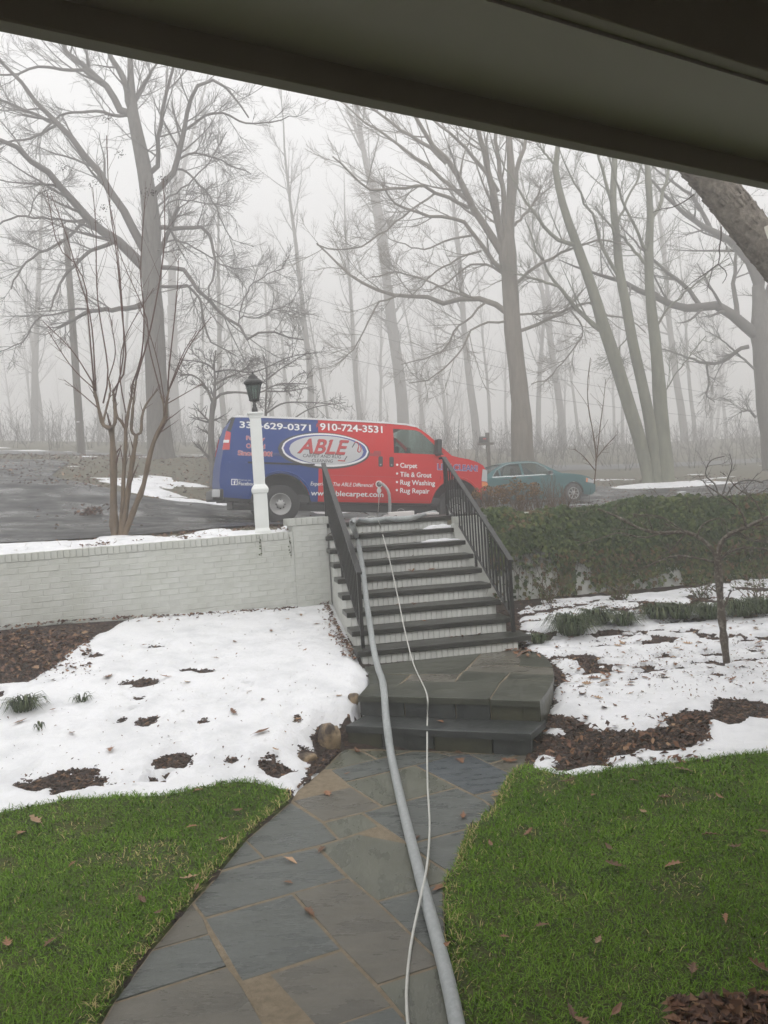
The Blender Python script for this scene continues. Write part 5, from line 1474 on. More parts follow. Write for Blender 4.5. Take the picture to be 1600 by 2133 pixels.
LV = [(9, .10, (.72, .22), .34, .8, 3.8, 8, 4, .08, .42, .009), (7, .18, (.62, .2), .46, .5, 2.1, 6, 3, .085, .5, .005), (4, .2, (.55, .22), .55, .35, 1.1, 5, 3, .09, .6, .0035)]
LV2 = [(8, .12, (.7, .22), .32, .7, 3.2, 7, 4, .08, .42, .009), (6, .18, (.62, .2), .45, .45, 1.8, 5, 3, .085, .5, .005), (4, .2, (.55, .22), .55, .3, 1.0, 5, 3, .09, .6, .0035)]
oak = hero_tree('bare_oak', 27.0,
    [(336, 952, 54), (330, 880, 47), (326, 800, 45), (322, 700, 42), (317, 600, 40), (315, 540, 40), (315, 460, 37), (304, 372, 31), (290, 300, 27), (278, 245, 25), (274, 200, 18), (271, 125, 11), (268, 40, 6)],
    [([(276, 235), (268, 205), (255, 160), (235, 125), (215, 80), (190, 20)], 15, 7),
     ([(276, 240), (252, 230), (240, 210), (212, 170), (195, 155), (162, 127), (132, 95), (100, 55)], 17, 6),
     ([(212, 172), (175, 150), (130, 142), (90, 138), (40, 150), (-20, 160)], 8, 4),
     ([(300, 520), (292, 508), (275, 470), (250, 430), (232, 405), (212, 375), (185, 335), (150, 290), (117, 255), (75, 210), (37, 165), (0, 127), (-60, 80)], 19, 6),
     ([(117, 257), (75, 240), (45, 225), (0, 209), (-50, 190)], 8, 4),
     ([(117, 262), (95, 272), (50, 292), (15, 295), (-30, 310)], 6, 3),
     ([(262, 240), (245, 240), (200, 232), (140, 235), (118, 247), (80, 285)], 7, 3),
     ([(305, 560), (287, 540), (250, 510), (217, 490), (185, 455), (150, 417), (120, 387), (100, 360), (62, 332), (25, 305), (-30, 280)], 23, 9),
     ([(185, 455), (150, 462), (105, 455), (62, 452), (40, 450), (15, 460), (-20, 480)], 6, 3),
     ([(60, 450), (75, 410), (100, 395), (130, 388)], 3, 2),
     ([(178, 460), (140, 497), (82, 527), (45, 555), (28, 590), (22, 602)], 7, 3),
     ([(235, 505), (190, 520), (160, 545), (145, 562), (120, 600), (105, 650)], 9, 3),
     ([(310, 630), (290, 637), (250, 645), (217, 645), (180, 652), (150, 668), (120, 683)], 12, 6),
     ([(195, 648), (160, 642), (120, 655), (85, 660), (67, 680), (45, 712), (0, 735)], 5, 2),
     ([(308, 365), (320, 355), (332, 340), (333, 300), (340, 225), (350, 192), (360, 147), (372, 80)], 11, 6),
     ([(318, 405), (332, 393), (360, 362), (375, 312), (385, 260), (400, 205), (420, 175), (450, 165), (475, 185), (500, 210), (515, 242)], 14, 3),
     ([(384, 272), (392, 270), (415, 250), (445, 236), (475, 242), (515, 257), (570, 254), (600, 240)], 6, 2),
     ([(368, 345), (375, 332), (400, 317), (425, 322), (470, 340), (525, 362)], 5, 2),
     ([(365, 352), (375, 350), (405, 372), (440, 415), (465, 465), (487, 505)], 5, 2),
     ([(325, 475), (332, 472), (360, 476), (407, 472), (432, 487), (445, 520), (450, 537), (442, 587), (435, 620)], 10, 3),
     ([(325, 540), (340, 512), (355, 470), (372, 432)], 11, 8),
     ([(325, 557), (335, 557), (370, 560), (382, 560), (405, 600), (435, 622), (452, 645), (477, 665), (495, 677), (515, 705), (550, 692), (577, 700), (627, 707)], 10, 2.5),
     ([(330, 597), (340, 597), (387, 596), (412, 612), (422, 640), (427, 675), (435, 707), (465, 725), (490, 742)], 7, 2.5),
     ([(497, 675), (502, 660), (532, 662), (565, 650), (602, 632), (615, 622)], 3.2, 2), ([(500, 665), (507, 625), (530, 587), (565, 570), (590, 557)], 3.2, 2),
     ([(328, 430), (355, 410), (400, 375), (440, 330), (470, 275)], 4, 2),
     ([(330, 505), (352, 505), (378, 503), (410, 520), (445, 540), (470, 555), (520, 562)], 4, 2),
     ([(330, 460), (345, 430), (372, 415), (430, 425), (480, 430)], 3.5, 2),
     ([(270, 230), (290, 190), (320, 140), (340, 110)], 7, 4), ([(276, 225), (300, 180), (330, 120)], 6, 4)],
    11, MAT['bark'], 'huge spreading bare oak with long crooked limbs at left', LV)
ctr = hero_tree('bare_maple', 30.0,
    [(1092, 985, 50), (1088, 940, 46), (1085, 850, 41), (1075, 750, 37), (1068, 690, 35), (1063, 600, 34), (1058, 540, 38), (1055, 500, 36), (1060, 460, 22), (1066, 397, 20), (1063, 326, 15), (1060, 280, 12), (1058, 200, 8)],
    [([(1064, 430), (1071, 397), (1080, 340), (1091, 301), (1105, 240)], 13, 7), ([(1052, 515), (1049, 470), (1049, 411), (1040, 355), (1035, 295), (1028, 220)], 14, 8),
     ([(1050, 520), (1043, 495), (1035, 453), (1023, 383), (1012, 326), (1001, 284), (985, 220)], 18, 10), ([(1038, 400), (1006, 352), (975, 312), (942, 281), (919, 265), (880, 230)], 10, 5),
     ([(1048, 530), (1032, 504), (1004, 461), (981, 425), (964, 380), (939, 343), (914, 321), (874, 256), (840, 200)], 17, 9), ([(930, 340), (883, 301), (835, 270), (790, 237), (740, 205)], 9, 5),
     ([(972, 416), (925, 374), (874, 335), (821, 296), (770, 262), (728, 225), (690, 200)], 9, 4), ([(978, 433), (911, 400), (880, 386), (835, 394), (784, 397), (762, 391), (725, 352), (690, 325)], 8, 3),
     ([(908, 401), (857, 439), (782, 495), (753, 515), (700, 520), (660, 512)], 4.5, 2.5), ([(1045, 562), (1035, 554), (1007, 515), (970, 467), (939, 454), (883, 447), (835, 431), (810, 408), (795, 380)], 10, 3.5),
     ([(1003, 523), (953, 540), (908, 566), (869, 605), (850, 625)], 5, 2), ([(985, 490), (931, 501), (886, 519), (835, 507), (807, 495)], 5, 2),
     ([(1050, 572), (1037, 563), (1009, 550), (967, 560), (925, 594), (883, 608)], 5.5, 2.5), ([(1060, 655), (1051, 644), (1009, 627), (981, 622), (942, 630), (897, 623), (857, 616), (818, 613), (784, 605), (737, 577), (700, 543), (660, 505)], 13, 3.5),
     ([(985, 620), (933, 605), (897, 588), (852, 574), (818, 568), (775, 578)], 5, 2), ([(1012, 630), (962, 675), (950, 680), (925, 725), (890, 747), (837, 757)], 5, 2), ([(1060, 668), (1010, 675), (980, 688), (960, 730), (900, 785), (850, 800)], 5, 2),
     ([(835, 613), (790, 632), (770, 665), (750, 705), (732, 732), (700, 760)], 4.5, 2), ([(1070, 595), (1080, 588), (1119, 551), (1187, 520), (1235, 500), (1270, 500), (1304, 507)], 8, 2.5),
     ([(1075, 692), (1088, 689), (1122, 675), (1160, 658), (1187, 641), (1229, 634), (1263, 655), (1290, 661), (1318, 668), (1345, 692)], 8, 2.5), ([(1075, 660), (1090, 655), (1150, 652), (1190, 640)], 5, 3),
     ([(1072, 470), (1080, 461), (1099, 439), (1122, 405), (1127, 386)], 6, 4), ([(1112, 422), (1135, 400), (1148, 388)], 4, 2.5), ([(1185, 640), (1215, 690), (1180, 745), (1140, 790), (1105, 800)], 4, 2)],
    12, MAT['bark_tan'], 'tall bare maple with tan trunk standing behind the teal car', LV)
tri = hero_tree('triple_trunk_tree', 29.0,
    [(1388, 1004, 40), (1380, 909, 30), (1373, 806, 26), (1366, 720, 23), (1356, 634, 20), (1352, 572, 18), (1352, 503, 17), (1355, 455, 15), (1349, 352, 12), (1345, 250, 8)],
    [([(1356, 455), (1373, 428), (1390, 362), (1400, 300)], 9, 5), ([(1350, 525), (1311, 448), (1287, 386), (1270, 330)], 7, 4), ([(1348, 552), (1304, 503), (1270, 470), (1240, 430)], 7, 3),
     ([(1368, 681), (1397, 634), (1445, 596), (1497, 551), (1520, 540)], 5, 2), ([(1252, 688), (1246, 689), (1205, 645), (1177, 607), (1167, 600), (1129, 545), (1110, 500)], 11, 4), ([(1168, 600), (1153, 593), (1095, 576), (1070, 570)], 6, 3),
     ([(1200, 512), (1184, 510), (1153, 490), (1119, 452), (1084, 400), (1060, 360)], 9, 4), ([(1290, 578), (1256, 514), (1236, 452), (1201, 393), (1180, 345)], 8, 4), ([(1276, 425), (1260, 373), (1249, 335), (1235, 280)], 8, 4),
     ([(1160, 345), (1140, 325), (1120, 300)], 6, 3), ([(1380, 830), (1400, 790), (1430, 750), (1470, 700)], 3, 2), ([(1310, 700), (1290, 730), (1300, 760)], 3, 2), ([(1284, 480), (1300, 430), (1330, 370), (1345, 300)], 6, 3)],
    13, MAT['bark_green'], 'three mossy trunks growing from one base beside the road', LV2,
    extra=[[(1352, 1004, 24), (1335, 926, 27), (1311, 847, 27), (1277, 737, 26), (1256, 676, 25), (1239, 617, 22), (1215, 548, 20), (1198, 500, 18), (1177, 441, 16), (1163, 387, 14), (1157, 349, 13), (1163, 300, 10), (1170, 240, 7)],
           [(1370, 1002, 28), (1356, 892, 24), (1339, 806, 22), (1318, 713, 21), (1301, 617, 20), (1291, 572, 18), (1284, 486, 16), (1277, 424, 14), (1280, 342, 12), (1284, 250, 8)]])
rgtree = hero_tree('gnarled_oak', 33.0,
    [(1622, 992, 62), (1610, 900, 54), (1602, 820, 50), (1596, 750, 48), (1588, 690, 44), (1584, 650, 34), (1583, 624, 28), (1580, 590, 20), (1600, 520, 16), (1620, 430, 12)],
    [([(1578, 700), (1566, 686), (1531, 658), (1490, 638), (1456, 638), (1421, 645), (1387, 631), (1346, 610), (1291, 586), (1240, 570)], 24, 6), ([(1458, 636), (1430, 600), (1394, 572), (1359, 538), (1320, 500)], 10, 4),
     ([(1582, 600), (1566, 555), (1531, 514), (1490, 483), (1456, 466), (1420, 440), (1380, 400)], 20, 6), ([(1536, 660), (1535, 620), (1528, 589), (1531, 527), (1520, 460)], 11, 5), ([(1480, 478), (1462, 440), (1430, 400), (1390, 370)], 10, 5),
     ([(1560, 722), (1542, 727), (1511, 751), (1473, 756), (1421, 741), (1380, 727)], 9, 3), ([(1473, 757), (1476, 806), (1471, 823), (1490, 838)], 5, 2), ([(1590, 640), (1610, 560), (1590, 480), (1560, 420), (1540, 390)], 12, 6), ([(1573, 770), (1540, 740), (1500, 705), (1470, 690)], 5, 2), ([(1575, 870), (1560, 855), (1540, 860)], 6, 3)],
    14, MAT['bark'], 'thick gnarled oak at the right edge with a sweeping low limb', LV2)
# the near leaning trunk
def lean_tree():
    D0 = 8.5
    a, b = dp(1478, 372, D0), dp(1632, 562, D0)
    d = (a - b) / np.linalg.norm(a - b)
    ctrl = [np.array([6.1, 9.1, .2]), np.array([5.6, 8.9, 2.2]), b + np.array([.25, .1, -.35]), b, (a + b) / 2, a, a + d * 1.2, a + d * 2.6 + [0, 0, .4], a + d * 4 + [0, 0, 1.4]]
    o = empty('leaning_tree', (6.1, 9.1, .2), label='rough barked trunk leaning in close at the upper right', cat='tree')
    q = resample(np.array(ctrl), 90)
    rr = np.interp(np.linspace(0, 1, 90), [0, .25, .6, 1], [.27, .205, .175, .12])
    n = 40
    T_ = nrm(np.gradient(q, axis=0)); U = nrm(np.cross(T_, np.array([[.1, 1., .2]]))); W_ = np.cross(T_, U)
    an = np.arange(n) * 2 * np.pi / n
    rng = np.random.default_rng(5)
    k, j = np.meshgrid(np.arange(90), np.arange(n), indexing='ij')
    rough = .035 * (fbm(j * .9 + k * .07, k * .35, 51) - .5) + .03 * (fbm(j * 2.2, k * .9, 52) - .5)
    V = q[:, None, :] + (rr[:, None] + rough)[..., None] * (np.cos(an)[None, :, None] * U[:, None, :] + np.sin(an)[None, :, None] * W_[:, None, :])
    i = np.arange(89)[:, None] * n; c = np.arange(n)[None, :]
    F4 = np.stack([i + c, i + n + c, i + n + (c + 1) % n, i + (c + 1) % n], -1).reshape(-1, 4)
    org = np.array([6.1, 9.1, .2])
    link('trunk', np_mesh('trunk', V.reshape(-1, 3) - org, [F4]), MAT['bark_shaggy'], o, True)
    # peeling bark plates
    m = 900; kk = rng.integers(20, 85, m); tt = rng.uniform(0, 2 * np.pi, m)
    Pn = np.cos(tt)[:, None] * U[kk] + np.sin(tt)[:, None] * W_[kk]
    cen = q[kk] + Pn * (rr[kk] + .002)[:, None]
    side = np.cross(T_[kk], Pn); L_ = rng.uniform(.02, .06, m)[:, None]; w_ = rng.uniform(.007, .018, m)[:, None]; lift = rng.uniform(.004, .022, m)[:, None]
    Vb = np.stack([cen - T_[kk] * L_ - side * w_, cen - T_[kk] * L_ + side * w_, cen + T_[kk] * L_ + side * w_ + Pn * lift, cen + T_[kk] * L_ - side * w_ + Pn * lift,
                   cen - T_[kk] * L_ - side * w_ - Pn * .02, cen - T_[kk] * L_ + side * w_ - Pn * .02, cen + T_[kk] * L_ + side * w_ - Pn * .02, cen + T_[kk] * L_ - side * w_ - Pn * .02], 1).reshape(-1, 3) - org
    b_ = np.arange(m)[:, None] * 8
    pb_ = link('bark_plates', np_mesh('bark_plates', Vb, [b_ + np.array([[0, 1, 2, 3]]), b_ + np.array([[0, 4, 5, 1]]), b_ + np.array([[1, 5, 6, 2]]), b_ + np.array([[2, 6, 7, 3]]), b_ + np.array([[3, 7, 4, 0]])]), MAT['bark_shaggy'], o)
    pb_['kind'] = 'stuff'
    C = Tubes()
    for pts, w0, w1 in [([(1446, 405), (1425, 420), (1400, 432), (1380, 435), (1360, 442)], 3.2, 1.2), ([(1502, 472), (1502, 495), (1498, 520), (1500, 535), (1496, 550), (1510, 562), (1514, 575), (1505, 590)], 3.6, 1.5), ([(1496, 550), (1480, 562), (1462, 575), (1440, 590), (1428, 602)], 2.6, 1.0), ([(1484, 560), (1478, 585), (1472, 605)], 2, 1)]:
        qq = resample(np.array([[*dp(u, v, D0 - .15), 0] for u, v in pts]), 14)
        C.add(qq[:, :3], np.linspace(w0, w1, 14) / 2 * D0 / F, 5)
        foliate(rng, C, qq[None, :, :3], np.full((1, 14), .004), [(5, .2, (.8, .2), .3, .08, .3, 5, 3, .12, .6, .0015)])
    C.build('branches', MAT['twig'], o, org=org)
lean_tree()

# ---- forest in the fog
def forest_proto(seed, kind):
    rng = np.random.default_rng(seed)
    H = 24.0; r0 = .26
    T, C = Tubes(), Tubes()
    def stem(base, d, L, ra, rb, m=16, wig=.032, up=.03):
        P = curves(rng, np.array([base]), np.array([d]), np.array([L]), m, wig, up); R = taper(np.array([ra]), np.array([rb]), m)
        return P, R
    lim = []
    if kind == 0:
        P, R = stem((0, 0, -.5), (rng.normal(0, .03), rng.normal(0, .03), 1), H, r0, .03); T.add(P, R, 8); lim.append((P, R, .30))
    elif kind == 1:
        P, R = stem((0, 0, -.5), (rng.normal(0, .04), 0, 1), 9.5, r0 * 1.1, r0 * .85, 10); T.add(P, R, 8); lim.append((P, R * .5, .6))
        for s in (-1, 1):
            Q, S = stem(P[0, -1] - [0, 0, .3], (s * .24, rng.normal(0, .1), 1), H - 9, r0 * .72, .03, 14, .03, .05); T.add(Q, S, 7); lim.append((Q, S, .15))
    else:
        P, R = stem((0, 0, -.5), (rng.normal(0, .06), 0, 1), 4.5, r0 * 1.3, r0 * 1.1, 8); T.add(P, R, 8)
        for k in range(4):
            a = k * 1.6 + rng.uniform(0, .5)
            Q, S = stem(P[0, -1] - [0, 0, .35 * k * .5], (.42 * math.cos(a), .42 * math.sin(a), 1), H - 7 - 2 * k, r0 * .62, .03, 14, .04, .06); T.add(Q, S, 6); lim.append((Q, S, .12))
    for P, R, t0 in lim:
        n1 = {0: 24, 1: 13, 2: 12}[kind] if R.max() > .14 else 5
        foliate(rng, C, P, R, [(n1, t0, (.75, .2), .22, 1.2, 5.0, 8, 4, .07, .40, .012), (6, .15, (.62, .22), .42, .5, 2.4, 6, 3, .08, .5, .007), (4, .15, (.55, .22), .52, .35, 1.2, 4, 3, .08, .6, .005)], up=.06)
    V, Fs = T.data(); tm = np_mesh('forest_trunk', V, Fs); tm.materials.append(MAT['bark']); tm.polygons.foreach_set('use_smooth', np.ones(len(tm.polygons), bool))
    V, Fs = C.data(); cm = np_mesh('forest_branches', V, Fs); cm.materials.append(MAT['twig'])
    return tm, cm
PROTO = [forest_proto(100 + i, [0, 0, 1, 1, 2, 0][i]) for i in range(6)]
def forest_tree(P, wpx, D0, k, rz, label, group, lean=0.0, hs=1.0):
    o = empty('woodland_tree', tuple(P), rz, label=label, cat='tree', group=group)
    s = (wpx * D0 / F) / (2 * .27)
    s = max(.35, min(2.2, s))
    o.scale = (s, s, hs * (.55 * s + .45)); o.rotation_euler = (0, lean, rz)
    for nm, me in zip(('trunk', 'branches'), PROTO[k]):
        c = bpy.data.objects.new(nm, me); COL.objects.link(c); c.parent = o
FT = [ # u, trunk width in px, distance, kind, lean(deg), note
    (84, 17, 44, 0, 0, 'pale straight tree trunk left of the utility pole'), (100, 10, 48, 1, 0, 'thin trunk just left of the utility pole in fog'), (12, 12, 52, 0, 0, 'faint tree at the extreme left edge in the fog'),
    (385, 30, 50, 2, 0, 'broad pale multi limbed tree just right of the big oak'), (478, 15, 40, 1, 0, 'forked pale tree behind the lantern'), (620, 10, 55, 0, 0, 'thin faint tree above the rear of the van roof'),
    (662, 18, 42, 1, 0, 'twin topped tree rising above the van phone number'), (700, 7, 46, 0, -5, 'thin leaning sapling beside the twin topped tree'), (762, 14, 50, 0, -3, 'pale tree above the red half of the van roof'),
    (800, 9, 62, 0, 0, 'faint slim tree above the middle of the van roof'), (846, 25, 46, 2, 3, 'many limbed tree rising above the front of the van roof'), (892, 9, 58, 1, 0, 'faint slim tree above the van windshield'),
    (940, 10, 60, 0, 2, 'faint straight tree above the van hood'), (1002, 19, 48, 0, -1, 'pale straight tree just left of the tan maple'), (1032, 9, 56, 0, -4, 'thin leaning tree close left of the tan maple'),
    (1130, 13, 52, 1, 2, 'forked pale tree right of the tan maple'), (1178, 15, 50, 2, 3, 'pale branching tree between the maple and the three trunks'), (1214, 8, 60, 0, 0, 'faint slim tree left of the three trunks'),
    (1305, 9, 60, 0, 0, 'faint tree seen between the mossy trunks'), (1400, 10, 58, 0, -8, 'slim leaning tree right of the three trunks'), (1434, 18, 46, 0, 1, 'pale straight tree between three trunks and gnarled oak'), (1456, 10, 50, 0, 0, 'slim pale tree beside the gnarled oak limb'), (1520, 8, 64, 1, 0, 'faint tree left of the gnarled oak trunk'),
    (220, 9, 58, 0, 0, 'faint slim tree behind the crape myrtle stems'), (270, 12, 60, 1, 0, 'faint forked tree left of the big oak trunk'), (430, 10, 62, 0, 2, 'faint tree between the oak and the small dogwood'), (540, 9, 64, 0, 0, 'faint slim tree behind the lantern top'), (578, 12, 58, 1, -2, 'faint forked tree right of the lantern')]
rgf = np.random.default_rng(77)
for i, (u, w, D0, k, ln_, lab) in enumerate(FT):
    D0 *= 1.55; x = (u - 800) / F * D0; P = (x, D0, float(h2(x, D0)) - .1)
    forest_tree(P, w, D0, k, rgf.uniform(0, 6.28), lab, 'bare trees fading into the fog', math.radians(ln_))
zones = [(-38, -14, 'far bare tree lost in fog behind the left hillside'), (-14, 2, 'far bare tree lost in fog behind the van'), (2, 16, 'far bare tree lost in fog behind the teal car'), (16, 42, 'far bare tree lost in fog at the right')]
for x0, x1, lab in zones:
    for j in range(15):
        D0 = rgf.uniform(95, 165); x = rgf.uniform(x0, x1) * D0 / 60
        P = (x, D0, float(h2(x, D0)) - .1)
        forest_tree(P, rgf.uniform(.25, .55) * F / D0, D0, int(rgf.integers(0, 6)), rgf.uniform(0, 6.28), lab, lab, rgf.normal(0, .03), rgf.uniform(.85, 1.15))

# ---- low brush on the woodland floor
def brush():
    rng = np.random.default_rng(15); n = 620
    y = rng.uniform(36, 85, n); x = rng.uniform(-.62, .62, n) * y
    B = np.stack([x, y, h2(x, y)], -1)
    B = np.repeat(B, 5, 0) + rng.normal(0, .25, (n * 5, 3)) * [1, 1, 0]; m = len(B)
    P = curves(rng, B, rng.normal(0, .35, (m, 3)) + [0, 0, 1.0], rng.uniform(.6, 2.6, m), 6, .10, .02)
    R = taper(np.full(m, .014), np.full(m, .005), 6)
    T = Tubes(); T.add(P, R, 3)
    foliate(rng, T, P, R, [(4, .25, (.7, .25), .42, .2, 1.2, 4, 3, .12, .6, .005)])
    T.build('undergrowth', MAT['twig'], kind='stuff', label='low bare brush on the woodland floor fading into fog', cat='undergrowth')
brush()

# ---- small trees and shrubs
def stem_plant(name, cat, label, D0, stems, bark, seed, levels=None, twig=None, base=None, dspread=.15, group=None, pods=None, sides=7):
    rng = np.random.default_rng(seed)
    P0 = dp(*stems[0][0][0][:2], D0) if base is None else np.asarray(base)
    o = empty(name, tuple(P0), label=label, cat=cat, group=group)
    T, C = Tubes(), Tubes(); LP, LR = [], []
    for pts, w0, w1, kind in stems:
        px = np.array(pts, float); s = np.concatenate([[0], np.cumsum(np.hypot(*np.diff(px[:, :2], axis=0).T))]); s /= s[-1]
        ln3 = np.hypot(*np.diff(px[:, :2], axis=0).T).sum() * D0 / F
        dd_ = rng.uniform(-dspread, dspread) * ln3
        q = resample(np.array([[*dp(u, v, D0 + dd_ * t), (w0 + (w1 - w0) * t) / 2 * D0 / F] for (u, v), t in zip(px[:, :2], s)]), 14)
        if kind == 't':
            q[:, 3] *= 1 + .11 * rng.normal(0, 1, 14); T.add(q[:, :3], q[:, 3], sides)
        else: C.add(q[:, :3], q[:, 3], 4)
        LP.append(q[:, :3]); LR.append(q[:, 3])
    if T.g: T.build('stem', bark, o, org=P0)
    if levels: foliate(rng, C, np.array(LP), np.array(LR), levels)
    if C.g: C.build('twigs', twig or bark, o, org=P0)
    return o, LP

cm_stems = [
    ([(240, 1130), (237, 1060), (237, 1000), (236, 940), (232, 890)], 19, 13, 't'), ([(232, 892), (216, 886), (208, 860), (200, 825), (193, 795)], 9, 5, 't'), ([(234, 890), (240, 878), (238, 840), (236, 812)], 8, 4, 't'),
    ([(214, 884), (222, 850), (230, 815), (226, 785)], 5, 3, 't'), ([(249, 1130), (256, 1050), (258, 985), (262, 930), (262, 890)], 10, 8, 't'), ([(262, 892), (251, 876), (243, 865), (240, 830)], 7, 4, 't'), ([(263, 890), (268, 855), (274, 825), (276, 800)], 8, 4, 't'),
    ([(250, 1130), (262, 1065), (270, 1000), (278, 950), (284, 907)], 13, 9, 't'), ([(284, 908), (274, 897), (276, 865), (278, 838), (284, 790)], 7, 4, 't'), ([(285, 906), (294, 899), (296, 868), (305, 842), (328, 812)], 7, 3, 't'),
    ([(255, 1128), (280, 1060), (298, 1015), (312, 950), (324, 911), (340, 880), (346, 866)], 13, 8, 't'), ([(346, 868), (347, 838), (352, 812)], 8, 4, 't'), ([(342, 878), (341, 845), (334, 815)], 5, 3, 't'),
    ([(196, 805), (183, 650), (177, 590), (150, 540), (120, 510), (98, 400)], 3.5, 1.6, 'w'), ([(200, 815), (190, 670), (165, 580), (135, 480), (105, 402)], 3.2, 1.6, 'w'), ([(215, 840), (225, 770), (203, 620), (200, 480), (193, 390)], 3.4, 1.6, 'w'),
    ([(236, 815), (262, 760), (253, 640), (243, 530), (228, 420), (222, 282)], 3.6, 1.6, 'w'), ([(238, 835), (258, 720), (245, 520), (232, 440)], 3.2, 1.6, 'w'), ([(276, 800), (295, 740), (300, 650), (293, 560), (303, 402)], 3.6, 1.6, 'w'),
    ([(284, 790), (310, 700), (330, 600), (343, 500), (341, 372)], 3.6, 1.6, 'w'), ([(350, 815), (352, 770), (368, 620), (372, 540)], 3.4, 1.6, 'w'), ([(352, 812), (395, 720), (440, 660)], 3.0, 1.4, 'w'), ([(350, 815), (380, 740), (410, 690)], 2.6, 1.4, 'w'),
    ([(198, 805), (150, 730), (90, 670)], 3.0, 1.4, 'w'), ([(198, 812), (150, 765), (100, 690)], 2.6, 1.4, 'w'), ([(204, 850), (170, 820), (135, 792)], 2.6, 1.4, 'w'), ([(350, 840), (385, 820), (420, 800)], 2.4, 1.2, 'w'), ([(226, 790), (240, 740), (235, 690), (225, 640)], 2.6, 1.4, 'w'),
    ([(262, 860), (250, 780), (262, 700), (320, 600)], 2.8, 1.4, 'w'), ([(334, 815), (310, 720), (305, 660), (262, 560), (240, 500)], 3.0, 1.4, 'w'), ([(343, 840), (330, 760), (310, 690), (290, 640)], 2.6, 1.4, 'w')]
cmo, _ = stem_plant('crape_myrtle', 'tree', 'multi stemmed brown crape myrtle with tall bare whips above the wall', 10.0, cm_stems, MAT['myrtle'], 21,
    [(8, .45, (.42, .2), .30, .10, .55, 6, 3, .06, .45, .0018)], MAT['myrtle_twig'], dspread=.12)
def pods(tips, parent, D0, seed):
    rng = np.random.default_rng(seed); V, Fc = [], []
    base = np.array(parent.location)
    for (u, v, sp) in tips:
        for k in range(34):
            c = dp(u + rng.normal(0, sp), v + rng.normal(0, sp * .7), D0 + rng.normal(0, .05)) - base; r = rng.uniform(.004, .008); n0 = len(V)
            V += [c + r * np.array(p) for p in ((1, 0, 0), (-1, 0, 0), (0, 1, 0), (0, -1, 0), (0, 0, 1.2), (0, 0, -1.2))]
            Fc += [(n0 + a, n0 + b, n0 + c_) for a, b, c_ in ((0, 2, 4), (2, 1, 4), (1, 3, 4), (3, 0, 4), (2, 0, 5), (1, 2, 5), (3, 1, 5), (0, 3, 5))]
    link('seed_pods', pydata('seed_pods', V, Fc), MAT['pod'], parent)['kind'] = 'stuff'
pods([(97, 396, 9), (222, 248, 7), (194, 385, 8), (220, 432, 8), (303, 400, 8), (340, 372, 6), (372, 530, 12), (250, 320, 5), (130, 350, 6), (210, 460, 6), (318, 402, 5)], cmo, 10.0, 4)

st_stems = [([(1514, 1380), (1506, 1310), (1500, 1240), (1496, 1180), (1495, 1160)], 17, 13, 't'), ([(1495, 1164), (1482, 1142), (1452, 1117), (1420, 1108), (1375, 1111), (1330, 1100), (1290, 1078), (1245, 1060)], 11, 4, 't'),
    ([(1495, 1162), (1502, 1130), (1522, 1112), (1555, 1098), (1590, 1082), (1640, 1060)], 11, 6, 't'), ([(1492, 1172), (1460, 1164), (1405, 1158), (1345, 1180), (1310, 1188)], 5, 2, 'w'), ([(1497, 1168), (1525, 1148), (1560, 1140), (1620, 1150)], 5, 3, 'w'),
    ([(1452, 1117), (1465, 1092), (1500, 1080), (1515, 1097)], 4, 2, 'w'), ([(1375, 1111), (1340, 1120), (1290, 1110), (1255, 1120), (1205, 1135)], 4, 1.8, 'w'), ([(1425, 1108), (1400, 1090), (1370, 1075), (1320, 1072)], 4, 1.8, 'w'), ([(1555, 1098), (1540, 1060), (1500, 1030), (1470, 1010)], 5, 2, 'w'), ([(1530, 1108), (1560, 1125), (1600, 1130)], 4, 2, 'w'), ([(1590, 1080), (1570, 1040), (1540, 1020), (1520, 1000)], 4, 2, 'w')]
stem_plant('small_ornamental_tree', 'tree', 'small lichen spotted bare tree standing in the right snow', 7.05, st_stems, MAT['lichen'], 22,
    [(6, .15, (.75, .25), .30, .12, .7, 6, 3, .10, .5, .0022), (4, .15, (.7, .25), .45, .06, .35, 5, 3, .12, .6, .0014)], MAT['lichen'], dspread=.35, base=(3.05, 7.05, .27))
dw_stems = [([(444, 1020), (442, 960), (440, 900), (442, 862), (447, 830)], 15, 11, 't'), ([(445, 845), (432, 812), (415, 790), (395, 780), (375, 782)], 6, 2.5, 't'), ([(446, 840), (448, 790), (446, 760), (450, 730)], 7, 3, 't'), ([(448, 832), (462, 820), (490, 817), (540, 818), (580, 800), (640, 800)], 6, 2, 't'), ([(449, 800), (470, 788), (500, 775), (520, 760)], 5, 2, 't'), ([(446, 770), (430, 758), (405, 752), (370, 750)], 4, 1.6, 'w'), ([(447, 775), (480, 770), (530, 775), (600, 745), (650, 735)], 4, 1.6, 'w')]
stem_plant('dogwood_tree', 'tree', 'small fine twigged dogwood just behind the rear of the van', 21.0, dw_stems, MAT['bark'], 23,
    [(9, .2, (.8, .25), .38, .4, 1.6, 6, 3, .10, .5, .007), (6, .15, (.8, .25), .45, .2, .8, 5, 3, .12, .6, .005), (3, .2, (.7, .3), .5, .12, .4, 4, 3, .12, .7, .004)], MAT['twig'], dspread=.5)
us_stems = [([(556, 1010), (556, 900), (553, 860), (556, 780), (548, 740)], 6, 3, 't'), ([(556, 860), (590, 840), (640, 838), (700, 842)], 4, 1.5, 'w'), ([(555, 815), (600, 815), (650, 805)], 3.5, 1.5, 'w'), ([(556, 790), (590, 765), (640, 735)], 3, 1.5, 'w'), ([(554, 800), (520, 780), (490, 790)], 3, 1.5, 'w'), ([(600, 880), (650, 850), (720, 838)], 3, 1.5, 'w')]
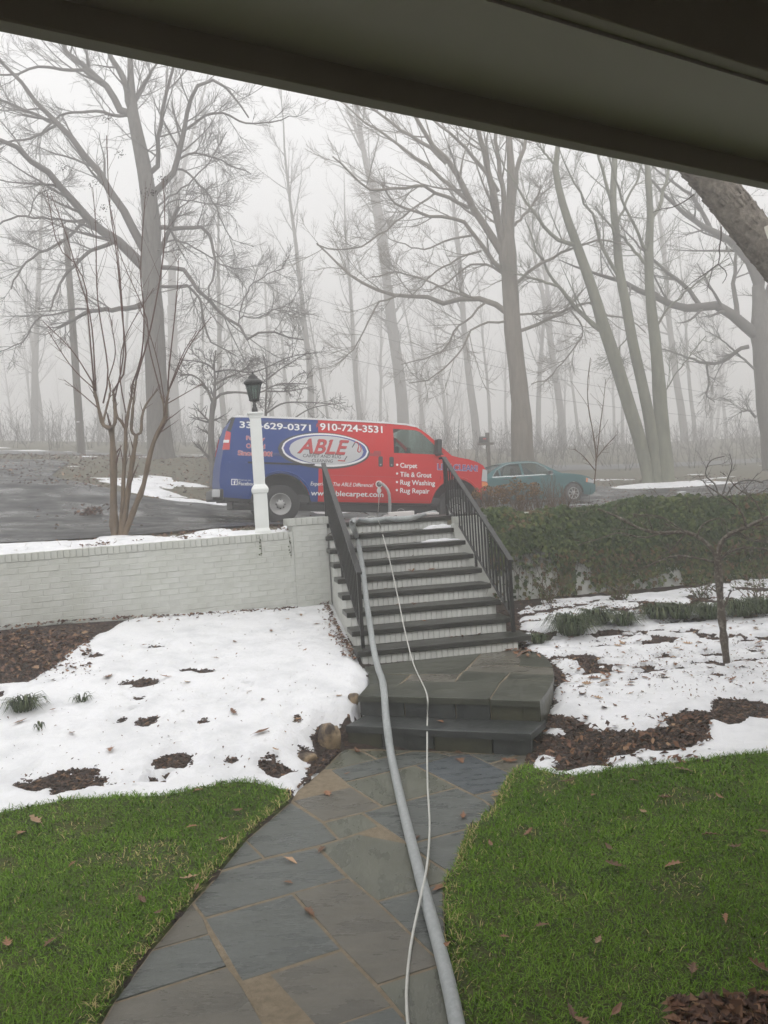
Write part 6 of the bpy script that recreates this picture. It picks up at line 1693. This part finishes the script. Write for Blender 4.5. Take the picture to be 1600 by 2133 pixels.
stem_plant('understory_tree', 'tree', 'slender understory tree right of the lantern behind the van', 23.0, us_stems, MAT['bark'], 24,
    [(8, .2, (.8, .25), .36, .3, 1.4, 6, 3, .10, .5, .006), (5, .15, (.8, .25), .45, .2, .7, 5, 3, .12, .6, .005)], MAT['twig'], dspread=.5)
sp_stems = [([(1238, 1008), (1242, 960), (1236, 905), (1226, 850), (1224, 800), (1230, 745)], 3.0, 1.2, 't'), ([(1241, 970), (1250, 890), (1258, 830), (1262, 790)], 2.5, 1.2, 't'), ([(1242, 955), (1262, 930), (1285, 905)], 2.5, 1.2, 'w'), ([(1240, 980), (1215, 950), (1195, 935)], 2.5, 1.2, 'w')]
stem_plant('sapling', 'tree', 'thin two stemmed sapling in front of the teal car nose', 14.0, sp_stems, MAT['dry_stem'], 25, [(6, .15, (.6, .2), .28, .15, .7, 5, 3, .08, .5, .003)], dspread=.2)
tw_stems = [([(1500, 1045), (1490, 1010), (1470, 990), (1480, 960), (1510, 950)], 4, 1.8, 'w'), ([(1500, 1045), (1515, 1000), (1525, 970), (1520, 945)], 4, 1.6, 'w'), ([(1505, 1045), (1530, 1010), (1560, 1000), (1590, 1005)], 4, 1.6, 'w'), ([(1500, 1045), (1480, 1025), (1465, 1000)], 3.5, 1.6, 'w'), ([(1510, 1045), (1545, 1025), (1580, 985)], 3.5, 1.6, 'w'), ([(1505, 1045), (1535, 1035), (1575, 1030), (1610, 1010)], 3.5, 1.6, 'w')]
stem_plant('twisted_shrub', 'shrub', 'bare shrub with curling twigs above the right end of the ivy', 11.2, tw_stems, MAT['twig'], 26, [(6, .2, (.8, .25), .4, .08, .5, 7, 3, .22, .5, .002), (3, .2, (.8, .25), .5, .05, .25, 5, 3, .2, .6, .0015)], dspread=.3)

# dry hydrangeas and stalks behind the wall beside the stairs
def dry_shrub(u, v, D0, hgt, n, heads, seed, label):
    rng = np.random.default_rng(seed)
    P0 = dp(u, v, D0); P0[2] = float(h2(P0[0], P0[1]))
    o = empty('dry_shrub', tuple(P0), label=label, cat='shrub', group='dry brown shrubs behind the ivy')
    T = Tubes()
    az = rng.uniform(0, 6.28, n); sp = rng.uniform(.1, .55, n)
    D = np.stack([np.cos(az) * sp, np.sin(az) * sp, np.ones(n)], -1)
    P = curves(rng, rng.normal(0, .06, (n, 3)) * [1, 1, 0], D, rng.uniform(.6, 1.1, n) * hgt, 7, .06, .02)
    T.add(P, taper(np.full(n, .006), np.full(n, .0025), 7), 4)
    foliate(rng, T, P, taper(np.full(n, .006), np.full(n, .0025), 7), [(3, .3, (.6, .2), .3, .08, .3, 4, 3, .08, .5, .0018)])
    T.build('stalks', MAT['dry_stem'], o)
    V, A = [], []
    for k in range(heads):
        c = P[k % n, -1]; m = 110
        d = nrm(rng.normal(0, 1, (m, 3))) * [.085, .085, .06] * rng.uniform(.7, 1.15)
        for dv in d:
            p = c + dv; a, b = nrm(rng.normal(0, 1, 3)) * .014, nrm(rng.normal(0, 1, 3)) * .014
            V += [p - a, p + b, p + a, p - b]; A += [rng.random()] * 4
    if V:
        q = np.arange(len(V)).reshape(-1, 4)
        me = np_mesh('flower_heads', np.array(V), [q]); vattr(me, 'rnd', A); link('flower_heads', me, MAT['dry_flower'], o)
for i, (u, v, D0, hgt, n, hd) in enumerate([(1030, 1052, 12.2, .45, 22, 7), (1075, 1050, 12.6, .55, 24, 6), (1118, 1050, 12.9, .55, 20, 5), (1150, 1050, 13.2, .70, 26, 0), (1010, 1056, 11.6, .40, 20, 3), (1178, 1050, 13.0, .5, 22, 0), (1090, 1053, 12.0, .35, 26, 2)]):
    dry_shrub(u, v, D0, hgt, n, hd, 60 + i, ['dry tan hydrangea beside the right handrail top', 'dry hydrangea with pale heads in front of the car door', 'dry hydrangea right of the car door handle', 'tall dry stalks in front of the car front door', 'low dry shrub next to the van front wheel', 'dry stalks in front of the car front wheel', 'low dry tangle at the left end of the ivy top'][i])
for i, (u, v, hgt, n, lab) in enumerate([(1150, 1262, .55, 11, 'small bare twiggy shrub at the wall base near the stairs'), (1290, 1252, .26, 22, 'low brown leaved shrub at the foot of the ivy'), (1585, 1262, .45, 14, 'twiggy shrub at the far right edge of the snow'), (1460, 1246, .3, 9, 'thin twigs left of the small tree trunk near the ivy')]):
    rng = np.random.default_rng(90 + i); P0 = on_yard(u, v)
    o = empty('bare_shrub', tuple(P0), label=lab, cat='shrub', group='small shrubs below the ivy')
    T = Tubes(); az = rng.uniform(0, 6.28, n); sp = rng.uniform(.2, .9, n)
    P = curves(rng, rng.normal(0, .05, (n, 3)) * [1, 1, 0], np.stack([np.cos(az) * sp, np.sin(az) * sp, np.ones(n)], -1), rng.uniform(.6, 1.1, n) * hgt, 7, .10, .0)
    R = taper(np.full(n, .006), np.full(n, .002), 7); T.add(P, R, 4)
    foliate(rng, T, P, R, [(5, .25, (.7, .2), .35, .05, .3, 5, 3, .12, .5, .0016)])
    T.build('twigs', MAT['dry_stem'], o)
    V, A = [], []
    for k in range(170):
        p = P[rng.integers(n), rng.integers(1, 7)] + rng.normal(0, .05, 3); p[2] = abs(p[2]); a, b = nrm(rng.normal(0, 1, 3)) * .022, nrm(rng.normal(0, 1, 3)) * .013
        V += [p - a, p + b, p + a, p - b]; A += [rng.uniform(.3, 1)] * 4
    me = np_mesh('leaves', np.array(V), [np.arange(len(V)).reshape(-1, 4)]); vattr(me, 'rnd', A); link('leaves', me, MAT['ivy'], o)['kind'] = 'stuff'

# liriope clumps
def liriope(P0, r, n, hgt, seed, label):
    rng = np.random.default_rng(seed)
    o = empty('liriope_clump', tuple(P0), label=label, cat='plant', group='evergreen liriope clumps')
    az = rng.uniform(0, 6.28, n); rb = r * .45 * np.sqrt(rng.random(n)); L = hgt * rng.uniform(.6, 1.2, n)
    B = np.stack([np.cos(az) * rb, np.sin(az) * rb, np.zeros(n)], -1)
    a2 = az + rng.normal(0, .5, n); d = np.stack([np.cos(a2), np.sin(a2), np.zeros(n)], -1); s = np.stack([-np.sin(a2), np.cos(a2), np.zeros(n)], -1) * .0055
    out = rng.uniform(.35, 1.0, n)[:, None] * r
    p1 = B + d * out * .35 + np.array([0, 0, 1.]) * (L * .8)[:, None]; p2 = B + d * out * .8 + np.array([0, 0, 1.]) * (L * .85)[:, None]; p3 = B + d * out * 1.25 + np.array([0, 0, 1.]) * (L * .25)[:, None]
    V = np.stack([B - s, B + s, p1 - s, p1 + s, p2 - s * .8, p2 + s * .8, p3], 1).reshape(-1, 3)
    b_ = np.arange(n)[:, None] * 7
    me = np_mesh('blades', V, [b_ + np.array([[0, 1, 3, 2]]), b_ + np.array([[2, 3, 5, 4]]), b_ + np.array([[4, 5, 6]])])
    vattr(me, 'rnd', np.repeat(np.clip(rng.normal(.4, .28, n), 0, 1), 7)); link('blades', me, MAT['liriope'], o)['kind'] = 'stuff'
for i, (u, v, r, n, h_, lab) in enumerate([(1192, 1322, .27, 520, .20, 'largest liriope clump in the right snow near the stairs'), (1245, 1300, .22, 380, .16, 'liriope clump just behind and right of the largest'), (1300, 1302, .20, 300, .13, 'low liriope clump right of the largest pair'), (1122, 1340, .12, 150, .10, 'small liriope tuft at the right end of the bottom tread'),
    (1372, 1288, .23, 380, .15, 'liriope clump left of the small tree, left of a pair'), (1418, 1288, .22, 360, .15, 'liriope clump left of the small tree, right of a pair'), (1478, 1288, .22, 360, .15, 'liriope clump directly behind the small tree trunk'), (1540, 1282, .24, 400, .16, 'liriope clump right of the small tree trunk'), (1592, 1276, .24, 380, .16, 'liriope clump at the right edge of the photo'),
    (50, 1480, .17, 190, .11, 'dark liriope tuft in the left snow near the left edge'), (170, 1463, .09, 40, .07, 'sparse green tuft poking through the left snow'), (82, 1520, .07, 16, .06, 'few thin blades poking through the left snow')]):
    P = on_yard(u, v, .03); liriope(P, r, int(n * .62), h_ * 1.1, 40 + i, lab)

# ivy on the right wall
def ivy():
    rng = np.random.default_rng(8)
    o = empty('ivy', mat=RM, label='dark green ivy hanging over the right retaining wall', cat='ivy')
    n = 30000
    x = rng.uniform(-.12, 4.08, n); z = rng.uniform(.55, 1.86, n)
    low = 1.02 + .22 * np.sin(x * 2.1 + .5) + .35 * (fbm(x * 2.6, x * 0, 3) - .5)
    low = np.where((x > .15) & (x < 1.0) & (fbm(x * 4, x * 0 + 2, 9) > .52), .62, low)
    low = np.where((x > 1.25) & (x < 1.8), np.minimum(low, .70), low); low = np.where(x > 2.5, np.minimum(low, .66), low)
    hi = 1.62 + .22 * fbm(x * 2.2, x * 0 + 5, 4)
    p = sstep(-.12, .12, z - low) * (1 - sstep(-.02, .06, z - hi))
    p = np.maximum(p, .10 * (z < low))
    p *= np.where(z < 1.0, .55 + .6 * (fbm(x * 6, z * 2.5, 13) - .3), 1.0)
    k = rng.random(n) < p
    x, z = x[k], z[k]; hi = hi[k]
    bulge = .05 + .13 * np.sin(np.clip((z - .9) / .9, 0, 1) * np.pi) ** .7 * (.5 + fbm(x * 3, z * 3, 6))
    y = -bulge * rng.uniform(.25, 1.0, len(x))
    # top: leaves spilling over the cap and behind
    m = 9000
    x2 = rng.uniform(-.12, 4.08, m); y2 = rng.uniform(-.10, .55, m); z2 = 1.60 + .22 * fbm(x2 * 2.2, x2 * 0 + 5, 4) + .05 * rng.random(m) - .12 * np.abs(y2 - .2)
    X = np.concatenate([x, x2]); Y = np.concatenate([y, y2]); Z = np.concatenate([z, z2]); N = len(X)
    c = np.stack([X, Y, Z], -1)
    nr_ = nrm(np.stack([rng.normal(0, .45, N), np.where(np.arange(N) < len(x), -1, -.4) + rng.normal(0, .3, N), np.where(np.arange(N) < len(x), .45, 1.) + rng.normal(0, .3, N)], -1))
    t = nrm(np.cross(nr_, np.stack([rng.normal(0, .5, N), rng.normal(0, .3, N), np.ones(N) * -1], -1))); s = np.cross(nr_, t)
    L = rng.uniform(.018, .050, N)[:, None]
    V = np.stack([c + s * L * .9, c + t * L * .85 + s * L * .25, c + t * L * .35 - s * L * .2, c - s * L * .95, c - t * L * .35 - s * L * .2, c - t * L * .85 + s * L * .25, c + nr_ * L * .22], 1).reshape(-1, 3)
    b = np.arange(N)[:, None] * 7
    Fs = [b + np.array([[i, (i + 1) % 6, 6]]) for i in range(6)]
    me = np_mesh('ivy_leaves', V, Fs)
    val = np.clip(.12 + .45 * rng.random(N) + .30 * (fbm(X * 2, Z * 2, 7) - .45), 0, .68)
    lowm = (Z < 1.18) | (fbm(X * 1.7, Z * 2.5, 17) > .68) | (X > 3.2) & (rng.random(N) < .5)
    val = np.where(lowm & (rng.random(N) < .5), rng.uniform(.55, 1.0, N), val)
    vattr(me, 'rnd', np.repeat(val, 7)); link('ivy_leaves', me, MAT['ivy'], o)['kind'] = 'stuff'
    T = Tubes(); k = 150
    xs = rng.uniform(-.1, 4.05, k); B = np.stack([xs, np.full(k, -.03), rng.uniform(1.1, 1.6, k)], -1)
    P = curves(rng, B, np.stack([rng.normal(0, .25, k), np.zeros(k), -np.ones(k)], -1), rng.uniform(.3, .8, k), 8, .12, -.02); P[..., 1] = np.clip(P[..., 1], -.10, -.012); P[..., 2] = np.maximum(P[..., 2], .52)
    T.add(P, taper(np.full(k, .005), np.full(k, .0018), 8), 4); T.build('vines', MAT['ivy_stem'], o)
    T = Tubes(); k = 300
    B = np.stack([rng.uniform(.8, 4.05, k), rng.uniform(-.14, -.05, k), rng.uniform(.95, 1.75, k)], -1)
    P = curves(rng, B, np.stack([rng.normal(0, 1, k), rng.normal(-.25, .2, k), rng.normal(.3, .5, k)], -1), rng.uniform(.1, .35, k), 6, .15, .0)
    T.add(P, taper(np.full(k, .004), np.full(k, .0015), 6), 3); T.build('twigs', MAT['ivy_stem'], o)
ivy()
# ------------------------------------------------------------------ fallen leaves
def leaf_mesh(seed, lob=True):
    rng = np.random.default_rng(seed)
    side = [(-.5, .02), (-.34, .05), (-.26, .20), (-.14, .10), (-.02, .30), (.10, .13), (.22, .27), (.30, .10), (.42, .12), (.5, 0)] if lob else [(-.5, .02), (-.3, .12), (-.05, .2), (.2, .17), (.4, .07), (.5, 0)]
    side = [(x + rng.normal(0, .02), abs(y * rng.uniform(.8, 1.2))) for x, y in side]
    curl = rng.uniform(.3, 1.1); bend = rng.uniform(-.3, .5)
    V, Fc = [], []
    for x, y in side:
        for t in (-1, 0, 1):
            yy = y * t * (1 - .25 * curl); V.append((x, yy, curl * .9 * abs(yy) ** 1.3 + bend * x * x + .03))
    for i in range(len(side) - 1):
        for t in (0, 1): Fc.append((3 * i + t, 3 * i + 3 + t, 3 * i + 4 + t, 3 * i + 1 + t))
    V.append((-.72, .02, .05)); V.append((-.72, -.01, .05)); Fc.append((0, 2, len(V) - 1, len(V) - 2))
    return pydata('leaf', V, Fc)
LM = [leaf_mesh(i, i % 3 != 2) for i in range(6)]
for i, m_ in enumerate(LM): m_.materials.append(MAT['leaf'])
LMP = [leaf_mesh(10 + i, i % 2 == 0) for i in range(3)]
for m_ in LMP: m_.materials.append(MAT['leaf_pale'])
def leaf(P, size, label, group, pale=False, tilt=.15):
    me = LMP[RNG.integers(3)] if pale else LM[RNG.integers(6)]
    o = bpy.data.objects.new('fallen_leaf', me); COL.objects.link(o)
    o.location = P; o.rotation_euler = (RNG.normal(0, tilt), RNG.normal(0, tilt), RNG.uniform(0, 6.28)); o.scale = (size * 1.12,) * 3
    prop(o, label, 'leaf', group)
for u, v, s in [(75, 1712, .13), (45, 1734, .10), (465, 1750, .08), (495, 1688, .07), (400, 1722, .07), (397, 1830, .10), (295, 1875, .08), (105, 1962, .07), (15, 1967, .09), (412, 1647, .08), (410, 1850, .06), (330, 1900, .05), (150, 1800, .05)]:
    P = on_yard(u, v, .035); leaf(P, s, 'dead brown leaf lying on the left lawn', 'dead leaves on the left lawn', RNG.random() < .2)
for u, v, s in [(682, 1652, .11), (605, 1792, .09), (670, 1770, .08), (600, 1838, .05), (645, 1900, .09), (915, 1850, .09), (965, 1700, .08), (959, 1583, .13), (1036, 1657, .12), (745, 1566, .12), (955, 1567, .07), (447, 1815, .08), (722, 1612, .05), (870, 1745, .05), (1060, 1585, .12), (930, 1965, .05)]:
    leaf(zp(u, v, .004), s, 'dead brown leaf lying on the flagstone path', 'dead leaves on the path', RNG.random() < .35, .08)
for u, v, s in [(1184, 1628, .10), (1422, 1603, .13), (1387, 1662, .09), (1022, 1759, .07), (1281, 1803, .09), (1403, 1800, .09), (1481, 1739, .09), (1531, 1766, .10), (1237, 1656, .06), (1269, 1766, .07), (1128, 1927, .06), (1584, 2016, .09), (1444, 2022, .08), (1190, 2106, .06), (1284, 2106, .07), (1212, 2127, .08), (1512, 1912, .06), (1594, 1734, .09), (1100, 1734, .06), (928, 1969, .05), (1340, 1690, .05), (1050, 1950, .04), (1320, 1625, .06), (1500, 1660, .06), (1247, 1958, .05)]:
    P = on_yard(u, v, .04); leaf(P, s, 'dead brown leaf lying on the right lawn', 'dead leaves on the right lawn', (u, v) == (1247, 1958) or RNG.random() < .15)
for u, v, s in [(225, 1410, .12), (345, 1410, .10), (390, 1421, .08), (487, 1484, .10), (42, 1504, .11), (545, 1525, .13), (230, 1560, .10), (150, 1527, .08), (547, 1457, .07), (705, 1450, .07), (642, 1397, .06), (627, 1281, .10), (690, 1325, .10), (490, 1337, .07), (565, 1315, .10), (625, 1345, .10), (635, 1355, .08), (300, 1343, .06), (575, 1562, .07), (620, 1498, .06), (660, 1300, .08), (600, 1290, .07), (110, 1478, .05), (520, 1440, .05), (450, 1370, .06), (380, 1480, .05)]:
    P = on_yard(u, v, .05); leaf(P, s, 'dead brown leaf lying on the left snow', 'dead leaves on the left snow', RNG.random() < .25)
sr_ = [(1237, 1413, .13), (1259, 1419, .11), (1223, 1424, .09), (1215, 1446, .11), (1245, 1454, .09), (1258, 1474, .13), (1281, 1469, .07), (1428, 1488, .12), (1160, 1375, .09), (1190, 1392, .08), (1180, 1420, .08)]
for k in range(120):
    sr_.append((RNG.uniform(1150, 1600), RNG.triangular(1262, 1330, 1450), RNG.uniform(.04, .10)))
for u, v, s in sr_:
    P = on_yard(u, v, .04)
    if snow_r(np.array([P[0]]), np.array([P[1]]))[0] > -.05: leaf(P, s, 'dead brown leaf lying on the right snow', 'dead leaves on the right snow', RNG.random() < .3)
for u, v, s in [(917, 1503, .075)]:
    leaf(zp(u, v, .175), s, 'orange leaf on the low bluestone step', None, False, .03)
for k in range(46):
    t_ = int(RNG.integers(0, 8)); x = RNG.uniform(.5, SW - .08); y = RUN * t_ + RNG.uniform(.20, .32)
    if t_ < 5 or RNG.random() < .4: leaf(s2w(x, y, RISE * t_ + .006), RNG.uniform(.03, .08), 'dead leaf lying against a riser of the stairs', 'dead leaves on the stair treads', False, .25)
for k in range(26):
    leaf(zp(RNG.uniform(1055, 1138), RNG.uniform(1352, 1368), LZ + .012), RNG.uniform(.05, .10), 'dead leaf in the drift at the right back of the landing', 'dead leaves drifted on the landing', RNG.random() < .2, .35)
leaf(s2w(.05, RUN * 7 + .12, RISE * 7 + .02), .10, 'curled rust leaf at the left end of a high tread', None, False, .5)
# heap of leaves at the lower right corner and drifts
def drift(P, label, size=(.03, .09), tilt=.45):
    flakes('leaf_drift', P, size, MAT['litter'], RNG.random(len(P)), tilt, label, 'leaves', (.35, .75), .006)
U = RNG.uniform; TR = RNG.triangular
drift(on_yard_many(U(1400, 1640, 420), 2080 + RNG.exponential(28, 420) + 45 * RNG.random(420) * (RNG.random(420) < .6), .045), 'heap of dead leaves on the grass at the lower right corner')
s_ = U(S_BEG, S_END, 420); Q = W0 + WD * s_[:, None] - WN * (.03 + RNG.exponential(.035, 420))[:, None]; Q[:, 2] = g(Q[:, 0], Q[:, 1]) + .045
drift(Q, 'line of dead leaves along the foot of the brick wall', (.02, .07))
drift(on_yard_many(U(-150, 190, 1500), TR(1308, 1330, 1425, 1500), .03), 'dead leaves over the mulch bed at the left wall foot', (.03, .085))
y_ = U(0, 2.4, 420); Q = np.array([s2w(-.03 - e, y, 0) for e, y in zip(RNG.exponential(.04, 420), y_)]); Q[:, 2] = g(Q[:, 0], Q[:, 1]) + .05
drift(Q, 'strip of dead leaves along the left side of the stairs', (.02, .06))
drift(on_yard_many(U(1080, 1600, 900), TR(1245, 1262, 1300, 900), .03), 'leaf scraps scattered on the snow below the ivy', (.015, .05))
drift(on_yard_many(U(1150, 1620, 900), TR(1300, 1380, 1480, 900), .042), 'fine leaf scraps scattered over the right snow', (.008, .035))
drift(on_yard_many(U(0, 700, 420), U(1290, 1640, 420), .05), 'fine dark scraps scattered over the left snow', (.006, .03))
drift(on_yard_many(U(1110, 1480, 260), U(1490, 1590, 260), .03), 'dead leaves lying on the right mulch', (.03, .08))
Q = W0 + WD * U(S_BEG, S_END + .1, 800)[:, None] + WN * U(.2, 1.2, 800)[:, None]; Q[:, 2] = h2(Q[:, 0], Q[:, 1]) + .03
drift(Q, 'dead leaves in the narrow bed on top of the wall', (.02, .07))
x_, y_ = U(-16, 14, 9000), U(18, 32, 9000)
drift(np.stack([x_, y_, h2(x_, y_) + .02], -1), 'leaf litter covering the verge behind the driveway', (.05, .14))
x_, y_ = U(-10, 3, 240), U(11, 18, 240)
drift(np.stack([x_, y_, h2(x_, y_) + .035], -1), 'wet leaf scraps stuck to the asphalt driveway', (.03, .09), .1)
# ivy sprigs and bed plants on the wall top
T = Tubes(); rng = np.random.default_rng(3); k = 60
sx = rng.uniform(S_BEG, S_END, k); B = W0 + WD * sx[:, None] + WN * rng.uniform(.2, .9, k)[:, None]; B[:, 2] = h2(B[:, 0], B[:, 1])
T.add(curves(rng, B, rng.normal(0, .6, (k, 3)) + [0, 0, .8], rng.uniform(.05, .16, k), 5, .2, .0), taper(np.full(k, .003), np.full(k, .001), 5), 3)
T.build('bed_twigs', MAT['dry_stem'], kind='stuff', label='short twigs sticking out of the snow in the wall top bed', cat='twigs')
for (u, v, L_, lab) in [(540, 1118, .24, 'pale green tendril hanging over the wall below the lamp post'), (602, 1116, .28, 'dark ivy tendril hanging beside the brick pier')]:
    P = on_wall(u, v, -.012); q = [P + [0, 0, .02], P, P - [0, 0, L_ * .5] + WD * .02, P - [0, 0, L_] + WD * .01]
    o = empty('ivy_tendril', tuple(P), label=lab, cat='vine')
    t = Tubes(); t.add(resample(np.array(q) - P, 12), np.full(12, .0022), 4); t.build('vine', MAT['ivy_stem'], o)
    for j in range(7):
        c = np.array(q[1]) - P - [0, 0, L_ * (j + .5) / 7] + rng.normal(0, .01, 3); a = rng.uniform(0, 3)
        s_ = .014
        V = [c + s_ * np.array([math.cos(a), -.3, math.sin(a)]), c + s_ * .7 * np.array([-math.sin(a), -.5, math.cos(a)]), c - s_ * np.array([math.cos(a), .2, math.sin(a)]), c - s_ * .7 * np.array([-math.sin(a), .1, math.cos(a)])]
        me = pydata('leaf', V, [(0, 1, 2, 3)]); vattr(me, 'rnd', [rng.uniform(.2, .6)] * 4); link('leaf', me, MAT['ivy'], o)
# fallen twiggy branch on the driveway
P = on_up(180, 1072, dz=.03)
o = empty('fallen_branch', tuple(P), label='broken leafy branch lying on the wet driveway', cat='branch')
T = Tubes(); rng = np.random.default_rng(31)
main = resample(np.array([[-.75, .05, .10], [-.5, 0, .03], [-.1, 0, .03], [.25, .05, .08]]), 12); T.add(main, np.linspace(.008, .004, 12), 5)
foliate(rng, T, main[None], np.full((1, 12), .006), [(12, .45, (.9, .3), .35, .1, .35, 5, 3, .15, .6, .002)])
T.build('twigs', MAT['twig'], o)
V, A = [], []
for k in range(130):
    c = np.array([rng.normal(.10, .13), rng.normal(0, .10), abs(rng.normal(.05, .06))]); a, b = nrm(rng.normal(0, 1, 3)) * .04, nrm(rng.normal(0, 1, 3)) * .025
    V += [c - a, c + b, c + a, c - b]; A += [rng.random() * .7] * 4
me = np_mesh('dead_leaves', np.array(V), [np.arange(len(V)).reshape(-1, 4)]); vattr(me, 'rnd', A); link('dead_leaves', me, MAT['litter'], o)

# ------------------------------------------------------------------ snow left on the upper ground
def up_patch(name, fn, x0, x1, y0, y1, res, label, thick=.05, edge=.18):
    return patch(name, fn, x0, x1, y0, y1, res, thick, edge, MAT['snow'], .03, base=lambda X, Y: h2(X, Y) + .035, kind='structure', label=label)
def bed_snow(X, Y):
    t = (Y - wall_y(X)) * math.cos(WPSI)
    s = np.minimum(np.minimum(t - .16, 1.05 - t + .35 * (fbm(X * 1.5, Y * 0, 61) - .5)), np.minimum(X + 6, -.95 - X))
    return np.minimum(s, .55 * (fbm(X * 2.6, Y * 3.4, 62) - .58) + .10 * sstep(-3.0, -4.2, X))
up_patch('snow', bed_snow, -6, -.9, 7.8, 11.2, .05, 'thin snow in the planting bed on top of the brick wall', .035, .07)
SP = [[(328, 1034), (420, 1044), (520, 1053), (470, 1056), (380, 1046)], [(240, 1006), (300, 1012), (345, 1022), (390, 1036), (330, 1034), (270, 1022)], [(640, 1062), (700, 1064), (760, 1066), (700, 1072), (650, 1070)]]
SPX = [[on_up(u, v, dz=.03)[:2] for u, v in p] for p in SP]
def drive_snow(X, Y):
    r = np.full(X.shape, -9.0)
    for p in SPX: r = np.maximum(r, poly_sd(X, Y, p))
    return r + .4 * (fbm(X * 1.6, Y * 1.6, 63) - .75)
xs_ = np.concatenate([np.array(p)[:, 0] for p in SPX]); ys_ = np.concatenate([np.array(p)[:, 1] for p in SPX])
up_patch('snow', drive_snow, xs_.min() - .5, xs_.max() + .5, ys_.min() - .5, ys_.max() + .5, .10, 'broken line of snow along the back edge of the driveway')
def verge_snow(X, Y):
    a = fbm(X * .32, Y * .7, 64) - .68 - .07 * sstep(30, 40, Y) - .5 * sstep(37, 44, Y) - .04 * (X < 3)
    b = .9 - np.hypot((X - 10.6) / 2.4, (Y - 28.2) / 1.0)
    d = np.where(Y < 20, -.3, 0) + np.where((Y > 30) & (Y < 35) & (X < 2), -.2, 0) + np.where((X > 2) & (X < 9.5) & (Y < 30), -.3, 0) + np.where((X > 9.5) & (Y < 27), -.3, 0)
    return np.maximum(a * 2.2 + d, b)
up_patch('snow', verge_snow, -34, 34, 19, 70, .22, 'old snow patches on the verge and woodland floor', .06, .3)

# ------------------------------------------------------------------ fog
bm = bmesh.new(); bmesh.ops.create_cube(bm, size=1.0)
for v in bm.verts: v.co = Vector((v.co.x * 320, v.co.y * 300 + 100, v.co.z * 48 + 21.5))
me = bpy.data.meshes.new('haze'); bm.to_mesh(me); bm.free()
hm = bpy.data.materials.new('fog'); hm.use_nodes = True
nt = hm.node_tree; nt.nodes.clear()
pv = nt.nodes.new('ShaderNodeVolumePrincipled'); om = nt.nodes.new('ShaderNodeOutputMaterial')
pv.inputs['Color'].default_value = (.985, .976, .970, 1); pv.inputs['Density'].default_value = .0142; pv.inputs['Anisotropy'].default_value = .25
nt.links.new(pv.outputs[0], om.inputs['Volume'])
link('haze', me, hm, kind='stuff', label='pale winter fog filling the whole scene')
